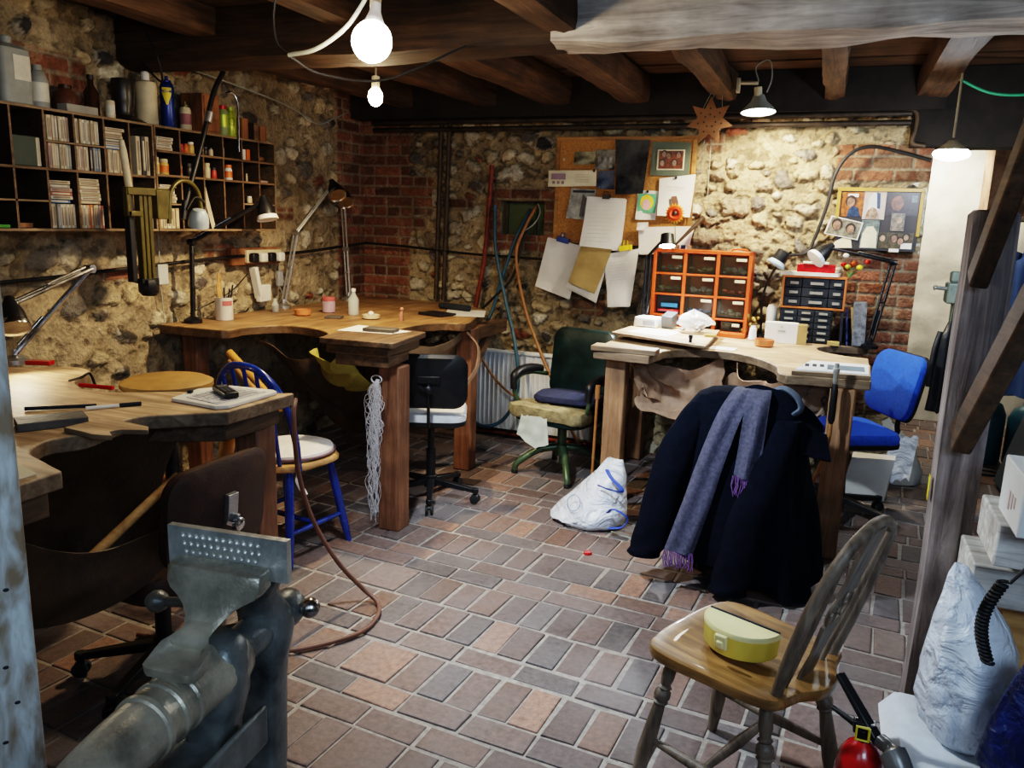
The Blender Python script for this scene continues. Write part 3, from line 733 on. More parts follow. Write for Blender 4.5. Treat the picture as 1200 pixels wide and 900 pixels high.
def pad(w, h, t, r, curve=.0, dome=.012, n=6, taper=0.):
    """upholstered pad in the local XZ plane, thickness along y, curved about z"""
    o = rounded(w, h, r, n); rings = []
    for (s, yy) in ((.0, -t / 2 - dome), (.5, -t / 2 - dome * .8), (.86, -t / 2 - dome * .25), (.97, -t / 2 + t * .12), (1, -t / 2 + t * .35), (1, t / 2 - t * .25), (.965, t / 2), (.5, t / 2), (0, t / 2)):
        rings.append([V((x * max(s, .001) * (1 + taper * z / h), yy + curve * (x * s) ** 2 * -1, z * max(s, .001))) for x, z in o])
    return rings
def spoke_base(root, n, r, mats, h0=.11, h1=.075, w=.045, hub=.04, rot=0., curved=False, tip=True):
    b = MB()
    for k in range(n):
        a = rot + 2 * PI * k / n; d = V((math.cos(a), math.sin(a), 0))
        if curved:
            b.tube(spl([d * .02 + V((0, 0, h0 + .02)), d * r * .5 + V((0, 0, h0 - .005)), d * r * .93 + V((0, 0, h1)), d * r + V((0, 0, .02))], 5), [w * .5] * 5 + [w * .45] * 5 + [w * .4] * 6, 10)
        else:
            b.bar(d * .02 + V((0, 0, h0)), d * r + V((0, 0, h1)), w, .035, w1=w * .62, h1=.024)
            if tip: b.cyl(d * r + V((0, 0, h1 - .014)), d * r + V((0, 0, h1 + .014)), w * .42, n=12)
    b.cyl((0, 0, h0 - .035), (0, 0, h0 + .035), hub, hub * .85, 18)
    build(b, 'base', mats, root, local=True, bevel=.004)

def office_chair(label, loc, rz, seat_m, back_m, bw, bh, bz, seat_z=.48, sw=.44, sd=.42, tilt=.12, rot=0., base_r=.29, shell=None, base_m=None, back_y=.24, under=None, knob=True):
    """front of the chair is local -y"""
    t = thing('swivel_chair', label, 'chair', loc, rz)
    bmat = base_m or M['black']
    spoke_base(t, 5, base_r, bmat, rot=rot)
    for k in range(5): caster(t, rot + 2 * PI * k / 5, base_r, m=bmat)
    build(MB().cyl((0, 0, .14), (0, 0, .3), .027, n=14).cyl((0, 0, .3), (0, 0, seat_z - .07), .019, n=14), 'column', bmat, t, local=True)
    s = MB(); o = rounded(sw, sd, .09, 6); rings = []
    for sc, z in ((.01, 0), (.9, 0), (1, .02), (1, .05), (.95, .072), (.6, .082), (.01, .084)): rings.append([V((x * sc, y * sc, seat_z - .07 + z)) for x, y in o])
    so = build(s.loft(rings), 'seat', seat_m, t, local=True)
    if shell:
        u = MB(); rings = [[V((x * sc, y * sc, seat_z - .07 + z)) for x, y in o] for sc, z in ((.85, -.02), (1.005, -.005), (1.012, .02))]
        build(u.loft(rings), 'seat_pan', shell, t, local=True)
    else:
        build(MB().box((0, 0, seat_z - .085), (.2, .16, .03)), 'seat_plate', bmat, t, local=True, bevel=.005)
    T = Matrix.Translation((0, back_y, bz)) @ Matrix.Rotation(-tilt, 4, 'X')
    pb = MB(); pb.M = T; pb.loft([[q for q in r] for r in pad(bw, bh, .05, min(bw, bh) * .24, .5, .012)])
    build(pb, 'backrest', back_m, t, local=True)
    if shell:
        ps = MB(); ps.M = T @ Matrix.Translation((0, .022, 0)); o2 = rounded(bw * 1.02, bh * 1.03, min(bw, bh) * .25, 6)
        ps.loft([[V((x * sc, y - .5 * (x * sc) ** 2, z * sc)) for x, z in o2] for sc, y in ((1, -.01), (1.01, .004), (.9, .018), (.01, .02))])
        build(ps, 'back_shell', shell, t, local=True)
    br = MB(); top = T @ V((0, .05 + (.018 if shell else 0), .0)); low = T @ V((0, .075, -bh * .5 - .03))
    br.tube(spl([top, low, (0, back_y + .02, seat_z - .05), (0, .08, seat_z - .085)], 6), .016, 10, flat=.55, up=(1, 0, 0))
    br.box(T @ V((0, .048, .02)), (.045 if shell == M['browncloth'] else .12, .018, .09 if shell == M['browncloth'] else .04), rx=-tilt)
    bo = build(br, 'back_bracket', M['alu'] if shell == M['browncloth'] else bmat, t, local=True, bevel=.003)
    if knob:
        c = T @ V((.0, .062, -bh * .1)); build(MB().lathe([(.008, 0), (.02, .008), (.022, .024), (.014, .03)], c, (0, 1, 0), 12).box(c + V((.03, .012, .008)), (.05, .01, .012), ry=-.5), 'knob', M['chrome'] if shell == M['browncloth'] else M['black'], bo, local=True)
    return t

sc1 = office_chair('charcoal swivel chair on a black five-star base, its back to us beside the string-hung leg', (-2.03, 3.92, 0), math.radians(24 + 180), M['seatpad'], M['charcoal'], .40, .29, .74, .55, .40, .38, .1, .35, .27, shell=M['black'], back_y=.22)
sc2 = office_chair('royal blue swivel chair at the right-hand end of the bench under the cork board', (.17, 4.72, 0), math.radians(-62), M['bluecloth'], M['bluecloth'], .44, .36, .77, .53, .46, .44, .2, .55, .30, shell=M['black'], back_y=.27)
sc3 = office_chair('dark brown swivel chair with a silver back bracket at the nearest bench', (-2.03, 1.92, 0), math.radians(-90), M['browncloth'], M['browncloth'], .43, .33, .655, .45, .42, .40, .10, .2, .28, shell=M['browncloth'], back_y=.27)
# small plates of the blue chair's lever
# green executive chair
ge = thing('swivel_chair', 'dark green upholstered armchair on four curved legs in front of the radiator', 'chair', (-1.50, 4.72, 0), math.radians(-14))
spoke_base(ge, 4, .30, M['greenpaint'], .16, .07, .05, .045, math.radians(40), curved=True)
for k in range(4):
    a = math.radians(40) + PI / 2 * k; build(MB().cyl((math.cos(a) * .3, math.sin(a) * .3, 0), (math.cos(a) * .3, math.sin(a) * .3, .03), .02, .018, 12), 'foot_glide', M['rubber'], ge, local=True)
build(MB().cyl((0, 0, .17), (0, 0, .36), .03, n=16).cyl((0, 0, .06), (0, 0, .12), .012, n=10), 'column', M['greenpaint'], ge, local=True)
o = rounded(.50, .48, .1, 6)
build(MB().loft([[V((x * s, y * s, z)) for x, y in o] for s, z in ((.01, .36), (.92, .36), (1, .375), (1, .43), (.96, .45), (.5, .455), (.01, .456))]), 'seat', M['greenvinyl'], ge, local=True)
fo = MB().loft([[V((x * s, y * s * .5 - .155 + .01 * nz(x * 9, y * 9), z + .012 * nz(x * 12, y * 12, z * 9))) for x, y in rounded(.53, .42, .1, 9)] for s, z in ((.01, .395), (.95, .395), (1.0, .41), (1.02, .44), (.97, .468), (.6, .474), (.01, .476))])
build(fo, 'torn_foam', M['foam'], ge, local=True)['label'] = 'torn yellowed foam along the front of the seat'
fl = MB().sheet(lambda u, v: V((-.14 + .19 * u + (.05 * v) * (u - .5), -.262 - .012 * v + .012 * nz(u * 4, v * 3), .42 - .2 * v * (1 - .55 * abs(u - .6)) + .01 * nz(u * 5, 0))), 10, 8, .002)
build(fl, 'torn_lining', tint('lining', (.55, .6, .55), .9), ge, local=True)['label'] = 'pale cloth lining hanging from the torn seat'
bk = MB(); bk.M = Matrix.Translation((0, .235, .69)) @ Matrix.Rotation(-.13, 4, 'X'); bk.loft(pad(.46, .46, .075, .075, .35, .018))
build(bk, 'backrest', M['greenvinyl'], ge, local=True)
for s in (-1, 1):
    a = MB(); a.tube(spl([(s * .235, -.12, .42), (s * .275, -.155, .52), (s * .275, -.12, .615), (s * .275, .02, .63), (s * .25, .18, .60)], 5), .015, 8)
    ao = build(a, 'arm', M['greenpaint'], ge, local=True)
    ap = MB(); ap.tube(spl([(s * .275, -.165, .545), (s * .277, -.16, .62), (s * .275, -.09, .655), (s * .272, .06, .655), (s * .265, .13, .64)], 5), [.022] * 5 + [.03] * 10 + [.025] * 6, 10)
    build(ap, 'arm_pad', M['black'], ao, local=True)
build(MB().bar((0, .1, .37), (0, .25, .46), .05, .012).bar((0, .26, .44), (0, .285, .62), .05, .012), 'back_bracket', M['greenpaint'], ge, local=True)
cu = MB().loft([[V((-1.50 + .03 + x * s, 4.72 + .03 + y * s, z + .008 * nz(x * 8, y * 8))) for x, y in rounded(.44, .34, .12, 7)] for s, z in ((.01, .478), (.9, .478), (1, .492), (1, .505), (.93, .523), (.5, .53), (.01, .532))])
solo('seat_cushion', 'flat navy blue cushion on the green armchair', 'cushion', cu, M['navycush'])

# ---- blue hoop-back chair
bwch = thing('hoop_back_chair', 'blue painted hoop-back wooden chair with a natural wood seat', 'chair', (-2.34, 3.02, 0), math.radians(172))
# local: front = -y  (world +y after turning) ; the back stands at local +y
seat = rounded(.43, .42, .15, 8)
def sad(p, s, z): return V((p[0] * s * (1 - .12 * (p[1] / .42)), p[1] * s, z))
build(MB().loft([[sad(p, s, z) for p in seat] for s, z in ((.01, .43), (.9, .43), (1, .443), (1, .455), (.965, .466), (.6, .460), (.01, .458))]), 'seat', M['pine'], bwch, local=True)
hoop = [V((-.205, .13, .45)), V((-.225, .17, .62)), V((-.2, .215, .80)), V((-.11, .243, .905)), V((0, .25, .93)), V((.11, .243, .905)), V((.2, .215, .80)), V((.225, .17, .62)), V((.205, .13, .45))]
build(MB().tube(spl(hoop, 7), .0165, 12), 'back_hoop', M['bluepaint'], bwch, local=True)
for x, zt in ((-.145, .865), (-.075, .905), (0, .92), (.075, .905), (.145, .865)):
    tz = (zt - .45) / .48
    build(MB().cyl((x * .85, .165, .45), (x, .165 + .085 * tz, zt), .0105, .009, 10), 'spindle', M['bluepaint'], bwch, local=True)
lt = {}
for sx, sy in ((-1, -1), (1, -1), (1, 1), (-1, 1)):
    a, b2 = V((sx * .145, sy * .13, .44)), V((sx * .205, sy * .20, 0)); lt[(sx, sy)] = (a, b2); d = (b2 - a)
    build(MB().tube([a + d * k for k in (0, .2, .5, .8, 1)], [.017, .021, .022, .019, .016], 12), 'leg', M['bluepaint'], bwch, local=True)
mid = lambda k, q: lt[k][0].lerp(lt[k][1], q)
for s in (-1, 1):
    build(MB().tube([mid((s, -1), .66), mid((s, -1), .66).lerp(mid((s, 1), .66), .5), mid((s, 1), .66)], [.010, .014, .010], 10), 'stretcher', M['bluepaint'], bwch, local=True)
build(MB().tube([(mid((-1, -1), .66) + mid((-1, 1), .66)) / 2, (0, 0, mid((1, 1), .66).z), (mid((1, -1), .66) + mid((1, 1), .66)) / 2], [.010, .014, .010], 10), 'stretcher', M['bluepaint'], bwch, local=True)
# cushion with ties
cth = thing('seat_cushion', 'white round seat pad with mauve piping tied to the blue chair', 'cushion', (-2.34, 3.06, .467), 0)
cp = [(.2 * math.cos(2 * PI * k / 32), .2 * math.sin(2 * PI * k / 32)) for k in range(32)]
build(MB().loft([[V((x * s, y * s, z + .006 * nz(x * 12, y * 12))) for x, y in cp] for s, z in ((.01, 0), (.96, 0), (1, .01), (.97, .026), (.6, .036), (.01, .038))]), 'pad', M['seatpad'], cth, local=True)
build(MB().tube([V((x * 1.01, y * 1.01, .012)) for x, y in cp] + [V((cp[0][0] * 1.01, 0, .012))], .0065, 8), 'piping', M['mauve'], cth, local=True)
tie = MB()
for q in ((.155, -.16, .02), (.165, -.17, .02)):
    tie.tube(spl([q, (.18, -.19, -.01), (.165 + q[0] * .3 - .03, -.205, -.06), (.2 + q[0] * .2, -.215, -.12)], 5), [.007] * 10 + [.011] * 6, 8, flat=.3)
build(tie, 'tie', M['seatpad'], cth, local=True)

# ---- wheel-back chair, front right
wc = thing('windsor_chair', 'old wooden wheel-back windsor chair standing alone on the brick floor', 'chair', (-.105, 2.125, 0), math.radians(-115))
# local: front = -y, back = +y
sp = [(-.18, .185), (-.10, .205), (-.05, .235), (0, .245), (.05, .235), (.10, .205), (.18, .185), (.205, .12), (.215, 0), (.222, -.12), (.20, -.19), (.12, -.215), (0, -.22), (-.12, -.215), (-.20, -.19), (-.222, -.12), (-.215, 0), (-.205, .12)]
spp = [(q.x, q.y) for q in spl([(*p, 0) for p in sp + [sp[0]]], 3)[:-1]]
build(MB().loft([[V((x * s, y * s, z)) for x, y in spp] for s, z in ((.01, .425), (.9, .425), (.985, .432), (1, .446), (.985, .460), (.93, .463), (.72, .456), (.4, .450), (.01, .450))]), 'seat', M['windsor'], wc, local=True)
hp = [V((-.150, .165, .45)), V((-.175, .20, .58)), V((-.178, .245, .74)), V((-.125, .285, .87)), V((0, .30, .92)), V((.125, .285, .87)), V((.178, .245, .74)), V((.175, .20, .58)), V((.150, .165, .45))]
build(MB().tube(spl(hp, 8), .0145, 12), 'back_hoop', M['windsor_dusty'], wc, local=True)
def bpt(x, z): return V((x, .160 + (z - .45) * .305, z))
for x in (-.118, .118):
    zt = .915 - .95 * abs(x) ** 1.7 - .005
    build(MB().tube([bpt(x * .85, .45), bpt(x * .95, .62), bpt(x, zt)], [.007, .0085, .006], 10), 'spindle', M['windsor_dusty'], wc, local=True)
prof = [(.036, .45), (.042, .48), (.03, .53), (.040, .58), (.052, .63), (.06, .67), (.055, .72), (.042, .76), (.046, .80), (.05, .86), (.046, .905)]
slat = MB()
out = [(w, z) for w, z in prof] + [(-w, z) for w, z in reversed(prof)]
ctr = .67; hole = []
nn = V((0, -1, .42)).normalized()
def splat(outl, t):
    vs = [bpt(x, z) for x, z in outl]; k = len(vs); vs2 = [v - nn * t for v in vs]
    return vs + vs2, [tuple(range(k)), tuple(range(2 * k - 1, k - 1, -1))] + [((i + 1) % k, i, k + i, k + (i + 1) % k) for i in range(k)]
# pierced splat: lower and upper panels plus a wheel of spokes
slat.add(*splat([(w, z) for w, z in prof if z <= .63] + [(-w, z) for w, z in reversed(prof) if z <= .63], .009))
slat.add(*splat([(w, z) for w, z in prof if z >= .72] + [(-w, z) for w, z in reversed(prof) if z >= .72], .009))
ring = [bpt(.052 * math.cos(2 * PI * k / 24), .675 + .052 * math.sin(2 * PI * k / 24)) - nn * .0045 for k in range(25)]
slat.tube(ring, .0065, 8); slat.tube([bpt(.018 * math.cos(2 * PI * k / 12), .675 + .018 * math.sin(2 * PI * k / 12)) - nn * .0045 for k in range(13)], .005, 8)
for k in range(8):
    a = 2 * PI * k / 8; slat.cyl(bpt(.018 * math.cos(a), .675 + .018 * math.sin(a)) - nn * .0045, bpt(.05 * math.cos(a), .675 + .05 * math.sin(a)) - nn * .0045, .0042, n=6)
build(slat, 'back_splat', M['windsor_dusty'], wc, local=True)
lg = {}
tp = [(0, .014), (.05, .017), (.16, .019), (.22, .014), (.235, .0205), (.25, .014), (.27, .0225), (.3, .024), (.33, .0185), (.34, .023), (.36, .0165), (.48, .02), (.7, .024), (.86, .019), (1, .0135)]
for sx, sy in ((-1, -1), (1, -1), (1, 1), (-1, 1)):
    a, e = V((sx * .145, sy * .14, .43)), V((sx * .205, sy * .205 + .0, 0)); lg[(sx, sy)] = (a, e); d = e - a
    build(MB().tube([a + d * k for k, _ in tp], [r for _, r in tp], 14), 'leg', M['windsor_dusty'], wc, local=True)
mid = lambda k, q: lg[k][0].lerp(lg[k][1], q)
for s in (-1, 1):
    p, q = mid((s, -1), .62), mid((s, 1), .62); build(MB().tube([p, p.lerp(q, .25), p.lerp(q, .5), p.lerp(q, .75), q], [.009, .013, .0165, .013, .009], 12), 'stretcher', M['windsor_dusty'], wc, local=True)
p, q = (mid((-1, -1), .62) + mid((-1, 1), .62)) / 2, (mid((1, -1), .62) + mid((1, 1), .62)) / 2
build(MB().tube([p, p.lerp(q, .25), p.lerp(q, .5), p.lerp(q, .75), q], [.009, .013, .0165, .013, .009], 12), 'stretcher', M['windsor_dusty'], wc, local=True)

# ---- yellow half-moon tub on it
yt = thing('lunch_tub', 'yellow half-moon plastic tub with a pale lid and clip on the windsor chair', 'tub', (-.135, 2.10, .4655), math.radians(-22))
def dee(s, rr=.108, fl=.03):
    pts = [(-rr, fl), (rr, fl)]
    for k in range(0, 25):
        a = -PI * k / 24; pts.append((rr * math.cos(a), fl - .0 + rr * .92 * math.sin(a)))
    pts = [pts[0]] + [pts[1]] + pts[3:-1]
    return [(x * s, (y + .02) * s - .02) for x, y in pts]
build(MB().loft([[V((x, y, z)) for x, y in dee(s)] for s, z in ((.01, 0), (.93, 0), (.97, .006), (1.0, .058), (.98, .058), (.01, .057))]), 'tub', M['yellow'], yt, local=True, angle=50)
build(MB().loft([[V((x, y, z)) for x, y in dee(s)] for s, z in ((.01, .0575), (1.015, .0575), (1.02, .066), (.97, .071), (.9, .070), (.01, .0705))]), 'lid', M['yellow_pale'], yt, local=True, angle=50)
build(MB().b2((-.105, .030, .056), (.105, .036, .074)), 'lid_seal', M['charcoal'], yt, local=True, bevel=.002)['label'] = 'dark strip along the straight back edge'
build(MB().box((.0, -.093, .052), (.036, .012, .042), rx=.12).box((0, -.098, .046), (.02, .01, .022), rx=.12), 'clip', M['yellow_pale'], yt, local=True, bevel=.004)
# ================================================================ LEG VISE WITH DAPPING PLATE
vz = thing('leg_vise', 'big iron leg vise in the foreground gripping a dimpled steel plate', 'vise', (-.93, 1.03, 0), math.radians(7))
ZJ = 1.0
def lv(x, y, z): return V((x, y, ZJ + z))
def sec(w, y0, y1, z, k=.25, zs=0., n=28):
    """rounded rectangle section: half width w, y0..y1, height z; tilted by zs along y"""
    out = []; cy, hy = (y0 + y1) / 2, abs(y1 - y0) / 2
    for j in range(n):
        a = 2 * PI * j / n; c, s = math.cos(a), math.sin(a); q = max(abs(c), abs(s)); r = lerp(1 / q, 1, k)
        out.append(lv(w * c * r, cy + hy * s * r, z + zs * s * r))
    return out
# rear jaw: broad lip, waisted neck, flared foot lying on the screw box
AX = -.180
rj = [sec(.088, -.046, -.006, .0, .1), sec(.091, -.050, -.004, -.004, .1), sec(.091, -.053, -.004, -.030, .1), sec(.084, -.056, -.008, -.041, .12), sec(.066, -.061, -.014, -.051, .15), sec(.050, -.068, -.026, -.061, .15), sec(.038, -.078, -.040, -.071, .15, .004),
      sec(.030, -.092, -.058, -.080, .15, .008), sec(.026, -.108, -.076, -.088, .15, .012), sec(.028, -.126, -.094, -.095, .15, .014), sec(.037, -.146, -.108, -.101, .15, .013), sec(.048, -.166, -.118, -.105, .15, .010), sec(.051, -.172, -.12, -.110, .15, .008), sec(.049, -.172, -.112, -.128, .15, .004)]
build(MB().loft(rj), 'rear_jaw', M['iron_worn'], vz, local=True, angle=48)
body = MB().lathe([(.001, -.40), (.022, -.398), (.030, -.392), (.033, -.382), (.037, -.372), (.042, -.34), (.048, -.28), (.050, -.235), (.0535, -.232), (.0545, -.224), (.0515, -.219), (.0505, -.195), (.0535, -.191), (.0535, -.183), (.0505, -.179), (.0505, -.160), (.0535, -.156), (.0535, -.149), (.051, -.145), (.052, -.11), (.056, -.07), (.057, -.03), (.05, -.004), (.036, .01)], lv(0, 0, AX), (0, 1, 0), 40)
build(body, 'screw_box', M['iron_worn'], vz, local=True, angle=30)
rl = [sec(.03, -.06, -.02, -.118, .5), sec(.048, -.085, -.006, -.135, .6), sec(.059, -.10, .0, -.17, .75), sec(.056, -.11, -.004, -.225, .6), sec(.040, -.10, -.02, -.28, .3), sec(.032, -.09, -.03, -.40, .2), sec(.027, -.085, -.035, -.75, .2), sec(.02, -.08, -.045, -.998, .2)]
build(MB().loft(rl), 'rear_leg', M['iron'], vz, local=True, angle=60)
st = MB(); st.b2(lv(-.075, -.235, -.33), lv(.082, -.222, -.255)); st.b2(lv(.070, -.235, -.33), lv(.082, -.02, -.255)); st.b2(lv(-.082, -.235, -.33), lv(-.070, -.02, -.255)); st.b2(lv(-.072, -.22, -.33), lv(.072, -.03, -.30))
build(st, 'mounting_bracket', M['iron'], vz, local=True, bevel=.005)
build(MB().lathe([(.034, -.01), (.035, .03), (.037, .06), (.036, .085), (.03, .10)], lv(0.0, 0, AX), (0, 1, 0), 26), 'screw', M['iron'], vz, local=True)
# front jaw: lip behind the plate, cranked outwards to a bulging eye, then a long flat-faced leg
fj = [sec(.086, .012, .05, -.004, .12), sec(.090, .011, .056, -.03, .12), sec(.074, .014, .066, -.055, .2), sec(.052, .028, .086, -.085, .35), sec(.044, .05, .12, -.115, .55), sec(.050, .066, .15, -.15, .8), sec(.053, .07, .158, -.18, .85),
      sec(.050, .068, .152, -.21, .8), sec(.042, .066, .138, -.25, .5), sec(.038, .064, .130, -.30, .22), sec(.038, .06, .122, -.45, .15), sec(.030, .04, .095, -.75, .15), sec(.022, -.01, .04, -.93, .2)]
build(MB().loft(fj), 'front_jaw', M['iron'], vz, local=True, angle=50)
build(MB().lathe([(.02, .13), (.034, .15), (.038, .175), (.035, .20), (.022, .216), (.001, .22)], lv(.004, 0, AX), (0, 1, 0), 28), 'screw_head', M['iron'], vz, local=True)
hx0, hx1 = lv(-.30, .178, AX - .034), lv(.058, .178, AX + .010)
h = build(MB().cyl(hx0, hx1, .0105, n=16), 'handle_bar', M['iron'], vz, local=True)
build(MB().lathe([(.001, -.026), (.014, -.022), (.023, -.008), (.024, .004), (.018, .016), (.0105, .022)], hx0, hx1 - hx0, 20), 'handle_knob', M['iron'], h, local=True)
build(MB().ell(hx1, .0205, 20, 14), 'handle_knob', M['chrome'], h, local=True)['label'] = 'polished round end of the bar'
build(MB().box(lv(0, .0, -.62), (.03, .16, .02)).box(lv(0, .0, -.9), (.05, .12, .03)), 'hinge_strap', M['iron'], vz, local=True, bevel=.003)
# the plate
dp = thing('dapping_plate', 'steel plate with two rows of round dimples held in the vise jaws', 'plate', (-.93, 1.03, .985), math.radians(7))
px0, px1, pz0, pz1, yf, yb = -.118, .118, -.012, .066, -.0035, .0105
pm = MB()
Lx, Lz = px1 - px0, pz1 - pz0; N1, N2 = 150, 50
cen = []
for k in range(12):
    cen.append((-.085 + k * .0135, .052, .0047)); cen.append((-.083 + k * .0135, .037, .0043))
for k in range(11): cen.append((-.08 + k * .0138, .022, .0036))
def surf(u, v):
    x = px0 + Lx * u; z = pz0 + Lz * v; y = yf
    for cx, cz, r in cen:
        d = math.hypot(x - cx, z - cz)
        if d < r: y = yf + math.sqrt(max(r * r - d * d, 0)) * .75
    return V((x, y, z))
pm.sheet(surf, N1, N2)
pm.add([(px0, yf, pz0), (px1, yf, pz0), (px1, yf, pz1), (px0, yf, pz1), (px0, yb, pz0), (px1, yb, pz0), (px1, yb, pz1), (px0, yb, pz1)], [(0, 4, 5, 1), (1, 5, 6, 2), (2, 6, 7, 3), (3, 7, 4, 0), (5, 4, 7, 6)])
build(pm, 'plate_body', M['steel'], dp, local=True, angle=50)
# scuffed painted timber close to the camera at the left edge
tm = thing('timber_post', 'blue-and-white scuffed timber post with nail holes at the left edge', 'post', (-1.309, .935, 0), math.radians(-35.6))
m, nt, bb = _new('scuffed painted timber')
tc = nt.nodes.new('ShaderNodeTexCoord'); mp = nt.nodes.new('ShaderNodeMapping'); mp.inputs['Scale'].default_value = (3, 26, 8); mp.inputs['Rotation'].default_value = (.75, 0, 0)
_link(nt, tc.outputs['Object'], mp.inputs['Vector'])
n1 = nt.nodes.new('ShaderNodeTexNoise'); n1.inputs['Scale'].default_value = 1.3; n1.inputs['Detail'].default_value = 6; n1.inputs['Distortion'].default_value = .4; _link(nt, mp.outputs['Vector'], n1.inputs['Vector'])
r1 = nt.nodes.new('ShaderNodeValToRGB')
for p_, c_ in ((.36, (.26, .19, .12)), (.5, (.42, .34, .24)), (.56, (.38, .41, .4)), (.66, (.6, .66, .67))):
    e = r1.color_ramp.elements[0] if p_ == .36 else (r1.color_ramp.elements[1] if p_ == .66 else r1.color_ramp.elements.new(p_)); e.position = p_; e.color = (*c_, 1)
_link(nt, n1.outputs['Fac'], r1.inputs['Fac']); _link(nt, r1.outputs['Color'], bb.inputs['Base Color']); bb.inputs['Roughness'].default_value = .7
n2 = nt.nodes.new('ShaderNodeTexNoise'); n2.inputs['Scale'].default_value = 40; _link(nt, tc.outputs['Object'], n2.inputs['Vector']); bp = nt.nodes.new('ShaderNodeBump'); bp.inputs['Strength'].default_value = .3; bp.inputs['Distance'].default_value = .004
_link(nt, n2.outputs['Fac'], bp.inputs['Height']); _link(nt, bp.outputs['Normal'], bb.inputs['Normal'])
build(MB().b2((-.06, -.15, 0), (.06, .0, 2.4)), 'timber', m, tm, local=True, bevel=.006)
hl = MB()
for k in range(16):
    z = .50 + k * .073
    for q in (0, 1): y_ = -.035 - .07 * q - .012 * (k % 3); hl.ell((.0605, y_, z - .022 * q), (.0012, .005, .0035), 10, 6)
o_ = build(hl, 'nail_hole', M['ink'], tm, local=True); o_['kind'] = 'stuff'
# ================================================================ LEFT WALL: PIGEONHOLE SHELVES AND WHAT STANDS IN THEM
XB, XF = -3.425, -3.22                     # back and front of the shelf units
def shelf_unit(label, y0, y1, ys, zs, extra, name='pigeonhole_shelf'):
    t = thing(name, label, 'shelf', ((XB + XF) / 2, (y0 + y1) / 2, 1.485))
    b = MB().b2((XB, y0, 1.485), (XB + .008, y1, 2.01)); build(b, 'back_panel', M['shelf_dark'], t)
    for y in ys: build(MB().b2((XB + .008, y - .0055, 1.497), (XF, y + .0055, 2.0)), 'divider', M['shelf_edge'] if abs(y - y1) < .02 else M['shelf_dark'], t, bevel=.001)
    for z in zs: build(MB().b2((XB + .008, y0, z - .006), (XF + .002, y1, z + .006)), 'shelf_board', M['shelf_edge'] if z > 1.98 or z < 1.5 else M['shelf_dark'], t, bevel=.001)
    for (a, c, z) in extra: build(MB().b2((XB + .008, a, z - .004), (XF, c, z + .004)), 'half_shelf', M['shelf_edge'], t)
    return t
LY = [1.96, 2.11, 2.26, 2.41, 2.565, 2.715, 2.875, 3.02, 3.165]
RY = [3.18, 3.345, 3.51, 3.665, 3.82, 3.965, 4.11]
shelf_unit('dark wooden pigeonhole shelf stacked with cassette cases, on the left wall', 1.955, 3.17, LY, [1.491, 1.752, 2.004], [(1.965, 2.565, 1.615), (2.57, 2.71, 1.871), (2.72, 2.87, 1.871)])
shelf_unit('brown wooden pigeonhole shelf holding small jars, right of the cassette shelf', 3.175, 4.115, RY, [1.491, 1.765, 1.885, 2.004], [(3.82, 4.11, 1.64), (3.185, 3.34, 1.622)])

CC = [('cream', (.58, .5, .36)), ('ivory', (.64, .6, .5)), ('grey', (.34, .33, .3)), ('pinkish', (.5, .33, .3)), ('tan', (.46, .33, .2)), ('white', (.68, .66, .6)), ('dark', (.07, .06, .06)), ('blue', (.12, .22, .42)), ('dull red', (.42, .14, .09)), ('orange', (.7, .22, .04))]
for nme, c in CC: tint('case ' + nme, c, .4)
rc = random.Random(12)
def upright(y0, y1, z, place, n, cols=None, h=.108, group='cassette cases in the pigeonholes', dx=.0):
    w = (y1 - y0) / n
    for k in range(n):
        nm = cols[k % len(cols)] if cols else rc.choice(['cream', 'ivory', 'cream', 'tan', 'grey', 'pinkish', 'white'])
        hh = h * rc.uniform(.97, 1.0); x = XF - .012 - rc.uniform(0, .012) - dx
        b = MB().b2((x - .068, y0 + w * k + .0008, z), (x, y0 + w * (k + 1) - .0008, z + hh))
        o = solo('cassette_case', '%s cassette case upright, %s from left, %s' % (nm, ORD[k], place), 'cassette', b, M['case ' + nm], group, bevel=.0012, seg=1)
        build(MB().b2((x + .0003, y0 + w * k + w * .3, z + hh * .12), (x + .0009, y0 + w * k + w * .7, z + hh * .88)), 'spine_strip', tint('spine ' + ('pale' if nm in ('grey', 'dark', 'blue', 'dull red', 'tan', 'orange') else 'dark'), (.62, .57, .46) if nm in ('grey', 'dark', 'blue', 'dull red', 'tan', 'orange') else (.3, .22, .16)), o)
def stacked(y0, y1, z, place, cols, th=.0165, group='cassette cases in the pigeonholes'):
    for k, nm in enumerate(cols):
        x = XF - .010 - rc.uniform(0, .016); a = rc.uniform(0, .012); zz = z + th * k
        b = MB().b2((x - .068, y0 + a, zz + .0006), (x, min(y1, y0 + a + .109), zz + th - .0006))
        pos = 'bottom one' if k == 0 else ('top one' if k == len(cols) - 1 else ORD[k] + ' from bottom')
        o = solo('cassette_case', '%s cassette case lying flat, %s, %s' % (nm, pos, place), 'cassette', b, M['case ' + nm], group, bevel=.0012, seg=1)
        build(MB().b2((x + .0003, y0 + a + .008, zz + th * .3), (x + .0009, y0 + a + .095, zz + th * .75)), 'spine_strip', tint('spine pale', (.62, .57, .46)) if nm in ('dark', 'blue', 'dull red', 'tan', 'grey') else tint('spine dark', (.3, .22, .16)), o)
A, B_, C_ = 'first tall compartment', 'second tall compartment', 'third tall compartment'
upright(2.573, 2.706, 1.878, 'top row of ' + A, 9); upright(2.573, 2.708, 1.759, 'lower row of ' + A, 9)
upright(2.724, 2.862, 1.878, 'top row of ' + B_, 9); upright(2.724, 2.80, 1.759, 'lower row of ' + B_, 5); upright(2.808, 2.866, 1.759, 'right of the gap, ' + B_, 4, ['dark', 'grey', 'blue', 'grey'])
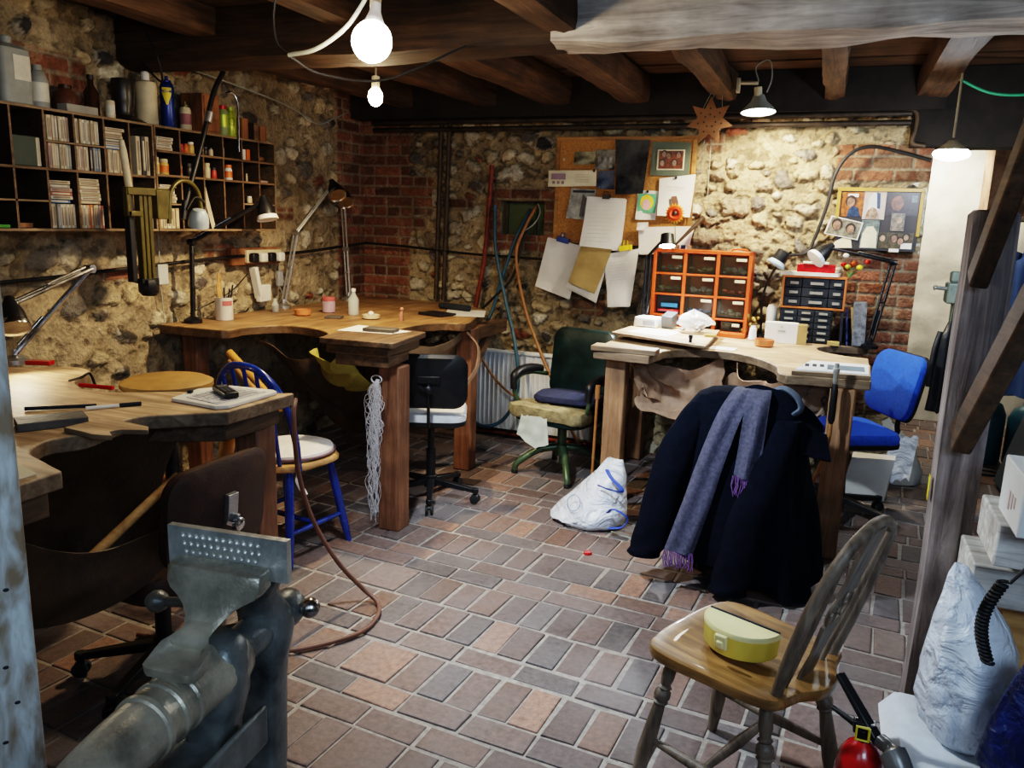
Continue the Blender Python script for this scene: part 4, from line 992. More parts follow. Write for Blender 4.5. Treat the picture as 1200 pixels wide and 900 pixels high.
upright(2.884, 3.004, 1.759, 'row under the stack, ' + C_, 8, ['cream', 'tan', 'cream', 'ivory']); stacked(2.886, 3.01, 1.868, 'stack in ' + C_, ['blue', 'white', 'dark', 'cream', 'tan', 'cream'])
upright(2.574, 2.708, 1.498, 'row in first lower compartment', 8, ['ivory', 'cream', 'grey', 'white', 'cream']); stacked(2.576, 2.70, 1.608, 'stack in first lower compartment', ['blue', 'ivory', 'dull red', 'pinkish', 'grey', 'cream'])
upright(2.726, 2.862, 1.498, 'row in second lower compartment', 9, ['cream', 'ivory', 'tan', 'pinkish', 'orange', 'cream', 'ivory', 'pinkish', 'dull red']); stacked(2.73, 2.86, 1.608, 'stack in second lower compartment', ['tan', 'white', 'cream', 'ivory', 'tan', 'cream', 'cream'])
upright(3.075, 3.155, 1.759, 'tall ones behind the cream tube', 3, ['cream', 'dark', 'cream'], h=.19, group='tall cases'); upright(3.06, 3.155, 1.498, 'low behind the olive wall arm', 4, ['tan', 'cream', 'cream', 'grey'], group='tall cases')
stacked(3.20, 3.33, 1.892, 'top left hole of jar shelf', ['cream', 'white', 'cream', 'ivory']); stacked(3.20, 3.33, 1.628, 'on the half shelf of jar shelf', ['cream', 'ivory', 'cream', 'white', 'cream', 'ivory'], .0155)
upright(3.20, 3.33, 1.498, 'bottom left hole of jar shelf', 5, ['tan', 'cream', 'ivory', 'cream', 'tan'], h=.105)
b = MB().b2((XF - .17, 2.422, 1.759), (XF - .02, 2.555, 1.885)); t = solo('storage_tin', 'dull green storage box in the pigeonhole left of the cassettes', 'box', b, tint('dull green', (.055, .075, .06), .6), bevel=.004)
build(MB().b2((XF - .0195, 2.535, 1.762), (XF - .0185, 2.553, 1.88)), 'label_strip', M['case cream'], t)
solo('wooden_box', 'low brown box at the bottom of the pigeonhole left of the cassettes', 'box', MB().b2((XF - .12, 2.43, 1.498), (XF - .03, 2.5, 1.52)), M['redwood'], bevel=.003)
solo('folded_cloth', 'green cloth edge lying in the leftmost bottom pigeonhole', 'cloth', MB().b2((XF - .15, 2.28, 1.498), (XF - .01, 2.38, 1.512)), tint('green rag', (.08, .3, .05), .9), bevel=.004)

# jars and small bottles
def jar(y, z, r, h, body, lid, label, x=None, lab=None, lidh=.2, kind='jar', neck=.8, group='small jars on the brown pigeonhole shelf'):
    x = XF - .035 - r if x is None else x
    t = thing(kind, label, kind, (x, y, z), 0, group)
    hb = h * (1 - lidh)
    build(MB().lathe([(r * .9, 0), (r, .003), (r, hb * .82), (r * neck, hb * .97), (r * neck, hb)], n=14), 'body', body, t, local=True)
    build(MB().lathe([(r * neck * 1.08, hb * .985), (r * neck * 1.1, h * .985), (r * neck * .95, h), (.0005, h)], n=14), 'lid', lid, t, local=True)
    if lab: build(MB().lathe([(r * 1.012, hb * .18), (r * 1.012, hb * .72)], n=14, caps=False), 'label', lab, t, local=True)
    return t
jy = tint('yellow jar', (.62, .42, .12), .35); jo = tint('orange lid', (.7, .16, .02), .4); jr = tint('red jar', (.5, .05, .03), .4); jc = tint('cream jar', (.62, .52, .34), .4); jd = tint('dark jar', (.03, .025, .025), .3); jb = tint('pale blue label', (.4, .5, .62), .6); jw = M['white']
z2, z1, z3 = 1.772, 1.892, 1.498
for (y, z, r, h, bo, li, la, lab) in [
    (3.225, z2, .02, .085, jc, jc, 'cream jar standing left of two in the first hole of the middle row', jy), (3.285, z2, .024, .08, jy, jc, 'yellow jar with a cream lid right of the cream one in the middle row', jo),
    (3.385, z2, .013, .07, jc, jr, 'thin pale bottle with a red cap in the second hole of the middle row', jr), (3.455, z2, .02, .07, jd, jd, 'dark jar in the second hole of the middle row', None),
    (3.40, z1, .014, .045, jr, jr, 'small red pot left of three in the second hole of the top row', None), (3.435, z1, .016, .05, jo, jr, 'small orange pot in the middle of the second hole of the top row', None), (3.475, z1, .017, .062, jy, jw, 'small yellow pot with white lid in the second hole of the top row', None),
    (3.535, z1, .013, .048, jc, jd, 'first of the three tiny black-capped jars in the third hole of the top row', None), (3.578, z1, .013, .046, jd, jd, 'middle one of the three tiny black-capped jars in the third hole of the top row', None), (3.62, z1, .013, .046, jc, jd, 'last of the three tiny black-capped jars in the third hole of the top row', None),
    (3.54, z2, .019, .085, jc, jw, 'tall cream jar left of two in the third hole of the middle row', jy), (3.59, z2, .017, .082, jc, jc, 'narrow cream jar beside the tall cream one in the third hole of the middle row', None), (3.64, z2, .016, .06, jr, jd, 'dark red jar at the right of the third hole of the middle row', None),
    (3.705, z1, .021, .08, jw, jw, 'white plastic bottle with a bright face in the fourth hole of the top row', jw), (3.70, z2, .022, .09, jw, jw, 'white bottle with a pale blue label in the fourth hole of the middle row', jb), (3.765, z2, .022, .085, jw, jo, 'white jar with orange label beside the blue-labelled bottle', jo),
    (3.86, z3 + .15, .018, .055, jc, jc, 'cream pot on the half shelf of the fifth column', None), (3.93, z3 + .15, .016, .04, jc, jw, 'small cream pot right of the other pot on the half shelf', None), (3.90, z2, .006, .045, jc, jc, 'tiny cream stub standing in the fifth hole of the middle row', None)]:
    jar(y, z, r, h, bo, li, la, lab=lab)
solo('small_box', 'white and orange little box in the fifth hole of the top row', 'box', MB().box((XF - .04, 3.865, z1 + .03), (.03, .028, .06)), jw, bevel=.002)
solo('small_box', 'orange little box right of the white one in the fifth hole of the top row', 'box', MB().box((XF - .04, 3.905, z1 + .031), (.03, .026, .062)), jo, bevel=.002)
solo('pebble', 'lumpy brown stone in the last hole of the top row', 'stone', MB().ell((XF - .05, 4.03, z1 + .017), (.03, .028, .018), 12, 8), M['redwood'])
solo('brick_chip', 'pinkish chip lying in the last hole of the middle row', 'chip', MB().box((XF - .04, 4.04, z2 + .006), (.03, .06, .012)), M['case pinkish'], bevel=.002)
solo('rolled_paper', 'cream slip of card leaning in the third hole of the bottom row', 'card', MB().bar((XF - .03, 3.60, 1.499), (XF - .03, 3.53, 1.73), .002, .03), M['case cream'])

# ------- on top of the shelves
ZT = 2.0105
def bottle(name, label, cat, y, prof, m, x=-3.32, cap=None, capm=None, labm=None, lz=None, n=18, group='containers on top of the shelves', z=ZT):
    t = thing(name, label, cat, (x, y, z), 0, group)
    build(MB().lathe(prof, n=n), 'body', m, t, local=True)
    if cap: build(MB().lathe(cap, n=14), 'cap', capm or M['white'], t, local=True)
    if labm: build(MB().lathe([(max(r for r, _ in prof) * 1.008, lz[0]), (max(r for r, _ in prof) * 1.008, lz[1])], n=n, caps=False), 'label', labm, t, local=True)
    return t
jt = thing('jerrycan', 'large milky plastic jerrycan at the left end of the cassette shelf', 'bottle', (-3.325, 2.50, ZT), 0, 'containers on top of the shelves')
build(MB().loft([[V((x * .85, y, z)) for x, y in rounded(.15 * s, .145 * s, .03 * s, 4)] for s, z in ((.9, 0), (1, .008), (1, .2), (.96, .225), (.6, .243), (.36, .248))]), 'body', M['dusk'], jt, local=True)
build(MB().lathe([(.024, .244), (.024, .274), (.02, .278)], n=16), 'cap', M['dusk'], jt, local=True)
build(MB().b2((.0645, -.02, .1), (.0655, .055, .2)), 'label', M['case ivory'], jt, local=True)
bottle('plastic_bottle', 'smaller milky bottle with a pale label beside the jerrycan', 'bottle', 2.632, [(.038, 0), (.042, .005), (.042, .12), (.03, .155), (.017, .165)], M['dusk'], cap=[(.02, .163), (.02, .185), (.001, .186)], labm=M['case ivory'], lz=(.03, .11), capm=M['dusk'])
bottle('brown_jug', 'squat brown jug in shadow on the cassette shelf', 'jug', 2.80, [(.04, 0), (.052, .01), (.056, .06), (.04, .1), (.025, .115)], tint('brown jug', (.12, .05, .03), .3), x=-3.36, cap=[(.028, .113), (.028, .13), (.001, .131)], capm=M['amber'])
bottle('dark_bottle', 'dark brown glass bottle beside the small light tin', 'bottle', 2.905, [(.03, 0), (.034, .005), (.034, .11), (.014, .145), (.013, .175)], M['amber'], cap=[(.015, .17), (.015, .19), (.001, .19)], capm=M['black'])
solo('card_box', 'flat white cardboard box lying on the cassette shelf', 'box', MB().b2((-3.30, 2.70, ZT), (-3.235, 2.865, ZT + .035)), tint('dull card', (.34, .32, .28), .8), bevel=.003)
bottle('spice_tin', 'small pale cylindrical tin at the front of the cassette shelf', 'tin', 2.945, [(.021, 0), (.022, .003), (.022, .075), (.019, .08), (.001, .08)], M['cream'], x=-3.25, labm=M['case ivory'], lz=(.012, .06))
fn_ = MB().lathe([(.105, .0), (.10, .006), (.045, .03), (.04, .05), (.052, .09), (.056, .17), (.05, .2), (.03, .205)], (-3.315, 3.085, ZT), n=22)
solo('oil_funnel', 'dark upturned funnel-shaped can between the tin and the white bottle', 'funnel', fn_, tint('dark tin', (.025, .02, .016), .35, ))
bottle('white_bottle', 'tall white plastic bottle beside the blue spray can', 'bottle', 3.235, [(.048, 0), (.052, .006), (.053, .19), (.047, .21), (.018, .22)], M['cream'], cap=[(.02, .218), (.02, .255), (.014, .262), (.001, .263)])
wd = thing('spray_can', 'tall blue spray can with a yellow shield and lettering', 'spray can', (-3.30, 3.355, ZT), 0, 'containers on top of the shelves')
build(MB().lathe([(.033, 0), (.035, .004), (.035, .205), (.03, .222), (.024, .228)], n=22), 'body', M['wd'], wd, local=True)
build(MB().lathe([(.023, .227), (.023, .238), (.009, .242), (.009, .26), (.0005, .26)], n=16), 'cap', M['wd'], wd, local=True)
AW = math.radians(-48)
sh = MB()
sh.sheet(lambda u, v: V((.0355 * math.cos(AW + (u - .5) * 1.4 * min(1, .15 + 1.3 * v)), .0355 * math.sin(AW + (u - .5) * 1.4 * min(1, .15 + 1.3 * v)), .115 + .085 * v)), 10, 8)
so = build(sh, 'shield', M['wdyellow'], wd, local=True)
ax = V((math.cos(AW), math.sin(AW), 0)); ex_ = V((-math.sin(AW), math.cos(AW), 0))
wc_ = V((-3.30, 3.355, ZT)) + ax * .0362
words('lettering', 'WD-40', .019, wc_ + V((0, 0, .18)), ex_, (0, 0, 1), M['wd'], so, bold=True)
bottle('spray_can', 'short cream spray can right of the blue one', 'spray can', 3.455, [(.028, 0), (.030, .004), (.030, .10), (.024, .118)], M['cream'], x=-3.28, cap=[(.02, .117), (.02, .13), (.008, .134), (.008, .148), (.001, .149)], capm=M['olive'], labm=tint('plum label', (.3, .12, .14)), lz=(.03, .085))
dx = thing('drawer_box', 'reddish brown wooden drawer box on top of the jar shelf', 'box', (-3.31, 3.60, ZT), 0)
build(MB().b2((-.075, -.065, 0), (.075, .065, .205)), 'case', M['redwood'], dx, local=True, bevel=.003)
for k in range(3): build(MB().b2((.075, -.055, .012 + k * .062), (.081, .055, .066 + k * .062)), 'drawer_front', M['redwood'], dx, local=True, bevel=.002)
for k, (y, lab) in enumerate(((3.735, 'lime spray can with a red cap, next to the wooden drawer box'), (3.80, 'bright lime spray can marked with a ring, at the right of the pair'))):
    t = bottle('spray_can', lab, 'spray can', y, [(.027, 0), (.029, .004), (.029, .13), (.02, .146)], M['lime'] if k else tint('grey lime', (.25, .3, .12), .35), x=-3.275, cap=[(.021, .145), (.021, .165), (.001, .166)], capm=M['red'] if k == 0 else M['lime'], labm=M['lime'] if k == 0 else None, lz=(.05, .115) if k == 0 else None)
    if k:
        rg = [V((.0294 * math.cos(a0), .0294 * math.sin(a0), .085 + .02 * math.sin(q))) for q in [2 * PI * i / 20 for i in range(21)] for a0 in [math.radians(-40) + .62 * math.cos(q)]]
        build(MB().tube(rg, .0013, 6), 'ring_mark', M['ink'], t, local=True)
for k, (y, lab, mm) in enumerate(((3.885, 'red-brown wooden block standing beside the lime cans', 'redwood'), (3.985, 'dark spined book between the two wooden blocks', 'shelf_dark'), (4.045, 'red-brown wooden block at the right end of the jar shelf', 'redwood'))):
    solo('wooden_block' if k != 1 else 'book', lab, 'block' if k != 1 else 'book', MB().b2((-3.36, y - .026, ZT), (-3.245, y + .026 - (.012 if k == 1 else 0), ZT + (.115, .10, .09)[k])), M[mm], bevel=.002)
solo('metal_hook', 'bright bent metal rod hooked among the lime spray cans', 'rod', MB().tube(spl([(-3.21, 3.78, 1.93), (-3.205, 3.78, 2.1), (-3.205, 3.775, 2.2), (-3.21, 3.74, 2.245), (-3.215, 3.70, 2.235)], 6), .006, 8), M['chrome'])

# ------- olive counterbalanced arm hanging in front of the shelves
oa = thing('counterbalance_lamp', 'olive green counterbalanced wall arm with black tail, hanging before the shelves', 'lamp arm', (-2.99, 2.86, 1.18))
build(MB().b2((-3.02, 2.772, 1.26), (-2.985, 2.80, 1.66)), 'back_plate', M['black'], oa, bevel=.003)
rl_ = MB()
for y in (2.826, 2.852, 2.878): rl_.b2((-2.995, y - .010, 1.27), (-2.965, y + .010, 1.665))
rl_.b2((-3.0, 2.818, 1.27), (-2.985, 2.886, 1.66))
build(rl_, 'rails', M['olive'], oa, bevel=.003)
br = MB().b2((-2.985, 2.745, 1.655), (-2.955, 2.99, 1.69)).b2((-2.985, 2.745, 1.56), (-2.96, 2.83, 1.585)).b2((-2.985, 2.742, 1.56), (-2.96, 2.766, 1.69)).b2((-2.99, 2.905, 1.55), (-2.95, 2.995, 1.685))
build(br, 'bracket', M['olive'], oa, bevel=.004)
arc = [(-2.955, 2.975, 1.53)] + [(-2.955, 3.085 - .10 * math.cos(PI * k / 10), 1.635 + .10 * math.sin(PI * k / 10)) for k in range(11)] + [(-2.955, 3.195, 1.575)]
build(MB().tube(spl(arc, 3), .011, 10), 'curved_arm', M['olive'], oa)
tl = MB().lathe([(.03, 0), (.046, .02), (.046, .06), (.038, .075)], (-2.975, 2.85, 1.195), (0, 0, 1), 8); tl.b2((-3.01, 2.80, 1.255), (-2.96, 2.90, 1.275))
build(tl, 'tail_weight', M['black'], oa)
shd = MB().lathe([(.012, .045), (.03, .04), (.044, .015), (.05, -.02), (.05, -.045), (.046, -.045), (.046, -.02), (.03, .02), (.001, .03)], (-2.95, 3.165, 1.56), (.25, -.15, 1), 22)
build(shd, 'lamp_shade', M['greyshade'], oa); build(MB().tube(spl([(-2.955, 3.19, 1.58), (-2.94, 3.2, 1.63), (-2.95, 3.15, 1.66), (-2.96, 3.10, 1.60)], 5), .005, 6), 'flex', M['cable'], oa)
build(MB().lathe([(.010, .0), (.016, .02), (.0165, .2), (.010, .25), (.001, .252)], (-3.002, 2.80, 1.645), (-.0, -.12, 1), 14), 'cream_sleeve', M['cream'], oa)['label'] = 'upright cream sleeve'
fx = thing('flexible_shaft', 'black flexible drive shaft hanging from the beam past the jar shelf', 'flexible shaft', (-3.0, 3.25, 1.6))
build(MB().tube(spl([(-3.02, 3.46, 2.30), (-3.0, 3.36, 2.18), (-2.99, 3.28, 2.0), (-2.985, 3.2, 1.82), (-2.985, 3.14, 1.68), (-2.98, 3.10, 1.585)], 6), .0125, 10), 'shaft', M['black'], fx)
build(MB().cyl((-2.99, 3.315, 2.08), (-2.988, 3.295, 2.03), .02, n=14), 'clamp', M['alu'], fx)
build(MB().cyl((-2.982, 3.115, 1.64), (-2.978, 3.09, 1.55), .018, .013, 14), 'handpiece', M['black'], fx)

# ------- left wall fittings
jb_ = thing('junction_box', 'pale grey junction box on the left wall with a thin cable rising', 'junction box', (-3.41, 3.36, 1.19))
build(MB().b2((-3.455, 3.325, 1.19), (-3.395, 3.395, 1.30)), 'box', tint('pale grey', (.5, .52, .5), .5), jb_, bevel=.004)
build(MB().tube([(-3.42, 3.36, 1.30), (-3.42, 3.36, 1.49)], .004, 6), 'cable', M['cable_white'], jb_); build(MB().tube([(-3.43, 3.37, 1.19), (-3.43, 3.38, .98)], .003, 6), 'cable', M['cable_white'], jb_)
solo('wall_cable', 'black cable running along the left wall to the sockets', 'cable', MB().tube(spl([(-3.42, -.3, 1.23), (-3.40, 1.2, 1.235), (-3.41, 2.0, 1.245), (-3.40, 2.6, 1.26), (-3.41, 3.1, 1.285), (-3.41, 3.6, 1.31), (-3.41, 4.0, 1.325), (-3.41, 4.6, 1.335), (-3.40, 5.0, 1.36), (-3.38, 5.36, 1.385)], 6), .010, 8), M['cable'])
solo('wall_cable', 'black cable sagging along the back wall past the pipes', 'cable', MB().tube(spl([(-3.38, 5.37, 1.39), (-3.0, 5.39, 1.375), (-2.5, 5.40, 1.345), (-2.0, 5.40, 1.335), (-1.55, 5.40, 1.32)], 6), .009, 8), M['cable'])
bdp = thing('socket_strip', 'brown board carrying sockets and plugs on the left wall above the far left bench', 'socket', (-3.40, 4.14, 1.28))
build(MB().b2((-3.455, 3.92, 1.27), (-3.41, 4.38, 1.375)), 'board', M['redwood'], bdp, bevel=.003)
build(MB().b2((-3.41, 4.03, 1.282), (-3.385, 4.365, 1.362)), 'faceplate', M['cream'], bdp, bevel=.005)
for y, c in ((4.07, 'black'), (4.155, 'white'), (4.24, 'black'), (4.325, 'white')):
    build(MB().b2((-3.385, y - .03, 1.285), (-3.345, y + .03, 1.345)), 'plug', M[c], bdp, bevel=.012, seg=3)['label'] = c + ' plug'
mp_ = thing('multiway_adapter', 'white multi-way adapter hanging below the sockets on the left wall', 'adapter', (-3.40, 4.15, 1.05))
build(MB().bar((-3.40, 4.10, 1.255), (-3.40, 4.15, 1.05), .055, .03), 'body', M['white'], mp_, bevel=.006)
build(MB().b2((-3.415, 4.13, 1.03), (-3.375, 4.24, 1.14)), 'side_block', M['white'], mp_, bevel=.008)
tr = thing('inline_switch', 'grey in-line transformer dangling from a plug on the left wall', 'transformer', (-3.38, 4.32, 1.13))
build(MB().box((-3.38, 4.33, 1.17), (.03, .05, .10)), 'body', tint('mid grey', (.3, .31, .33), .5), tr, bevel=.008)
build(MB().tube(spl([(-3.36, 4.325, 1.285), (-3.38, 4.33, 1.25), (-3.38, 4.33, 1.215)], 5), .004, 6), 'cable', M['cable_white'], tr); build(MB().tube(spl([(-3.38, 4.33, 1.12), (-3.37, 4.36, 1.05), (-3.34, 4.38, .992)], 5), .003, 6), 'cable', M['cable_white'], tr)

# ------- anglepoise lamps
def anglepoise(label, pts, head_dir, m, head_m, base_m=None, rim=None, hr=.055, double=True, base=True, lit=None, arm_r=.0075, group=None, tube=True):
    """pts: base, elbow, wrist ; head hangs at the wrist pointing along head_dir"""
    p0, p1, p2 = map(V, pts)
    t = thing('anglepoise_lamp', label, 'lamp', p0, 0, group)
    if base: build(MB().lathe([(.05, 0), (.05, .018), (.03, .028), (.014, .036), (.012, .06)], p0, (0, 0, 1), 22), 'base', base_m or m, t)
    for nm, a, c in (('lower_arm', p0 + V((0, 0, .04)), p1), ('upper_arm', p1, p2)):
        d = (c - a).normalized(); x, y, _ = frame_of(d); b = MB()
        if tube:
            for s in ((-1, 1) if double else (0,)): b.tube([a + x * .013 * s, c + x * .013 * s], arm_r, 8)
            b.box((a + c) / 2, (.03, .03, .012)) if double else None
            if nm == 'lower_arm': b.cyl(a.lerp(c, .08) + y * .014, a.lerp(c, .4) + y * .014, .007, n=10)
        else: b.bar(a, c, .022, .022)
        ao = build(b, nm, m, t)
        if nm == 'upper_arm': build(MB().tube([a.lerp(c, .05) + y * .014, a.lerp(c, .55) + y * .014], .006, 8), 'spring', M['chrome'], ao)
    build(MB().cyl(p1 - V((.02, 0, 0)), p1 + V((.02, 0, 0)), .018, n=14), 'elbow_joint', m, t)
    d = V(head_dir).normalized(); h0 = p2 + d * .005
    ho = build(MB().lathe([(.001, -.035), (.018, -.035), (.022, -.02), (.03, .0), (hr * .8, .03), (hr, .085), (hr, .095), (hr * .94, .095), (hr * .76, .035), (.02, .01), (.001, .008)], h0, d, 22), 'lamp_shade', head_m, t)
    if rim: build(MB().lathe([(hr * 1.0, .078), (hr * 1.12, .098), (hr * 1.1, .104), (hr * .96, .098)], h0, d, 24), 'shade_rim', rim, ho)
    build(MB().ell(h0 + d * .05, .022, 14, 10), 'bulb', lit or M['white'], ho)
    return t
anglepoise('chrome anglepoise lamp clamped to the nearest bench at the left edge', [(-3.10, 2.25, .951), (-2.96, 2.52, 1.335), (-2.95, 2.14, 1.215)], (.5, -.3, -.8), M['chrome'], M['black'], lit=M['bulbwarm'], rim=M['chrome'], base_m=M['alu'], arm_r=.009)
solo('lamp_clamp', 'red clamp plate at the foot of the chrome anglepoise', 'clamp', MB().box((-2.985, 2.27, .962), (.10, .04, .018), rz=.4), M['red'], bevel=.003)
anglepoise('black anglepoise lamp at the front left of the far left bench, reaching over it', [(-3.30, 3.46, .976), (-3.34, 3.52, 1.42), (-3.06, 3.80, 1.66)], (.25, -.05, -.95), M['blackmetal'], M['black'], rim=M['white'], double=False, arm_r=.013)
anglepoise('steel anglepoise lamp with a black head raised high on the far left bench', [(-3.36, 4.34, .976), (-3.33, 4.45, 1.47), (-3.22, 4.72, 1.80)], (.5, -.3, -.6), M['alu'], M['black'], rim=M['chrome'], arm_r=.0075)
anglepoise('steel anglepoise lamp in the wall corner of the far left bench', [(-3.30, 5.02, .976), (-3.34, 5.05, 1.35), (-3.32, 4.98, 1.76)], (.55, -.35, -.7), M['alu'], M['black'], rim=M['chrome'], arm_r=.0075)
b = MB().tube(spl([(-3.32, 3.48, 1.42), (-3.25, 3.5, 1.2), (-3.26, 3.52, 1.06), (-3.2, 3.6, .99)], 6), .004, 6)
solo('lamp_flex', 'thin black flex looping behind the paint can on the far left bench', 'cable', MB().tube(spl([(-3.36, 3.5, 1.02), (-3.30, 3.75, 1.12), (-3.36, 4.0, 1.22)], 6), .0035, 6), M['cable'])

# ------- on the far left bench
BT = .9765
pc = thing('paint_tin', 'white paint tin holding brushes and sticks on the far left bench', 'tin', (-3.255, 3.66, BT), 0)
build(MB().lathe([(.048, 0), (.05, .003), (.05, .128), (.052, .131), (.047, .131), (.046, .01)], n=26), 'tin', M['white'], pc, local=True)
lo = build(MB().sheet(lambda u, v: V((.0507 * math.cos(-1.0 + 1.2 * u), .0507 * math.sin(-1.0 + 1.2 * u), .085 + .028 * v)), 10, 2), 'label', tint('faded red', (.45, .12, .12)), pc, local=True)
for k, (dx_, dy, tx, ty, L_, mm, lab) in enumerate([(-.02, 0, -.03, .01, .25, 'pine', 'wide pale wooden paddle standing in the paint tin'), (-.01, -.022, .0, -.05, .2, 'pine', 'narrow pale stick standing in the paint tin'), (.012, .015, .05, .07, .19, 'black', 'black brush handle leaning out of the paint tin'), (.02, -.01, .07, .02, .17, 'black', 'short black pen leaning out of the paint tin'), (-.012, .025, -.04, .03, .17, 'black', 'dark pencil at the back of the paint tin')]):
    p = V((-3.255 + dx_, 3.66 + dy, BT + .012)); q = p + V((tx * .4, ty * .4, L_))
    b = MB().bar(p, q, .03, .004, (1, 0, 0)) if k == 0 else MB().tube([p, q], .0045, 8)
    solo('brush' if k > 1 else 'stick', lab, 'stick' if k < 2 else 'brush', b, M[mm], 'tools in the paint tin')
solo('terracotta_dish', 'shallow terracotta dish on the far left bench', 'dish', MB().lathe([(.04, 0), (.05, .006), (.052, .036), (.047, .036), (.044, .01), (.001, .008)], (-3.03, 4.10, BT), n=26), M['terracotta'])
pj = thing('glass_jar', 'squat pinkish jar with a red checked lid on the far left bench', 'jar', (-2.99, 4.32, BT), 0)
build(MB().lathe([(.038, 0), (.042, .005), (.042, .07), (.038, .078)], n=22), 'body', tint('mauve jar', (.42, .3, .36), .2), pj, local=True)
build(MB().lathe([(.042, .076), (.043, .096), (.04, .1), (.001, .1)], n=22), 'lid', tint('red check lid', (.5, .12, .12), .5), pj, local=True)
gb = thing('glass_bottle', 'clear glass bottle with a white stopper on the far left bench', 'bottle', (-2.79, 4.30, BT), 0)
build(MB().lathe([(.03, 0), (.033, .004), (.033, .10), (.013, .135), (.012, .155)], n=22), 'body', M['bottleglass'], gb, local=True)
build(MB().lathe([(.0145, .15), (.0145, .168), (.001, .169)], n=16), 'stopper', M['white'], gb, local=True)
sb = thing('glass_bottle', 'tiny brown-filled glass bottle at the wall side of the far left bench', 'bottle', (-3.27, 4.14, BT), 0)
build(MB().lathe([(.02, 0), (.022, .003), (.022, .05), (.01, .07), (.01, .085)], n=18), 'body', M['bottleglass'], sb, local=True)
build(MB().lathe([(.0185, .003), (.0185, .04), (.001, .04)], n=16), 'liquid', M['amber'], sb, local=True)
solo('slate_block', 'small dark slate block on the far left bench before the bottle', 'block', MB().box((-2.80, 4.10, BT + .006), (.10, .07, .012), rz=.3), M['stoneplate'], bevel=.002)
di = thing('white_dish', 'round white dish with a lump of wax on the far left bench', 'dish', (-2.60, 4.20, BT), 0)
build(MB().lathe([(.04, 0), (.055, .006), (.056, .026), (.05, .026), (.047, .01), (.001, .01)], n=24), 'dish', M['cream'], di, local=True)
solo('wax_lump', 'white lump of wax in the round white dish', 'wax', MB().ell((-2.60, 4.20, BT + .03), (.02, .018, .018), 12, 8), M['white'])
fg = MB().tube([(-2.40, 4.22, BT), (-2.40, 4.22, BT + .04), (-2.395, 4.22, BT + .06)], [.009, .012, .006], 10).ell((-2.395, 4.22, BT + .072), .012, 10, 8).tube([(-2.40, 4.235, BT), (-2.40, 4.23, BT + .035)], .006, 8)
solo('figurine', 'little pink figurine standing on the far left bench', 'figurine', fg, tint('pink figure', (.5, .22, .16), .6))
solo('notebook', 'thin black notebook near the right end of the far left bench', 'notebook', MB().box((-2.36, 4.62, BT + .008), (.20, .15, .016), rz=-.3), M['black'], bevel=.002)
solo('tool_roll', 'dark grey rolled tool wallet at the right end of the far left bench', 'pouch', MB().tube([(-2.52, 4.98, BT + .022), (-2.27, 4.92, BT + .022)], [.021, .022], 12), M['charcoal'])
solo('paper_sheet', 'white sheet of paper at the right end of the far left bench', 'paper', MB().prism([(-2.30, 4.62), (-2.06, 4.70), (-2.20, 5.05), (-2.45, 4.95)], BT, BT + .0012), M['paper'])
solo('paper_sheet', 'scrap of white paper under the black stone on the corner slab', 'paper', MB().prism([(-2.38, 3.72), (-2.02, 3.66), (-2.06, 3.52), (-2.36, 3.48)], 1.0068, 1.008), M['paper'])
solo('sharpening_stone', 'black sharpening stone on the corner slab of the far left bench', 'stone', MB().box((-2.15, 3.57, 1.018), (.17, .09, .018), rz=.15), M['stoneplate'], bevel=.003)
# ------- hank of string
hk = MB(); rs = random.Random(2)
for k in range(46):
    x0 = -2.052 + rs.uniform(-.022, .022); y0 = 3.372 - rs.uniform(0.0, .02); ln = rs.uniform(.35, .80) if k % 5 else rs.uniform(.75, .83); pts = [(-2.045 + rs.uniform(-.01, .01), 3.365, .80)]
    a = rs.uniform(0, 6)
    for i in range(1, 15):
        t = i / 14; w = .012 + .03 * math.sin(t * PI) ; pts.append((x0 + w * (rs.uniform(-1, 1) * .55 + .5 * math.sin(a + t * 9)) - .012 * t, y0 - .004 - rs.uniform(0, .012), .80 - ln * t * .92))
    hk.tube(spl(pts, 3), .0013, 4, caps=False)
for k in range(7): hk.tube(spl([(-2.05 + .03 * math.cos(q + k), 3.366 - .005 * k * .3, .80 + .02 * math.sin(q + k)) for q in [i * .7 for i in range(10)]], 3), .0014, 4)
for k in range(5): hk.tube(spl([(-2.085 - .02 * math.sin(q) - .004 * k, 3.36, .45 + .11 * k * .5 + .05 * math.cos(q)) for q in [i * .7 for i in range(8)]], 3), .0012, 4)
solo('string_hank', 'long hank of white string hanging down the front bench leg', 'string', hk, M['string'])

# ------- on the nearest bench
NT = .9515
solo('white_board', 'white rounded-corner board lying at the right corner of the nearest bench', 'board', MB().prism([(-2.06, 2.04), (-1.85, 2.02), (-1.82, 2.05), (-1.82, 2.30), (-1.85, 2.32), (-2.03, 2.30), (-2.09, 2.2)], NT, NT + .012), M['white'], bevel=.002)
nw = thing('newspaper', 'printed newspaper sheet spread on the white board', 'newspaper', (-1.95, 2.17, NT + .0128), 0)
build(MB().prism([(-2.02, 2.07), (-1.86, 2.04), (-1.845, 2.27), (-2.03, 2.28)], NT + .0128, NT + .0145), 'sheet', mat('newsprint', (.55, .56, .6), .85, 0, .35, 60), nw)
ln = MB()
for k in range(11):
    for c_ in range(3): ln.b2((-2.01 + c_ * .053, 2.085 + k * .0155, NT + .0146), (-1.968 + c_ * .053, 2.091 + k * .0155, NT + .0149))
build(ln, 'print_lines', tint('grey ink', (.22, .22, .25)), nw)['kind'] = 'stuff'
ph = thing('cordless_phone', 'black cordless phone lying on the newspaper', 'phone', (-1.93, 2.16, NT + .015), math.radians(58))
build(MB().box((0, 0, .012), (.05, .155, .022)), 'body', M['black'], ph, local=True, bevel=.007, seg=3)
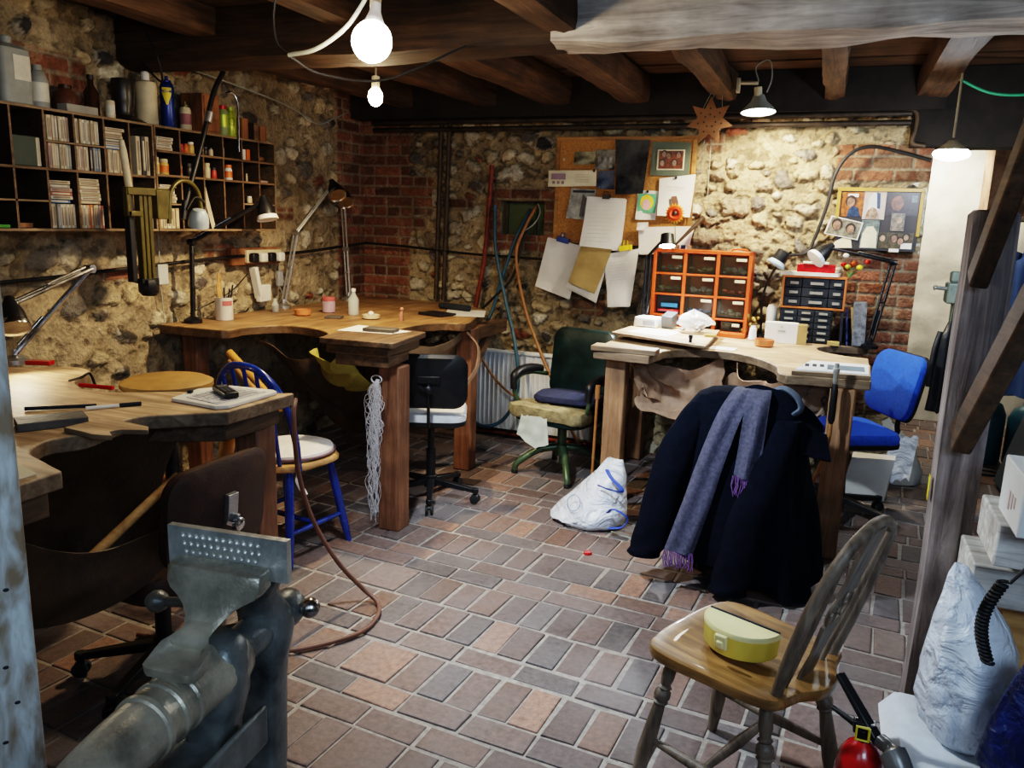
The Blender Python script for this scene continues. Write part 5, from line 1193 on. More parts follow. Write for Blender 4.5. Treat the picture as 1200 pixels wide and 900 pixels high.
build(MB().box((0, .035, .0238), (.034, .035, .002)), 'screen', tint('phone screen', (.12, .13, .14), .15), ph, local=True)
kp = MB()
for i in range(3):
    for j in range(4): kp.box((-.013 + i * .013, -.05 + j * .015, .024), (.009, .009, .003))
build(kp, 'keypad', tint('keys grey', (.1, .1, .11), .4), ph, local=True)
solo('pen', 'dark grey pen lying behind the oilstone on the nearest bench', 'pen', MB().tube([(-2.35, 1.72, NT + .006), (-2.2, 1.86, NT + .006)], .006, 10), M['charcoal'])
pn = thing('pen', 'white pen with a dark cap lying beside the grey pen', 'pen', (-2.16, 1.88, NT), 0)
build(MB().tube([(-2.195, 1.815, NT + .006), (-2.14, 1.895, NT + .006)], .006, 10), 'barrel', M['white'], pn); build(MB().tube([(-2.139, 1.897, NT + .006), (-2.10, 1.95, NT + .006)], .007, 10), 'cap', M['charcoal'], pn)
solo('oilstone', 'rectangular dark grey oilstone near the scalloped edge of the nearest bench', 'stone', MB().box((-2.13, 1.64, NT + .012), (.10, .185, .024), rz=math.radians(-31)), M['stoneplate'], bevel=.002)
solo('stub', 'small dark stub lying at the left of the newspaper', 'stub', MB().box((-2.06, 2.13, NT + .018), (.016, .02, .01), rz=.4), M['charcoal'], bevel=.002)
pl_ = thing('pliers', 'pliers with red handle grips at the back bite of the nearest bench', 'pliers', (-2.45, 2.06, NT), 0)
build(MB().tube(spl([(-2.60, 2.09, NT + .006), (-2.52, 2.075, NT + .03), (-2.47, 2.07, NT + .05), (-2.44, 2.065, NT + .01)], 6), .005, 8), 'jaws', M['blackmetal'], pl_)
build(MB().tube([(-2.50, 2.05, NT + .008), (-2.36, 2.07, NT + .008)], .008, 8), 'handle', M['red'], pl_)
solo('wire_coil', 'loop of pale wire lying on the nearest bench at the left edge', 'wire', MB().tube(spl([(-3.0, 2.1, NT + .004), (-2.9, 1.95, NT + .004), (-3.05, 1.8, NT + .004), (-3.15, 1.95, NT + .005), (-3.05, 2.13, NT + .006)], 8), .0035, 6), M['cable_white'])
solo('paper_sheet', 'pale sheet of paper on the near end of the nearest bench', 'paper', MB().prism([(-1.98, 1.02), (-1.76, 1.0), (-1.755, 1.3), (-1.95, 1.36)], NT, NT + .003), M['paper_cream'])
stl = thing('stool', 'stool with a round ochre leather top between the nearest bench and the blue chair', 'stool', (-2.56, 2.52, 0))
build(MB().lathe([(.001, 0), (.17, 0), (.185, .012), (.185, .03), (.16, .042), (.001, .048)], (-2.56, 2.52, .855), n=36), 'stool_top', mat('ochre leather', (.3, .17, .05), .6, 0, .2, 9), stl)
build(MB().cyl((-2.56, 2.52, .05), (-2.56, 2.52, .855), .03, n=14).lathe([(.16, 0), (.16, .02), (.04, .05)], (-2.56, 2.52, 0), n=24), 'pedestal', M['blackmetal'], stl)
# ================================================================ BACK WALL
YF = 5.40                                   # face of the cork board
cb = thing('cork_board', 'large wooden-framed cork board crowded with papers on the back wall', 'notice board', (-1.37, 5.42, 1.46))
build(MB().b2((-1.84, YF, 1.46), (-.905, 5.44, 2.165)), 'cork_panel', M['cork'], cb, bevel=.002)
fr = MB()
for a, c in (((-1.85, 2.145), (-.895, 2.17)), ((-1.85, 1.455), (-.895, 1.478)), ((-1.85, 1.478), (-1.825, 2.145)), ((-.92, 1.478), (-.895, 2.145))): fr.b2((a[0], YF - .008, a[1]), (c[0], 5.435, c[1]))
build(fr, 'frame', M['corkframe'], cb, bevel=.002)

def sheetp(poly, y, curl=.012, n=10, seed=0, lift=.02):
    """paper on the wall: quad given top-left, top-right, bottom-right, bottom-left as (x,z)"""
    tl, tr_, br_, bl = [V((p[0], 0, p[1])) for p in poly]
    def fn(u, v):
        p = tl.lerp(tr_, u).lerp(bl.lerp(br_, u), v)
        return V((p.x, y - lift * v * v - curl * (nz(u * 1.7, v * 1.7, seed) + .35 * v * abs(u - .5)) * v, p.z))
    return MB().sheet(fn, n, n, .0015)
def pinned(name, label, cat, poly, y, m, pin=None, group='papers pinned to the cork board', **k):
    t = thing(name, label, cat, ((poly[0][0] + poly[1][0]) / 2, y, (poly[0][1] + poly[2][1]) / 2), 0, group)
    build(sheetp(poly, y, **k), 'sheet', m, t)
    if pin: build(MB().ell((pin[0], y - .008, pin[1]), .009, 10, 8), 'pin', pin[2], t)
    return t
def patch(root, name, poly, y, m, t_=.0008, **k):
    b = MB(); b.plate([(p[0], p[1]) for p in poly], (0, y, 0), (1, 0, 0), (0, 0, 1), t_); return build(b, name, m, root, **k)
def rect(x0, z0, x1, z1): return [(x0, z0), (x1, z0), (x1, z1), (x0, z1)]
ph_d = mat('photo dark', (.05, .055, .05), .3, 0, .7, 22, col2=(.2, .2, .18)); skin = tint('photo skin', (.5, .29, .2), .4); skin2 = tint('photo skin pale', (.62, .42, .3), .4)
hair = tint('photo hair', (.06, .035, .025), .4); pred = tint('photo red brown', (.3, .07, .03), .4); photoblue = tint('photo blue', (.04, .08, .2), .4)
def face(root, x, z, r, y, m=None, hm=None):
    hb_ = MB(); hb_.plate([(x + r * 1.2 * math.cos(2 * PI * k / 14), z + r * .25 + r * 1.35 * math.sin(2 * PI * k / 14)) for k in range(14)], (0, y, 0), (1, 0, 0), (0, 0, 1), .0006); build(hb_, 'photo_hair', hm or hair, root)
    fb = MB(); fb.plate([(x + r * .85 * math.cos(2 * PI * k / 14), z - r * .05 + r * 1.1 * math.sin(2 * PI * k / 14)) for k in range(14)], (0, y - .0008, 0), (1, 0, 0), (0, 0, 1), .0006); build(fb, 'photo_face', m or skin, root)
y1 = YF - .004
pinned('photograph', 'small dim landscape photograph at the upper left of the cork board', 'photograph', [(-1.72, 2.07), (-1.57, 2.075), (-1.57, 1.99), (-1.72, 1.985)], y1, mat('photo moss', (.08, .075, .04), .3, 0, .6, 24, col2=(.25, .23, .14)), lift=.004)
t = pinned('photograph', 'small dark photograph of dressed figures next to the large dark print', 'photograph', [(-1.565, 2.085), (-1.43, 2.085), (-1.435, 1.955), (-1.565, 1.955)], y1, ph_d, lift=.004)
for k in range(3): patch(t, 'photo_figure', rect(-1.55 + .04 * k, 1.965, -1.528 + .04 * k, 2.04), y1 - .006, tint('photo shirt', (.4, .4, .38)))
t = pinned('banknote_card', 'long yellowish ticket pinned across the left edge of the cork board', 'ticket', [(-1.90, 1.945), (-1.555, 1.95), (-1.55, 1.845), (-1.895, 1.835)], y1 - .01, M['paper_cream'], pin=(-1.57, 1.945, M['black']), lift=.006)
patch(t, 'printed_picture', rect(-1.875, 1.885, -1.77, 1.925), y1 - .022, tint('ticket plum', (.3, .2, .26)))
for k in range(3): patch(t, 'printed_block', rect(-1.865 + .033 * k, 1.855, -1.845 + .033 * k, 1.875), y1 - .022, tint('ticket plum', (.3, .2, .26)))
for k in range(4): patch(t, 'printed_line', rect(-1.70, 1.87 + .016 * k, -1.60, 1.873 + .016 * k), y1 - .022, tint('ticket ink', (.45, .4, .28)))
pinned('postcard', 'dark blue postcard below the dark figures photograph', 'postcard', [(-1.545, 1.945), (-1.43, 1.95), (-1.425, 1.825), (-1.545, 1.83)], y1 - .006, photoblue, lift=.01)
pinned('poster_print', 'large dark curling print of leaves against the sky on the cork board', 'print', [(-1.435, 2.15), (-1.20, 2.145), (-1.215, 1.80), (-1.40, 1.79)], y1 - .008, mat('foliage print', (.006, .007, .008), .35, 0, .7, 26, col2=(.035, .04, .05)), lift=.05, curl=.03, seed=3)
t = pinned('mounted_photograph', 'group photograph in a green-grey mount at the top right of the cork board', 'photograph', [(-1.185, 2.135), (-.93, 2.13), (-.93, 1.915), (-1.185, 1.92)], y1, tint('mount green', (.13, .155, .115), .8), lift=.003, curl=.003)
patch(t, 'photo_border', rect(-1.145, 1.955, -.965, 2.085), y1 - .008, M['paper_cream']); patch(t, 'photo_ground', rect(-1.135, 1.963, -.975, 2.077), y1 - .009, pred)
for x, z, m_ in ((-1.11, 2.0, skin2), (-1.07, 2.045, skin), (-1.03, 2.0, skin2), (-1.005, 2.05, skin), (-1.10, 2.055, skin)): face(t, x, z, .017, y1 - .0105, m_)
t = pinned('letter', 'torn cream letter with a small brown picture on the right of the cork board', 'letter', [(-1.12, 1.90), (-.885, 1.93), (-.90, 1.655), (-1.115, 1.66)], y1 - .012, M['paper'], pin=(-1.01, 1.905, M['blackmetal']), lift=.02)
patch(t, 'small_picture', [(-1.03, 1.715), (-.985, 1.715), (-.98, 1.75), (-.995, 1.79), (-1.03, 1.785)], y1 - .036, tint('sepia', (.16, .08, .05)))
for k in range(2): patch(t, 'text_line', rect(-1.06, 1.85 - .02 * k, -.94, 1.852 - .02 * k), y1 - .024, tint('faint ink', (.4, .38, .36)))
# a colourful portrait card, kept generic
t = pinned('portrait_card', 'small card with a plain yellow, pink and green design on the cork board', 'postcard', [(-1.265, 1.825), (-1.125, 1.82), (-1.13, 1.63), (-1.265, 1.63)], y1, M['paper'], pin=(-1.195, 1.815, M['black']), lift=.006)
patch(t, 'card_ground', rect(-1.255, 1.675, -1.135, 1.80), y1 - .009, tint('card green', (.12, .42, .24)))
for nm, cx_, cz_, rx_, rz_, c_ in (('yellow_shape', -1.195, 1.745, .045, .05, (.8, .62, .06)), ('pink_shape', -1.197, 1.73, .028, .036, (.75, .42, .42))):
    b = MB(); b.plate([(cx_ + rx_ * math.cos(2 * PI * k / 16), cz_ + rz_ * math.sin(2 * PI * k / 16)) for k in range(16)], (0, y1 - (.0105 if nm[0] == 'y' else .012), 0), (1, 0, 0), (0, 0, 1), .0006); build(b, nm, tint('card ' + nm, c_), t)
t = pinned('flyer', 'black and white flyer with a bold heading left of the clipped white papers', 'flyer', [(-1.73, 1.83), (-1.55, 1.82), (-1.57, 1.615), (-1.755, 1.625)], y1 - .004, mat('flyer grey', (.32, .33, .31), .6, 0, .4, 14, col2=(.5, .5, .46)), lift=.01)
patch(t, 'heading', rect(-1.715, 1.80, -1.56, 1.815), y1 - .012, M['ink'])
patch(t, 'figure_silhouette', [(-1.66, 1.64), (-1.63, 1.64), (-1.625, 1.7), (-1.61, 1.76), (-1.64, 1.79), (-1.65, 1.72)], y1 - .018, tint('flyer ink', (.1, .1, .1)))
t = pinned('paper_bundle', 'thick bundle of white handwritten papers held by a black clip on the cork board', 'papers', [(-1.605, 1.775), (-1.335, 1.765), (-1.365, 1.425), (-1.63, 1.44)], y1 - .03, M['paper'], lift=.045, curl=.02, seed=5)
build(sheetp([(-1.60, 1.77), (-1.33, 1.76), (-1.345, 1.415), (-1.62, 1.43)], y1 - .022, lift=.03, seed=8), 'under_sheet', M['paper'], t)
build(MB().box((-1.47, y1 - .035, 1.775), (.05, .025, .03)).tube([(-1.485, y1 - .04, 1.785), (-1.485, y1 - .042, 1.81), (-1.455, y1 - .042, 1.81), (-1.455, y1 - .04, 1.785)], .003, 6), 'bulldog_clip', M['black'], t, bevel=.003)
for k in range(11): patch(t, 'pencil_line', rect(-1.585, 1.735 - .026 * k, -1.385 - .02 * (k % 3), 1.7365 - .026 * k), y1 - .036 - .0032 * k * (1 + k * .05), tint('pencil', (.6, .58, .55)))
def clipped(label, poly, y, clipm, cx, cz, m=None, sd=1, ang=0, lines=0):
    t = thing('clipped_papers', label, 'papers', ((poly[0][0] + poly[1][0]) / 2, y, poly[0][1]), 0, 'clipped papers hanging below the cork board')
    for q in range(2): build(sheetp([(p[0] - .006 * q, p[1] - .006 * q) for p in poly], y + .006 * q, seed=sd + q, lift=.025, curl=.016), 'sheet', m or M['paper'], t)
    if clipm: build(MB().box((cx, y - .008, cz), (.085, .03, .035), ry=ang).tube([(cx - .015, y - .01, cz + .01), (cx - .012, y - .012, cz + .05), (cx + .012, y - .012, cz + .05), (cx + .015, y - .01, cz + .01)], .0035, 6), 'bulldog_clip', clipm, t, bevel=.003)
    tl, tr_, br_, bl = [V((p[0], 0, p[1])) for p in poly]
    for k in range(lines):
        v = .18 + .055 * k; a = tl.lerp(bl, v).lerp(tr_.lerp(br_, v), .1); c = tl.lerp(bl, v).lerp(tr_.lerp(br_, v), .75 - .1 * (k % 3))
        build(MB().bar((a.x, y - .03 * v * v - .016, a.z), (c.x, y - .03 * v * v - .016, c.z), .0006, .003, (0, 0, 1)), 'pencil_line', M['pencil'] if 'pencil' in M else tint('pencil', (.6, .58, .55)), t)
    return t
clipped('white papers in a dark blue clip, leftmost of those hanging below the cork board', [(-1.88, 1.49), (-1.63, 1.44), (-1.69, 1.07), (-1.95, 1.15)], 5.375, tint('clip blue', (.03, .06, .22), .4), -1.765, 1.475, sd=11, ang=.2)
t = clipped('brown card over tilted white papers, between the two clips below the cork board', [(-1.64, 1.44), (-1.42, 1.41), (-1.49, 1.06), (-1.72, 1.15)], 5.36, None, 0, 0, sd=15)
build(sheetp([(-1.62, 1.45), (-1.40, 1.43), (-1.50, 1.12), (-1.69, 1.19)], 5.335, seed=19, lift=.03), 'card_sheet', M['kraft'], t)
clipped('white written papers in a yellow clip, rightmost of those hanging below the cork board', [(-1.46, 1.39), (-1.22, 1.44), (-1.25, 1.05), (-1.40, 1.04)], 5.35, M['wdyellow'], -1.31, 1.44, sd=22, ang=-.15, lines=8)
t = pinned('white_card', 'white card with small pictures behind the lit lamp, under the cork board letter', 'card', [(-1.24, 1.58), (-.865, 1.60), (-.90, 1.42), (-1.22, 1.40)], y1 - .02, M['paper'], lift=.012)
for k in range(4): patch(t, 'printed_picture', rect(-1.02 + .04 * k, 1.445, -.99 + .04 * k, 1.475), y1 - .05, [pred, skin, photoblue, skin2][k])
pinned('sketch_slip', 'small sketched slip at the left of the white card', 'paper', [(-1.245, 1.61), (-1.17, 1.615), (-1.17, 1.565), (-1.245, 1.56)], y1 - .036, M['paper'], lift=.004)
for x, z in ((-1.79, 2.02), (-1.78, 1.505)): solo('push_pin', 'pale push pin stuck alone at the %s left of the cork board' % ('upper' if z > 1.8 else 'lower'), 'pin', MB().ell((x, YF - .012, z), .010, 10, 8).cyl((x, YF - .01, z), (x, YF, z), .004, n=8), M['cream'], 'lone push pins')

# collage board on the right
co = thing('photo_collage', 'wooden-framed collage of family photographs on the back wall near the passage', 'photo collage', (.215, 5.42, 1.5))
YC = 5.405
build(MB().b2((.0, YC, 1.49), (.455, 5.425, 1.845)), 'backing', tint('collage dark', (.03, .025, .03), .5), co)
fr = MB()
for a, c in (((-.015, 1.84), (.465, 1.862)), ((-.015, 1.60), (.006, 1.84)), ((.445, 1.58), (.465, 1.84))): fr.b2((a[0], YC - .012, a[1]), (c[0], 5.425, c[1]))
build(fr, 'frame', mat('ochre frame', (.42, .26, .05), .45, 0, .15, 12), co, bevel=.002)
def snap(label, poly, y, ground, faces, border=False, extra=()):
    cx_ = sum(p[0] for p in poly) / 4; cz_ = sum(p[1] for p in poly) / 4
    t = thing('photograph', label, 'photograph', (cx_, y, cz_), 0, 'photographs of the collage')
    if border: patch(t, 'border', [(cx_ + (p[0] - cx_) * 1.09, cz_ + (p[1] - cz_) * 1.12) for p in poly], y + .0015, M['paper'])
    patch(t, 'print', poly, y, ground)
    for q, (pl2, mm) in enumerate(extra): patch(t, 'printed_shape', pl2, y - .001 - .0012 * q, mm)
    for f_ in faces: face(t, f_[0], f_[1], f_[2], y - .0045, f_[3] if len(f_) > 3 else skin, f_[4] if len(f_) > 4 else hair)
    return t
snap('photograph of a dark-haired person by an orange wall, top left of the collage', rect(.01, 1.69, .135, 1.835), YC - .003, tint('photo orange', (.55, .17, .03)), [(.065, 1.775, .026)], extra=[([(.05, 1.69), (.125, 1.69), (.11, 1.74), (.08, 1.755), (.055, 1.73)], photoblue), (rect(.045, 1.805, .105, 1.825), M['paper'])])
snap('pale page with a blue-and-white cut-out, top centre of the collage', rect(.137, 1.675, .26, 1.84), YC - .003, tint('page mauve', (.5, .42, .38)), [], extra=[([(.16, 1.70), (.22, 1.70), (.225, 1.76), (.215, 1.82), (.19, 1.835), (.165, 1.8)], tint('cut white', (.6, .62, .62))), ([(.215, 1.74), (.23, 1.74), (.225, 1.83), (.205, 1.835)], photoblue), ([(.15, 1.68), (.23, 1.68), (.215, 1.735), (.19, 1.75), (.165, 1.73)], skin2)])
snap('dark close-up photograph of a face, top right of the collage', rect(.262, 1.70, .44, 1.838), YC - .003, tint('photo plum', (.06, .04, .06)), [(.325, 1.775, .04, tint('photo ruddy', (.3, .13, .09)))], extra=[(rect(.4, 1.78, .43, 1.82), tint('photo steel', (.2, .25, .3)))])
snap('greyish photograph of a seated person in the centre right of the collage', rect(.30, 1.61, .375, 1.715), YC - .008, tint('photo grey', (.32, .27, .22)), [(.345, 1.675, .018, skin2, tint('photo silver', (.3, .27, .25)))])
snap('white-bordered snapshot of two people, tilted at the left of the collage', [(-.06, 1.585), (.12, 1.555), (.14, 1.65), (-.03, 1.685)], YC - .012, tint('photo khaki', (.38, .35, .26)), [(.0, 1.635, .026), (.08, 1.612, .024)], border=True)
snap('photograph of a figure in white robes, low in the collage', rect(.14, 1.50, .24, 1.67), YC - .006, tint('photo teal', (.22, .27, .26)), [], extra=[([(.145, 1.505), (.235, 1.505), (.23, 1.6), (.205, 1.635), (.17, 1.63), (.15, 1.59)], tint('robe', (.66, .6, .45)))])
snap('photograph of a laughing group at the bottom right of the collage', rect(.245, 1.505, .435, 1.60), YC - .006, tint('photo green brown', (.13, .1, .05)), [(.265, 1.565, .018, skin2), (.33, 1.565, .019), (.365, 1.55, .018, skin), (.395, 1.575, .016, skin2)], extra=[(rect(.37, 1.505, .43, 1.54), M['paper'])])
snap('torn cream cut-out at the bottom left of the collage', [(-.02, 1.495), (.10, 1.50), (.09, 1.55), (.05, 1.565), (.0, 1.535)], YC - .004, M['paper_cream'], [])
solo('price_tag', 'small white tag stuck under the collage', 'tag', MB().box((.335, YC - .012, 1.495), (.055, .002, .02)), M['paper'])

# pipes, hoses
for x, lab in ((-2.775, 'brown vertical pipe, the left of the pair on the back wall'), (-2.71, 'brown vertical pipe, the right of the pair on the back wall')):
    b = MB().cyl((x, 5.405, .985 if x < -2.74 else .985), (x + .03, 5.405, 2.36), .0165, n=12)
    for z in (1.25, 1.7, 2.1): b.lathe([(.024, -.012), (.024, .012)], (x + .02 * (z - 1), 5.405, z), (0, 0, 1), 12)
    solo('wall_pipe', lab, 'pipe', b, M['pipe'], 'pair of vertical pipes')
solo('red_pipe', 'rusty red pipe slanting down the back wall beside the niche window', 'pipe', MB().tube(spl([(-2.33, 5.39, 1.98), (-2.345, 5.39, 1.7), (-2.37, 5.38, 1.3), (-2.42, 5.36, .95), (-2.45, 5.33, .5)], 6), .017, 10), M['rust'])
for k, (z, y) in enumerate(((2.275, 5.36), (2.225, 5.38))):
    solo('wall_pipe', ['upper sooty pipe running along the top of the back wall', 'lower sooty pipe running along the top of the back wall'][k], 'pipe', MB().cyl((-3.3, y, z), (.34, y, z + .01), .017, n=12), mat('sooty pipe %d' % k, (.05, .036, .026), .6, .3, .4, 14), 'pipes at the top of the back wall')  # both pipes dark brown along their length
solo('wall_pipe', 'short dark pipe looping down at the right end of the back wall', 'pipe', MB().tube(spl([(.02, 5.36, 2.31), (.28, 5.36, 2.31), (.36, 5.36, 2.29), (.37, 5.36, 2.2), (.36, 5.36, 2.12), (.43, 5.36, 2.10)], 6), .014, 10), M['pipe'])
solo('gas_hose', 'teal hose looping from the niche window down in front of the radiator', 'hose', MB().tube(spl([(-2.05, 5.46, 1.68), (-2.11, 5.37, 1.5), (-2.2, 5.33, 1.2), (-2.26, 5.30, .95), (-2.33, 5.18, .7), (-2.38, 5.12, .4), (-2.33, 5.10, .2), (-2.2, 5.08, .14), (-2.05, 5.10, .22), (-1.97, 5.12, .45), (-2.02, 5.16, .75), (-2.15, 5.27, 1.05), (-2.26, 5.33, 1.4), (-2.29, 5.37, 1.7)], 8), .013, 10), M['hoseblue'])
solo('gas_hose', 'dark cable crossing the teal hose below the niche window', 'hose', MB().tube(spl([(-2.03, 5.46, 1.6), (-2.07, 5.37, 1.45), (-2.12, 5.33, 1.2), (-2.25, 5.31, 1.05), (-2.4, 5.30, .9)], 8), .009, 8), M['cable'])
solo('gas_hose', 'orange hose running from the niche window to behind the green armchair', 'hose', MB().tube(spl([(-2.01, 5.46, 1.70), (-2.06, 5.38, 1.55), (-2.10, 5.33, 1.35), (-2.02, 5.32, 1.0), (-1.90, 5.28, .75), (-1.76, 5.22, .52), (-1.66, 5.18, .42), (-1.6, 5.17, .22), (-1.5, 5.2, .03)], 8), .0115, 10), M['hoseorange'])
solo('gas_hose', 'thin copper-coloured hose curving in front of the radiator', 'hose', MB().tube(spl([(-2.42, 5.19, .85), (-2.32, 5.17, .68), (-2.15, 5.15, .47), (-1.98, 5.15, .36), (-1.75, 5.17, .3)], 8), .009, 8), M['hoseorange'])
solo('gas_hose', 'thin grey hose hooked inside the niche window', 'hose', MB().tube(spl([(-2.0, 5.47, 1.72), (-1.97, 5.44, 1.66), (-2.0, 5.41, 1.58), (-2.08, 5.4, 1.52)], 6), .005, 8), M['cable_white'])
# radiator
ra = thing('radiator', 'white panel radiator low on the back wall behind the hoses', 'radiator', (-1.95, 5.33, .12))
def radp(u, v): return V((-2.42 + .93 * u, 5.325 - .011 * (.5 + .5 * math.cos(u * 2 * PI * 26)) ** 2 * min(1, v * 14, (1 - v) * 14), .07 + .58 * v))
build(MB().sheet(radp, 208, 16).b2((-2.42, 5.328, .07), (-1.49, 5.37, .65)), 'panel', M['radiator'], ra, angle=60)
build(MB().b2((-2.425, 5.30, .645), (-1.485, 5.375, .662)).b2((-2.427, 5.31, .07), (-2.419, 5.375, .65)).b2((-1.491, 5.31, .07), (-1.483, 5.375, .65)), 'top_grille', M['radiator'], ra, bevel=.002)
build(MB().cyl((-1.46, 5.34, .0), (-1.46, 5.34, .2), .009, n=10).cyl((-1.5, 5.34, .2), (-1.44, 5.34, .2), .012, n=10), 'valve_pipe', M['pipe'], ra)
solo('skirting_pipe', 'dark red pipe running along the floor under the radiator', 'pipe', MB().cyl((-2.6, 5.34, .03), (-1.2, 5.36, .03), .014, n=10), M['rust'])

# star and spot lamp
sr = thing('star_ornament', 'six-pointed pierced brown paper star hanging from the joists', 'star', (-.765, 5.02, 2.2))
pts = []
for k in range(14):
    a = PI / 2 + 2 * PI * k / 14; r = .138 if k % 2 == 0 else .075; pts.append((r * math.cos(a) - .765, 2.215 + r * math.sin(a)))
sm_ = MB(); sm_.plate(pts, (0, 5.01, 0), (1, 0, 0), (0, 0, 1), .008)
build(sm_, 'star', tint('star card', (.3, .14, .055), .8), sr)
hb_ = MB()
for k in range(7):
    a = PI / 2 + 2 * PI * k / 7
    for r in (.035, .07): hb_.cyl((-.765 + r * math.cos(a), 5.001 - .0005, 2.215 + r * math.sin(a)), (-.765 + r * math.cos(a), 5.0025, 2.215 + r * math.sin(a)), .005, n=8)
build(hb_, 'piercing', M['ink'], sr)['kind'] = 'stuff'
build(MB().tube([(-.82, 5.02, 2.27), (-.76, 5.02, 2.40)], .002, 6).tube([(-.765, 5.02, 2.33), (-.74, 5.02, 2.40)], .002, 6).tube([(-.70, 5.02, 2.28), (-.71, 5.02, 2.40)], .002, 6), 'thread', M['cable_white'], sr)
build(MB().tube([(-.75, 5.015, 2.11), (-.745, 5.02, 1.75)], .0022, 6).tube([(-.79, 5.015, 2.11), (-.79, 5.02, 1.9)], .0012, 6), 'tail_thread', M['cable_white'], sr)
sp_ = thing('spot_lamp', 'clip-on dish lamp shining on the back wall beside the star', 'lamp', (-.50, 4.95, 2.43))
build(MB().b2((-.62, 4.93, 2.36), (-.60, 4.97, 2.44)).tube([(-.6, 4.95, 2.415), (-.50, 4.95, 2.41)], .011, 10).cyl((-.5, 4.95, 2.39), (-.495, 4.955, 2.335), .022, n=14), 'arm', M['cream'], sp_, bevel=.003)
sd_ = build(MB().lathe([(.02, .09), (.03, .085), (.045, .05), (.085, .01), (.1, -.012), (.096, -.012), (.08, .008), (.04, .045), (.001, .055)], (-.488, 4.96, 2.262), (-.05, .10, 1), 30), 'dish', tint('lamp dish', (.33, .35, .33), .4), sp_)
build(MB().lathe([(.001, -.009), (.093, -.009), (.093, -.006), (.001, -.006)], (-.488, 4.96, 2.262), (-.05, .10, 1), 24), 'lit_disc', emit('lit disc', (1, .95, .85), 30), sd_)
build(MB().tube(spl([(-.5, 4.95, 2.42), (-.52, 4.95, 2.5), (-.45, 4.95, 2.53), (-.43, 4.96, 2.44), (-.45, 4.96, 2.36)], 5), .004, 6), 'flex', M['cable_white'], sp_)
# lamp cable looping on the wall above the right bench end
solo('wall_cable', 'thick black cable arching from the passage lintel down the back wall to the bench lamps', 'cable', MB().tube(spl([(.47, 5.36, 2.02), (.3, 5.38, 2.07), (.14, 5.385, 2.10), (.03, 5.39, 2.06), (-.04, 5.39, 1.94), (-.07, 5.39, 1.75), (-.12, 5.38, 1.55), (-.16, 5.36, 1.46), (-.26, 5.33, 1.44)], 8), .0105, 8), M['cable'])

# ================================================================ ON THE BENCH UNDER THE CORK BOARD
CT = .9095
oc = thing('drawer_cabinet', 'tall orange-red cabinet of clear drawers on the bench under the cork board', 'drawer cabinet', (-.78, 5.30, CT), math.radians(-2))
cw0, cw1, czh, yf_ = -.315, .315, .54, -.06
def cl(x, z): return x
f = MB(); th = .022
f.b2((cw0, yf_, 0), (cw0 + th, .09, czh)); f.b2((cw1 - th, yf_, 0), (cw1, .09, czh)); f.b2((cw0, yf_, czh - th), (cw1, .09, czh)); f.b2((cw0, yf_, 0), (cw1, .09, .03)); f.b2((cw0, yf_ - .04, 0), (cw1, yf_, .026)); f.b2((cw0, .08, 0), (cw1, .092, czh))
for x in (-.105, .105): f.b2((x - .011, yf_ + .002, .03), (x + .011, .08, czh - th))
rows = [(.385, .51), (.25, .375), (.115, .24)]
for z in (.24, .375, .1): f.b2((cw0, yf_ + .002, z), (cw1, .08, z + .012))
build(f, 'carcass', M['orange'], oc, local=True, bevel=.003)
cont = [(.3, .28, .22), (.25, .2, .1), (.4, .38, .33), (.2, .18, .1), (.45, .4, .35), (.4, .06, .03), (.3, .3, .3), (.08, .1, .25), (.3, .28, .2), (.3, .24, .15), (.25, .25, .2), (.4, .35, .2)]
def drawer(x0, x1, z0, z1, k, op=0.):
    d = MB(); y = yf_ + .004 - op
    d.b2((x0, y, z0), (x1, y + .003, z1)); d.b2((x0, y, z0), (x1, .075 - op, z0 + .003)); d.b2((x0, y, z0), (x0 + .003, .075 - op, z1 - .01)); d.b2((x1 - .003, y, z0), (x1, .075 - op, z1 - .01))
    do = build(d, 'drawer', M['smoke'], oc, local=True)
    w_ = x1 - x0
    build(MB().b2((x0 + w_ * .58, y - .008, z1 - .028), (x1 - w_ * .04, y, z1 - .010)), 'label_holder', M['paper_cream'], do, local=True, bevel=.001)
    c = MB(); rr = random.Random(k)
    for q in range(15):
        s = rr.uniform(.006, .016); c.ell((rr.uniform(x0 + .02, x1 - .02), rr.uniform(y + .025, y + .1) if op == 0 else y + .04, z0 + .004 + s + rr.uniform(0, .02)), (s * 1.4, s, s), 8, 6)
    co_ = build(c, 'small_contents', tint('contents %d' % k, cont[k % len(cont)], .3), do, local=True); co_['kind'] = 'stuff'
k = 0
for z0, z1 in rows:
    for x0, x1 in ((cw0 + th + .004, -.12), (-.09, .09), (.12, cw1 - th - .004)):
        if k != 6: drawer(x0, x1, z0 + .006, z1 - .002, k)
        k += 1
bx = MB().b2((-.25, yf_ + .03, .16), (-.14, .06, .185)); 
build(bx, 'open_hole_box', tint('contents blue', (.05, .25, .5), .4), oc, local=True)['label'] = 'light blue box in the empty drawer hole'
build(MB().b2((-.27, yf_ + .03, .13), (-.13, .06, .145)), 'open_hole_tray', M['red'], oc, local=True)
build(MB().b2((cw0 + th, yf_ + .07, .115), (-.116, yf_ + .078, .24)), 'hole_back', M['black'], oc, local=True)
for x0, x1 in ((.02, .125), (.155, .275)): drawer(x0, x1, .038, .094, k); k += 1
build(MB().tube(spl([(.17, 0, czh - .004), (.19, 0, czh + .012), (.26, 0, czh + .012), (.28, 0, czh - .004)], 5), .006, 8), 'carry_handle', M['orange'], oc, local=True)
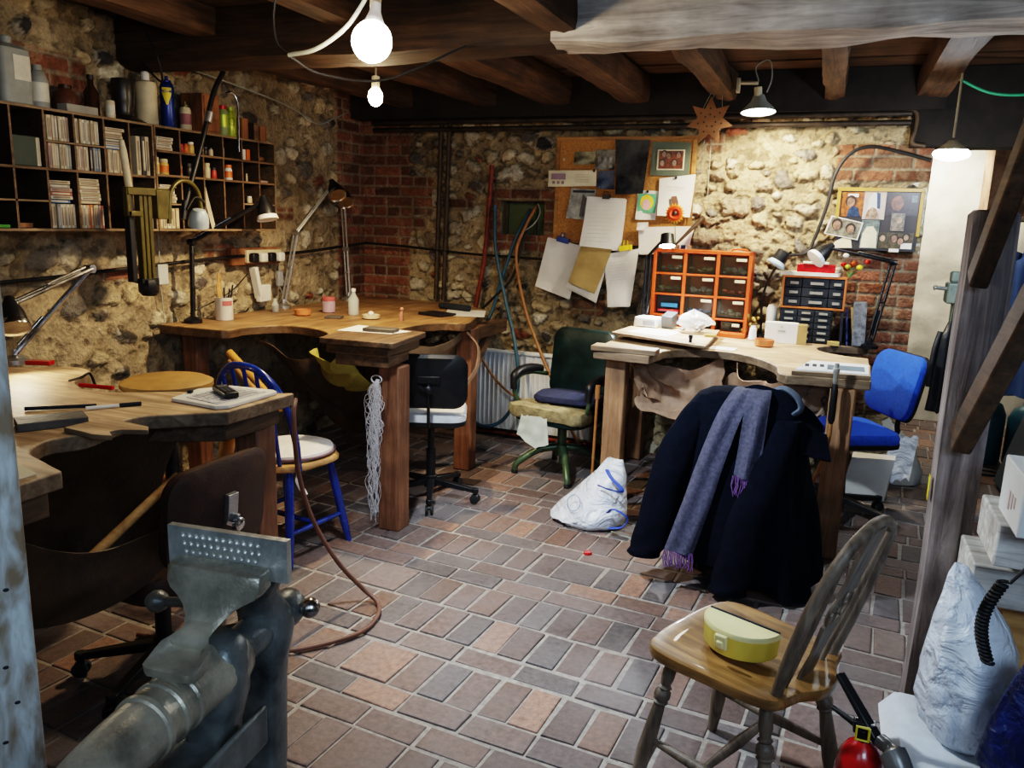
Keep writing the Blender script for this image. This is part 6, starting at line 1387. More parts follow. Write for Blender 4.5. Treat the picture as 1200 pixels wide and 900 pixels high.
# second, smaller cabinet
ob = thing('drawer_cabinet', 'small orange-framed cabinet of smoky drawers standing on a black drawer unit', 'drawer cabinet', (-.09, 5.30, 1.12))
f = MB()
for a, c in (((-.185, 0), (.185, .012)), ((-.185, .19), (.185, .202)), ((-.185, .012), (-.173, .19)), ((.173, .012), (.185, .19))): f.b2((a[0], -.055, a[1]), (c[0], .08, c[1]))
f.b2((-.185, .07, 0), (.185, .08, .2)); build(f, 'carcass', mat('tan orange', (.5, .15, .04), .45, 0, .15, 12), ob, local=True, bevel=.002)
for i, (x0, x1) in enumerate(((-.17, -.072), (-.068, .084), (.088, .17))):
    for j in range(3):
        d = build(MB().b2((x0, -.052, .016 + .058 * j), (x1, .06, .07 + .058 * j)), 'drawer', M['charcoal'], ob, local=True, bevel=.003)
        build(MB().b2((x0 + (x1 - x0) * .3, -.062, .034 + .058 * j), (x0 + (x1 - x0) * .8, -.052, .05 + .058 * j)), 'drawer_pull', tint('drawer grey', (.3, .29, .27), .4), d, local=True)
bd = thing('drawer_cabinet', 'black unit of little drawers under the small orange-framed cabinet', 'drawer cabinet', (-.12, 5.30, CT))
build(MB().b2((-.155, -.05, 0), (.155, .08, .208)), 'carcass', M['black'], bd, local=True, bevel=.003)
for i in range(3):
    for j in range(5):
        d = build(MB().b2((-.147 + i * .1, -.06, .006 + .04 * j), (-.053 + i * .1, -.05, .042 + .04 * j)), 'drawer', M['charcoal'], bd, local=True, bevel=.003)
        build(MB().b2((-.125 + i * .1, -.067, .02 + .04 * j), (-.075 + i * .1, -.06, .032 + .04 * j)), 'drawer_pull', tint('drawer pale', (.34, .33, .28), .4), d, local=True)
solo('paper_stack', 'slanting pad of white paper on top of the small cabinet', 'papers', MB().prism([(-.29, 5.22), (.04, 5.24), (.06, 5.36), (-.24, 5.38)], 1.3235, 1.345), M['paper'])
solo('red_box', 'red and white cardboard box lying on the pad on the small cabinet', 'box', MB().b2((-.20, 5.25, 1.3455), (.02, 5.36, 1.395)), M['red'], bevel=.002)
solo('white_tray', 'white plastic lid lying on the red box', 'lid', MB().b2((-.17, 5.24, 1.396), (-.02, 5.34, 1.408)), M['white'], bevel=.003)
fl_ = thing('artificial_flowers', 'bunch of small red and yellow artificial flowers beside the red box', 'flowers', (.12, 5.30, 1.323)); 
rr = random.Random(8)
for k in range(9):
    p = V((.085 + rr.uniform(-.03, .11), 5.29 + rr.uniform(-.03, .04), 1.345 + rr.uniform(.02, .11)))
    build(MB().ell(p, (.018, .018, .015), 8, 6), 'blossom', M[['red', 'wdyellow', 'red', 'orange', 'red', 'lime', 'red', 'white', 'red'][k]], fl_)
st = MB()
for k in range(6): st.tube([(.1, 5.30, 1.322), (.06 + .025 * k, 5.3 + .01 * (k % 3), 1.40)], .003, 6)
build(st, 'stems', tint('stem green', (.08, .18, .04)), fl_)
for k, (x, w_, h_, a, m_, lab) in enumerate([(.075, .016, .2, -.04, 'charcoal', 'thin dark binder leaning right of the black drawers'), (.10, .012, .215, -.10, 'bluebag', 'thin blue book leaning beside the dark binder'), (.128, .014, .235, -.14, 'kraft', 'thin tan book leaning beside the blue book')]):
    solo('book', lab, 'book', MB().box((x + .012 - a * .1, 5.31, CT + h_ / 2 + .004), (w_, .12, h_), ry=a), M[m_], bevel=.001)
solo('file_box', 'grey marbled magazine file leaning at the right end of the bench', 'file', MB().box((.19, 5.31, CT + .136), (.075, .13, .265), ry=-.05), mat('marbled grey', (.17, .18, .2), .7, 0, .4, 40, col2=(.32, .33, .35)), bevel=.003)
solo('small_box', 'small yellowish box in front of the leaning books', 'box', MB().b2((.02, 5.20, CT), (.09, 5.24, CT + .025)), tint('mustard', (.5, .36, .12)), bevel=.002)
wb = thing('card_box', 'white box with a brown side and a tiny printed mark on the bench', 'box', (-.25, 5.18, CT))
build(MB().b2((-.345, 5.13, CT), (-.155, 5.21, CT + .125)), 'box', M['paper'], wb, bevel=.002)
build(MB().b2((-.155, 5.13, CT), (-.10, 5.21, CT + .12)), 'brown_side', M['kraft'], wb, bevel=.002)
build(MB().b2((-.27, 5.1285, CT + .07), (-.225, 5.1297, CT + .08)).b2((-.255, 5.1285, CT + .1), (-.24, 5.1297, CT + .104)), 'printed_mark', tint('mark grey', (.35, .35, .35)), wb)
solo('white_bottle', 'tall narrow white plastic bottle behind the white box', 'bottle', MB().lathe([(.03, 0), (.033, .005), (.034, .19), (.024, .215), (.001, .222)], (-.325, 5.31, CT), n=20), M['white'])
solo('paste_pot', 'small white pot with a blue lid at the foot of the orange cabinet', 'pot', MB().lathe([(.02, 0), (.026, .004), (.020, .075), (.014, .08), (.014, .09), (.001, .09)], (-.42, 5.17, CT), n=18), M['enamelwhite'])
solo('terracotta_dish', 'small terracotta dish at the front of the bench under the cork board', 'dish', MB().lathe([(.045, 0), (.054, .006), (.058, .042), (.052, .042), (.048, .012), (.001, .01)], (-.33, 4.93, CT), n=28), M['terracotta'])
cl_ = MB(); rr = random.Random(5)
for k in range(14): cl_.ell((-.45 + rr.uniform(-.04, .05), 5.27 + rr.uniform(-.03, .05), CT + rr.uniform(.01, .14)), rr.uniform(.01, .022), 8, 6)
solo('tool_clutter', 'dim cluster of brass oddments between the orange cabinet and the white box', 'oddments', cl_, M['oldbrass'])['kind'] = 'stuff'
BTP = .9565
wt = thing('scale_box', 'white plastic box with a grey panel on the drawing board of the lit bench', 'box', (-1.08, 5.08, BTP))
build(MB().box((-1.06, 5.06, BTP + .033), (.16, .13, .065), rz=-.2, taper=.93), 'case', M['white'], wt, bevel=.012, seg=3)
build(MB().box((-1.045, 4.992, BTP + .03), (.08, .004, .03), rz=-.2, rx=.1), 'panel', tint('panel grey', (.3, .33, .36), .4), wt)
solo('open_drawer', 'dark empty drawer tray standing tilted beside the white box', 'tray', MB().box((-.925, 5.06, BTP + .05), (.075, .10, .085), rz=-.2, rx=.25), tint('tray grey', (.11, .12, .13), .35), bevel=.004)
cp_ = MB().sheet(lambda u, v: V((-.755 + (.105 + .022 * nz(u * 3, v * 3)) * math.sin(PI * min(v + .02, 1)) * math.cos(2 * PI * u) * (1 + .25 * nz(math.cos(2 * PI * u) * 2, v * 5, math.sin(2 * PI * u) * 2)), 4.93 + .085 * math.sin(PI * min(v + .02, 1)) * math.sin(2 * PI * u) * (1 + .25 * nz(math.cos(2 * PI * u) * 2, v * 5, 4)), BTP + .002 + .135 * (1 - v) * (1 + .15 * nz(math.cos(2 * PI * u) * 2, math.sin(2 * PI * u) * 2)))), 36, 20)
solo('plastic_bag', 'crumpled clear plastic bag bulging under the lit lamp', 'plastic bag', cp_, glass('crinkly clear bag', (.85, .88, .9), .12, .5), angle=25)
bc_ = MB(); rr = random.Random(15)
for k in range(16): bc_.ell((-.755 + rr.uniform(-.06, .06), 4.93 + rr.uniform(-.05, .05), BTP + rr.uniform(.014, .06)), (rr.uniform(.01, .02), .012, .01), 8, 6)
solo('bag_contents', 'pale silver oddments inside the crumpled clear bag', 'oddments', bc_, M['alu'])['kind'] = 'stuff'
solo('paper_sheet', 'pale sheet of paper glaring on the drawing board under the lit lamp', 'paper', MB().prism([(-1.12, 4.72), (-.86, 4.62), (-.82, 4.88), (-1.06, 4.98)], BTP, BTP + .0015), M['paper'])
solo('paper_sheet', 'scrap of white paper at the front edge of the bench between dish and drawing board', 'paper', MB().prism([(-.62, 4.63), (-.47, 4.62), (-.46, 4.74), (-.60, 4.76)], CT + .0005, CT + .002), M['paper'])
solo('tiny_vial', 'tiny dark-topped vial on the front edge of the drawing board', 'vial', MB().lathe([(.008, 0), (.009, .002), (.009, .02), (.012, .022), (.012, .04), (.001, .041)], (-.70, 4.51, BTP), n=14), M['charcoal'])
solo('wax_block', 'small yellowish block on the drawing board beside the clear bag', 'block', MB().box((-.63, 4.80, BTP + .008), (.07, .03, .014), rz=.3), tint('mustard', (.5, .36, .12)), bevel=.002)
# files, rulers left of the orange cabinet
for k, (x, h_, m_, lab) in enumerate([(-1.20, .34, 'charcoal', 'dark metal file leaning leftmost of three behind the white plastic box'), (-1.165, .38, 'blackmetal', 'black file in the middle of three behind the white plastic box'), (-1.13, .33, 'alu', 'steel ruler rightmost of three behind the white plastic box')]):
    solo('hand_file', lab, 'file', MB().bar((x, 5.25, CT), (x + .04, 5.34, CT + h_), .022, .006, (1, 0, 0)), M[m_], 'files behind the white box')
# lit lamp with a flower above
la = thing('anglepoise_lamp', 'lit black bench lamp in front of the orange cabinet', 'lamp', (-1.11, 5.12, BTP))
build(MB().lathe([(.045, 0), (.045, .016), (.014, .03), (.012, .06)], (-1.11, 5.14, BTP), n=20), 'base', M['blackmetal'], la)
build(MB().tube([(-1.12, 5.14, BTP + .05), (-1.13, 5.2, 1.40)], .009, 8).tube([(-1.098, 5.14, BTP + .05), (-1.105, 5.2, 1.40)], .009, 8), 'lower_arm', M['blackmetal'], la)
build(MB().tube([(-1.12, 5.2, 1.40), (-.985, 5.06, 1.53)], .010, 8), 'upper_arm', M['blackmetal'], la)
ho = build(MB().lathe([(.001, .075), (.03, .075), (.04, .07), (.045, .02), (.052, -.005), (.049, -.005), (.042, .02), (.03, .06), (.001, .062)], (-.97, 5.03, 1.475), (-.12, .35, 1), 22), 'lamp_shade', M['black'], la)
build(MB().lathe([(.001, 0), (.047, 0), (.047, .008), (.001, .008)], (-.97, 5.03, 1.473), (-.12, .35, 1), 22), 'lit_bulb', M['bulb'], ho)
gf = thing('gerbera_flower', 'orange and yellow artificial gerbera standing above the lit lamp', 'flower', (-.965, 5.19, 1.40))
pt = MB()
for lay, (n_, r_, dz) in enumerate(((20, .066, 0), (16, .048, -.008))):
    for k in range(n_):
        a = 2 * PI * (k + .5 * lay) / n_; c, s = math.cos(a), math.sin(a); q = .010
        P_ = lambda rr_, w_, dy: V((-.965 + c * rr_ - s * w_, 5.19 + dz + dy, 1.675 + s * rr_ + c * w_))
        pt.add([P_(.012, -.003, 0), P_(r_ * .65, -q, -.012), P_(r_, 0, -.006), P_(r_ * .65, q, -.012), P_(.012, .003, 0)], [(0, 1, 2, 3, 4)])
mm, nt, bb = _new('gerbera petals'); tc = nt.nodes.new('ShaderNodeTexCoord'); gr = nt.nodes.new('ShaderNodeTexGradient'); gr.gradient_type = 'SPHERICAL'
mpn = nt.nodes.new('ShaderNodeMapping'); mpn.inputs['Location'].default_value = (0, 0, -.275 * 14); mpn.inputs['Scale'].default_value = (14, 14, 14)
_link(nt, tc.outputs['Object'], mpn.inputs['Vector']); _link(nt, mpn.outputs['Vector'], gr.inputs['Vector']); rp = nt.nodes.new('ShaderNodeValToRGB')
rp.color_ramp.elements[0].position = .0; rp.color_ramp.elements[0].color = (.95, .6, .03, 1); rp.color_ramp.elements[1].position = .38; rp.color_ramp.elements[1].color = (.75, .06, .01, 1)
_link(nt, gr.outputs['Fac'], rp.inputs['Fac']); _link(nt, rp.outputs['Color'], bb.inputs['Base Color']); bb.inputs['Roughness'].default_value = .6
build(pt, 'petals', mm, gf, smooth=False)
build(MB().ell((-.965, 5.178, 1.675), (.016, .01, .016), 10, 8), 'flower_heart', M['leather_dark'], gf)
build(MB().tube(spl([(-.965, 5.20, 1.665), (-.96, 5.21, 1.56), (-.955, 5.23, 1.452)], 5), .003, 6), 'stem', tint('stem green', (.08, .18, .04)), gf)
solo('rolled_tool', 'dark tapering tool pointing up behind the orange cabinet towards the letter', 'tool', MB().cyl((-.96, 5.22, 1.47), (-.80, 5.30, 1.66), .007, .016, 10), M['leather_dark'])
# right hand lamps
anglepoise('black anglepoise lamp at the right end of the bench, arm bent over the small cabinet', [(.26, 5.24, CT), (.335, 5.28, 1.425), (-.03, 5.14, 1.50)], (-.55, -.35, -.55), M['blackmetal'], M['black'], rim=M['enamelwhite'], double=True, arm_r=.008)
lb = thing('anglepoise_lamp', 'black lamp head with a pale blue rim between the two drawer cabinets', 'lamp', (-.37, 5.29, CT))
build(MB().lathe([(.04, 0), (.04, .016), (.012, .03)], (-.385, 5.34, CT), n=18), 'base', M['blackmetal'], lb)
build(MB().tube(spl([(-.385, 5.34, CT + .02), (-.39, 5.35, 1.2), (-.30, 5.33, 1.42), (-.245, 5.27, 1.46)], 6), .008, 8), 'arm', M['blackmetal'], lb)
hd = build(MB().lathe([(.001, .065), (.034, .065), (.042, .058), (.046, -.02), (.043, -.02), (.036, .05), (.001, .052)], (-.31, 5.20, 1.41), (.45, .15, .8), 20), 'lamp_shade', M['black'], lb)
build(MB().lathe([(.046, .0), (.060, -.022), (.058, -.03), (.044, -.02)], (-.312, 5.199, 1.405), (.45, .15, .8), 22), 'shade_rim', mat('pale blue rim', (.4, .55, .66), .3), hd)
# on the right prong
nt_ = thing('cutting_sheet', 'white board with printed marks on the right front corner of the lit bench', 'board', (.06, 4.24, .9305))
build(MB().prism([(-.115, 4.04), (.215, 4.085), (.225, 4.38), (-.05, 4.37)], .9305, .936), 'board', M['enamelwhite'], nt_)
build(MB().prism([(.03, 4.12), (.2, 4.145), (.2, 4.28), (.03, 4.26)], .9362, .938), 'steel_rule', tint('steel blue', (.16, .22, .27), .3), nt_)
mk = MB()
for k in range(3): mk.b2((-.075 + .035 * k, 4.16 + .01 * k, .9362), (-.055 + .035 * k, 4.24 + .01 * k, .937))
build(mk, 'printed_marks', M['charcoal'], nt_)
hp = thing('handpiece', 'steel flexible-drive handpiece hanging down the right front leg of the bench', 'handpiece', (.085, 4.0, .7))
build(MB().lathe([(.006, .0), (.011, .01), (.011, .05), (.015, .055), (.015, .075), (.010, .08), (.010, .10)], (.07, 3.985, .89), (0, .02, 1), 14), 'head', M['steel'], hp)
build(MB().lathe([(.010, 0), (.016, .02), (.016, .16), (.012, .19)], (.072, 3.975, .70), (0, .03, 1), 14), 'grip', M['black'], hp)
build(MB().tube(spl([(.072, 3.975, .70), (.07, 3.97, .62), (.05, 3.96, .5), (.02, 3.95, .4), (.0, 3.95, .28)], 6), .009, 8), 'hose', M['hoseorange'], hp)
solo('floor_pipe', 'copper rod standing beside the left leg of the bench under the cork board', 'rod', MB().tube([(-1.19, 4.36, 0), (-1.185, 4.37, .62)], .009, 10).cyl((-1.185, 4.37, .6), (-1.185, 4.37, .68), .015, n=12), M['hoseorange'])
# ================================================================ COAT, SCARF AND THEIR CHAIR
ch = thing('swivel_chair', 'dark swivel chair almost wholly hidden under the navy coat', 'chair', (-.28, 3.84, 0), math.radians(190))
spoke_base(ch, 5, .27, M['black'], rot=.75)
for k in range(5): caster(ch, .75 + 2 * PI * k / 5, .27)
build(MB().cyl((0, 0, .14), (0, 0, .42), .022, n=14), 'column', M['alu'], ch, local=True)
o = rounded(.40, .38, .09, 6)
build(MB().loft([[V((x * s, y * s, z)) for x, y in o] for s, z in ((.01, .42), (.95, .42), (1, .44), (.96, .48), (.01, .49))]), 'seat', M['charcoal'], ch, local=True)
bk = MB(); bk.M = Matrix.Translation((0, .18, .68)) @ Matrix.Rotation(-.12, 4, 'X'); bk.loft(pad(.30, .26, .05, .07, .4, .01)); build(bk, 'backrest', M['charcoal'], ch, local=True)
build(MB().tube([(0, .06, .43), (0, .19, .45), (0, .21, .62)], .014, 8), 'back_bracket', M['alu'], ch, local=True)
ct = thing('winter_coat', 'dark navy wool coat draped over the back of a chair', 'coat', (-.30, 3.62, 0))
prof = [  # z, left x, right x, front y, back y
    (.895, -.40, -.20, 3.60, 3.68), (.885, -.455, -.13, 3.55, 3.71), (.86, -.505, -.07, 3.51, 3.74), (.82, -.535, -.035, 3.475, 3.77), (.74, -.555, -.02, 3.45, 3.80), (.62, -.575, -.015, 3.42, 3.83), (.48, -.59, .0, 3.40, 3.86), (.34, -.60, .025, 3.385, 3.88), (.2, -.595, .05, 3.375, 3.88), (.09, -.53, .075, 3.37, 3.85), (.035, -.40, .085, 3.375, 3.80)]
def coat_ring(z, x0, x1, y0, y1, n=72):
    out = []; cx, cy, hx, hy = (x0 + x1) / 2, (y0 + y1) / 2, (x1 - x0) / 2, (y1 - y0) / 2; fall = min(1, (.9 - z) / .5)
    for j in range(n):
        a = 2 * PI * j / n; c, s = math.cos(a), math.sin(a); q = (abs(c) ** 2.6 + abs(s) ** 2.6) ** (-1 / 2.6)
        f = 1 + fall * (.055 * math.sin(a * 7 + z * 2.5) + .05 * math.sin(a * 11 - z * 4 + 1) + .06 * nz(c * 2, s * 2, z * 1.5))
        zz = z + (.05 * math.sin(a * 3 + .6) * fall * (z < .12)) + (.0 if z > .12 else .10 * max(0, -c) * (1 if z < .1 else 0))
        out.append(V((cx + hx * c * q * f, cy + hy * s * q * f, max(zz, .012))))
    return out
P_ = []
for i in range(len(prof) - 1):
    a, b = prof[i], prof[i + 1]
    for k in range(3): P_.append(tuple(lerp(a[m], b[m], k / 3) for m in range(5)))
P_.append(prof[-1])
body = MB().loft([[V((-.3, 3.64, .897))] * 72] + [coat_ring(*p) for p in P_], caps=False)
build(body, 'coat_body', M['navy'], ct, angle=70)
def sleeve(pts, rs, name='sleeve'):
    P2 = spl(pts, 6); R2 = [np.interp(i / (len(P2) - 1), np.linspace(0, 1, len(rs)), rs) for i in range(len(P2))]
    b = MB(); rings = []
    for i, p in enumerate(P2):
        ring = []
        for j in range(20):
            a = 2 * PI * j / 20; r = R2[i] * (1 + .14 * nz(math.cos(a) * 1.5, math.sin(a) * 1.5, i * .25) + .05 * math.sin(i * 1.1 + a * 2))
            ring.append(p + V((math.cos(a) * r, math.sin(a) * r * .72, 0)))
        rings.append(ring)
    return build(b.loft(rings), name, M['navy'], ct, angle=70)
sleeve([(-.47, 3.56, .83), (-.545, 3.50, .66), (-.60, 3.45, .42), (-.645, 3.40, .20), (-.66, 3.385, .13)], [.055, .082, .085, .08, .075])
sleeve([(-.10, 3.50, .80), (-.16, 3.42, .60), (-.22, 3.37, .36), (-.265, 3.345, .12), (-.275, 3.34, .045)], [.055, .082, .088, .085, .085])
# collar and lapel
build(MB().sheet(lambda u, v: V((-.30 + .33 * u, 3.60 - .05 * math.sin(u * PI) - .05 * v * v, .905 - .13 * u * u + .045 * math.sin(u * PI) * (1 - v) - .09 * v + .012 * nz(u * 4, v * 3))), 18, 10, .012), 'collar', M['navy'], ct)
build(MB().sheet(lambda u, v: V((-.07 + .12 * u + .03 * v, 3.53 - .05 * v + .02 * u, .80 - .06 * u - .14 * v * (1 - .3 * u) + .01 * nz(u * 3, v * 4, 4))), 12, 10, .012), 'lapel', M['navy'], ct)
build(MB().tube(spl([(-.19, 3.575, .90), (-.14, 3.56, .925), (-.085, 3.545, .90), (-.06, 3.54, .85), (-.09, 3.53, .815)], 6), .024, 10, flat=.5), 'hood_roll', mat('grey lining', (.1, .12, .16), .9, 0, .25, 30), ct)
sf = thing('scarf', 'mauve-grey woven scarf with purple fringes hanging over the navy coat', 'scarf', (-.38, 3.45, .2))
def strip(pts, w0, w1, seed):
    C_ = spl(pts, 10); n = len(C_) - 1
    def fn(u, v):
        i = u * n; k = min(int(i), n - 1); c = C_[k].lerp(C_[k + 1], i - k); w = lerp(w0, w1, u)
        return c + V(((v - .5) * w, -.018 * math.sin(v * PI) + .008 * math.sin(v * 9 + u * 4 + seed), .012 * (v - .5) * math.sin(u * 5)))
    return MB().sheet(fn, 40, 10, .007)
build(strip([(-.285, 3.62, .905), (-.30, 3.535, .90), (-.345, 3.44, .80), (-.40, 3.40, .60), (-.445, 3.37, .40), (-.50, 3.35, .185)], .10, .125, 0), 'long_end', M['scarf'], sf)
build(strip([(-.25, 3.62, .908), (-.235, 3.53, .905), (-.235, 3.455, .84), (-.24, 3.41, .70), (-.25, 3.385, .555)], .10, .10, 3), 'short_end', M['scarf'], sf)
fg = MB(); rr = random.Random(3)
for k in range(24):
    x = -.56 + .122 * k / 23; fg.tube([(x, 3.342, .19), (x + rr.uniform(-.01, .012), 3.335, .15), (x + rr.uniform(-.012, .015), 3.335, .115 + rr.uniform(-.01, .01))], .0026, 5)
for k in range(18):
    x = -.30 + .098 * k / 17; fg.tube([(x, 3.375, .562), (x + rr.uniform(-.008, .01), 3.365, .52), (x + rr.uniform(-.01, .012), 3.365, .48 + rr.uniform(-.01, .01))], .0026, 5)
o_ = build(fg, 'fringe', M['fringe'], sf); o_['kind'] = 'stuff'; o_['label'] = 'purple fringe'

# ================================================================ CARRIER BAG ON THE FLOOR
cb_ = thing('carrier_bag', 'translucent white carrier bag with blue handles on the floor by the bench leg', 'carrier bag', (-1.12, 3.98, 0))
def bagring(z, cx, cy, hx, hy, k=0, n=40):
    return [V((cx + hx * math.cos(a) * (1 + .10 * nz(math.cos(a) * 2, math.sin(a) * 2, z * 5 + k)) , cy + hy * math.sin(a) * (1 + .14 * nz(math.cos(a) * 2.5, math.sin(a) * 2.5, z * 6 + 7 + k)), max(.004, z + .012 * nz(math.cos(a) * 3, math.sin(a) * 3, z * 4)))) for a in [2 * PI * j / n for j in range(n)]]
rings = [bagring(.004, -1.09, 3.97, .17, .13), bagring(.03, -1.10, 3.97, .205, .15), bagring(.08, -1.08, 3.99, .185, .135), bagring(.14, -1.05, 4.01, .15, .11), bagring(.21, -1.02, 4.03, .115, .085), bagring(.27, -.995, 4.05, .085, .055), bagring(.32, -.99, 4.06, .06, .03), bagring(.345, -.985, 4.07, .045, .015)]
build(MB().loft(rings), 'bag_skin', M['bagwhite'], cb_, angle=75)
for pts in ([(-1.0, 3.96, .315), (-.965, 3.925, .285), (-.905, 3.905, .245), (-.90, 3.90, .225), (-.965, 3.90, .228), (-1.03, 3.91, .238)], [(-.955, 3.86, .115), (-.915, 3.815, .155), (-.845, 3.83, .115), (-.865, 3.82, .065), (-.94, 3.82, .045)]):
    build(MB().tube(spl(pts, 6), .012, 8, flat=.3), 'handle', M['bagblue'], cb_)
lg_ = MB(); lg_.tube([V((-1.145 + .036 * math.cos(a), 3.865 - .0 + .01 * math.sin(a), .135 + .042 * math.sin(a))) for a in [2 * PI * k / 20 for k in range(21)]], .0022, 6)
build(lg_, 'printed_ring', tint('faint blue print', (.25, .35, .6), .5), cb_)
solo('floor_cable', 'pale cable lying on the bricks between the carrier bag and the coat', 'cable', MB().tube(spl([(-.93, 3.86, .012), (-.86, 3.83, .012), (-.76, 3.83, .012), (-.62, 3.9, .012)], 6), .005, 6), M['cable_white'])
solo('plastic_scrap', 'tiny red scrap of plastic lying on the brick floor', 'scrap', MB().cyl((-.97, 3.56, .001), (-.97, 3.56, .012), .022, .02, 16), M['red'])
# brown hose falling from the near bench and coiling on the floor
solo('rubber_hose', 'brown rubber hose dropping past the blue chair and curving on the floor', 'hose', MB().tube(spl([(-1.86, 2.46, .90), (-1.84, 2.42, .84), (-1.84, 2.44, .62), (-1.82, 2.50, .40), (-1.76, 2.58, .2), (-1.69, 2.66, .06), (-1.62, 2.66, .014), (-1.56, 2.56, .012), (-1.55, 2.43, .012), (-1.62, 2.30, .012), (-1.74, 2.18, .012), (-1.95, 2.08, .012), (-2.3, 2.05, .012)], 8), .0095, 10), M['hosebrown'])
# stuff under the blue chair
pb = thing('paper_bag', 'white paper bag with papers standing under the blue swivel chair', 'bag', (.36, 5.18, 0))
build(MB().loft([[V((x, y, z)) for x, y in q] for q, z in (([(.22, 5.06), (.44, 5.10), (.46, 5.22), (.24, 5.20)], .003), ([(.21, 5.04), (.45, 5.08), (.47, 5.22), (.24, 5.20)], .15), ([(.23, 5.04), (.47, 5.09), (.48, 5.20), (.24, 5.17)], .27))]), 'bag', M['paper'], pb, angle=30)
build(MB().sheet(lambda u, v: V((.42 + .15 * u + .03 * v, 5.20 + .08 * v, .12 + .26 * v + .05 * nz(u * 4, v * 3))), 10, 10, .002), 'crumpled_sheet', M['bagwhite'], pb)
solo('plastic_sack', 'limp grey-white plastic sack lying behind the blue swivel chair', 'sack', MB().loft([bagring(.004, .52, 5.62, .16, .14, 3), bagring(.08, .52, 5.62, .17, .15, 3), bagring(.2, .5, 5.64, .13, .12, 3), bagring(.3, .49, 5.66, .07, .07, 3), bagring(.34, .48, 5.66, .02, .02, 3)]), tint('grey sack', (.45, .45, .43), .5), angle=75)

# ================================================================ STAIRCASE ON THE RIGHT
stc = thing('staircase', 'old oak staircase post with two dark rails and open treads at the right edge', 'staircase', (.43, 2.75, 0))
def newel():
    rings = []
    for i in range(45):
        t = i / 44; z = t * 1.66; w = .13 + .012 * nz(z * 2, 1); cx = .430 + .012 * nz(z * 1.4, 5); ring = []
        for j in range(24):
            a = 2 * PI * j / 24; q = max(abs(math.cos(a)), abs(math.sin(a))); rr_ = lerp(1 / q, 1, .22) * (1 + .05 * nz(z * 3, math.cos(a) * 2, math.sin(a) * 2 + 4))
            ring.append(V((cx + math.cos(a) * rr_ * w / 2, 2.75 + math.sin(a) * rr_ * w / 2, z)))
        rings.append(ring)
    top = rings[-1]; c = sum(top, V()) / 24
    rings.append([c + (p - c) * .8 + V((0, 0, .014)) for p in top])
    return MB().loft(rings)
build(newel(), 'newel_post', M['post'], stc, angle=60)
build(MB().bar((.395, 2.66, 1.47), (.47, 2.28, 2.15), .085, .05, (1, 0, 0)), 'handrail', M['rail'], stc, bevel=.008)
build(MB().bar((.415, 2.665, .99), (.50, 2.02, 1.74), .10, .055, (1, 0, 0)), 'handrail', M['rail'], stc, bevel=.008)
tw = wood('worn white tread', (.4, .35, .3), (.85, .82, .78), 'x', .7, 5, .4)
for k, (x0, z0, ya, yb) in enumerate(((.455, .70, 2.42, 2.66), (.475, .865, 2.30, 2.56), (.50, 1.03, 2.16, 2.42))):
    if k == 2: continue
    build(MB().b2((x0, ya, z0 - .12), (1.5, yb, z0)), 'tread', tw, stc, bevel=.006)
build(MB().b2((.56, 2.50, .02), (.64, 2.60, .58)), 'support_post', M['pine'], stc, bevel=.004)
yst = MB(); yst.plate([(.36 + .0, .78), (.362, .78), (.362, .86), (.36, .86)], (0, 2.70, 0), (1, 0, 0), (0, 0, 1), .001)
build(MB().sheet(lambda u, v: V((.3575, 2.715 + .03 * u, .775 + .075 * v + .006 * math.sin(u * 9))), 6, 6, .001), 'yellow_sticker', M['wdyellow'], stc)
wbx = thing('card_box', 'white cardboard box resting on the upper stair tread at the right edge', 'box', (.56, 2.32, .87))
build(MB().b2((.495, 2.20, .8655), (.75, 2.44, 1.02)), 'box', M['paper'], wbx, bevel=.004)
fm = MB()
for k in range(3): fm.b2((.4935, 2.26 + .03 * k, .92 - .01 * k), (.4948, 2.275 + .03 * k, .95))
build(fm, 'faint_print', tint('faint red', (.6, .45, .42)), wbx)

# ================================================================ FRONT RIGHT CORNER
bigb = MB(); rings = []
for z, cx, cy, hx, hy in ((.24, .475, 2.29, .08, .08), (.27, .475, 2.285, .11, .10), (.34, .47, 2.285, .122, .115), (.43, .465, 2.29, .12, .115), (.50, .46, 2.30, .108, .105), (.57, .45, 2.32, .085, .085), (.63, .435, 2.34, .056, .056), (.68, .42, 2.36, .032, .03), (.71, .415, 2.37, .015, .015)):
    rings.append([V((cx + hx * math.cos(a) * (1 + .16 * nz(math.cos(a) * 2, math.sin(a) * 2, z * 4) + .06 * nz(math.cos(a) * 6, math.sin(a) * 6, z * 9)), cy + hy * math.sin(a) * (1 + .16 * nz(math.cos(a) * 2, math.sin(a) * 2, z * 4 + 3) + .06 * nz(math.cos(a) * 6, math.sin(a) * 6, z * 9)), z)) for a in [2 * PI * j / 48 for j in range(48)]])
solo('plastic_sack', 'big full white plastic sack leaning against the foot of the stair post', 'sack', bigb.loft(rings), M['bagwhite'], angle=80)
cr = thing('wooden_crate', 'low crate under a white cloth at the foot of the stair post', 'crate', (.50, 2.25, 0))
build(MB().b2((.30, 2.02, 0), (.95, 2.46, .215)), 'crate', M['post'], cr, bevel=.006)
solo('white_cloth', 'white cloth spread over the crate below the plastic sack', 'cloth', MB().sheet(lambda u, v: V((.272 + .68 * u, 2.0 + .47 * v, .232 + .006 * nz(u * 5, v * 5) - .0 * u - (.05 * max(0, .06 - u) / .06 if u < .06 else 0) - (.07 * (.06 - v) / .06 if v < .06 else 0))), 36, 26, .006), mat('white cloth', (.66, .69, .72), .9, 0, .08, 12, .3, 60))
fe = thing('fire_extinguisher', 'red fire extinguisher with black lever and pull ring in the front right corner', 'fire extinguisher', (.20, 1.93, 0))
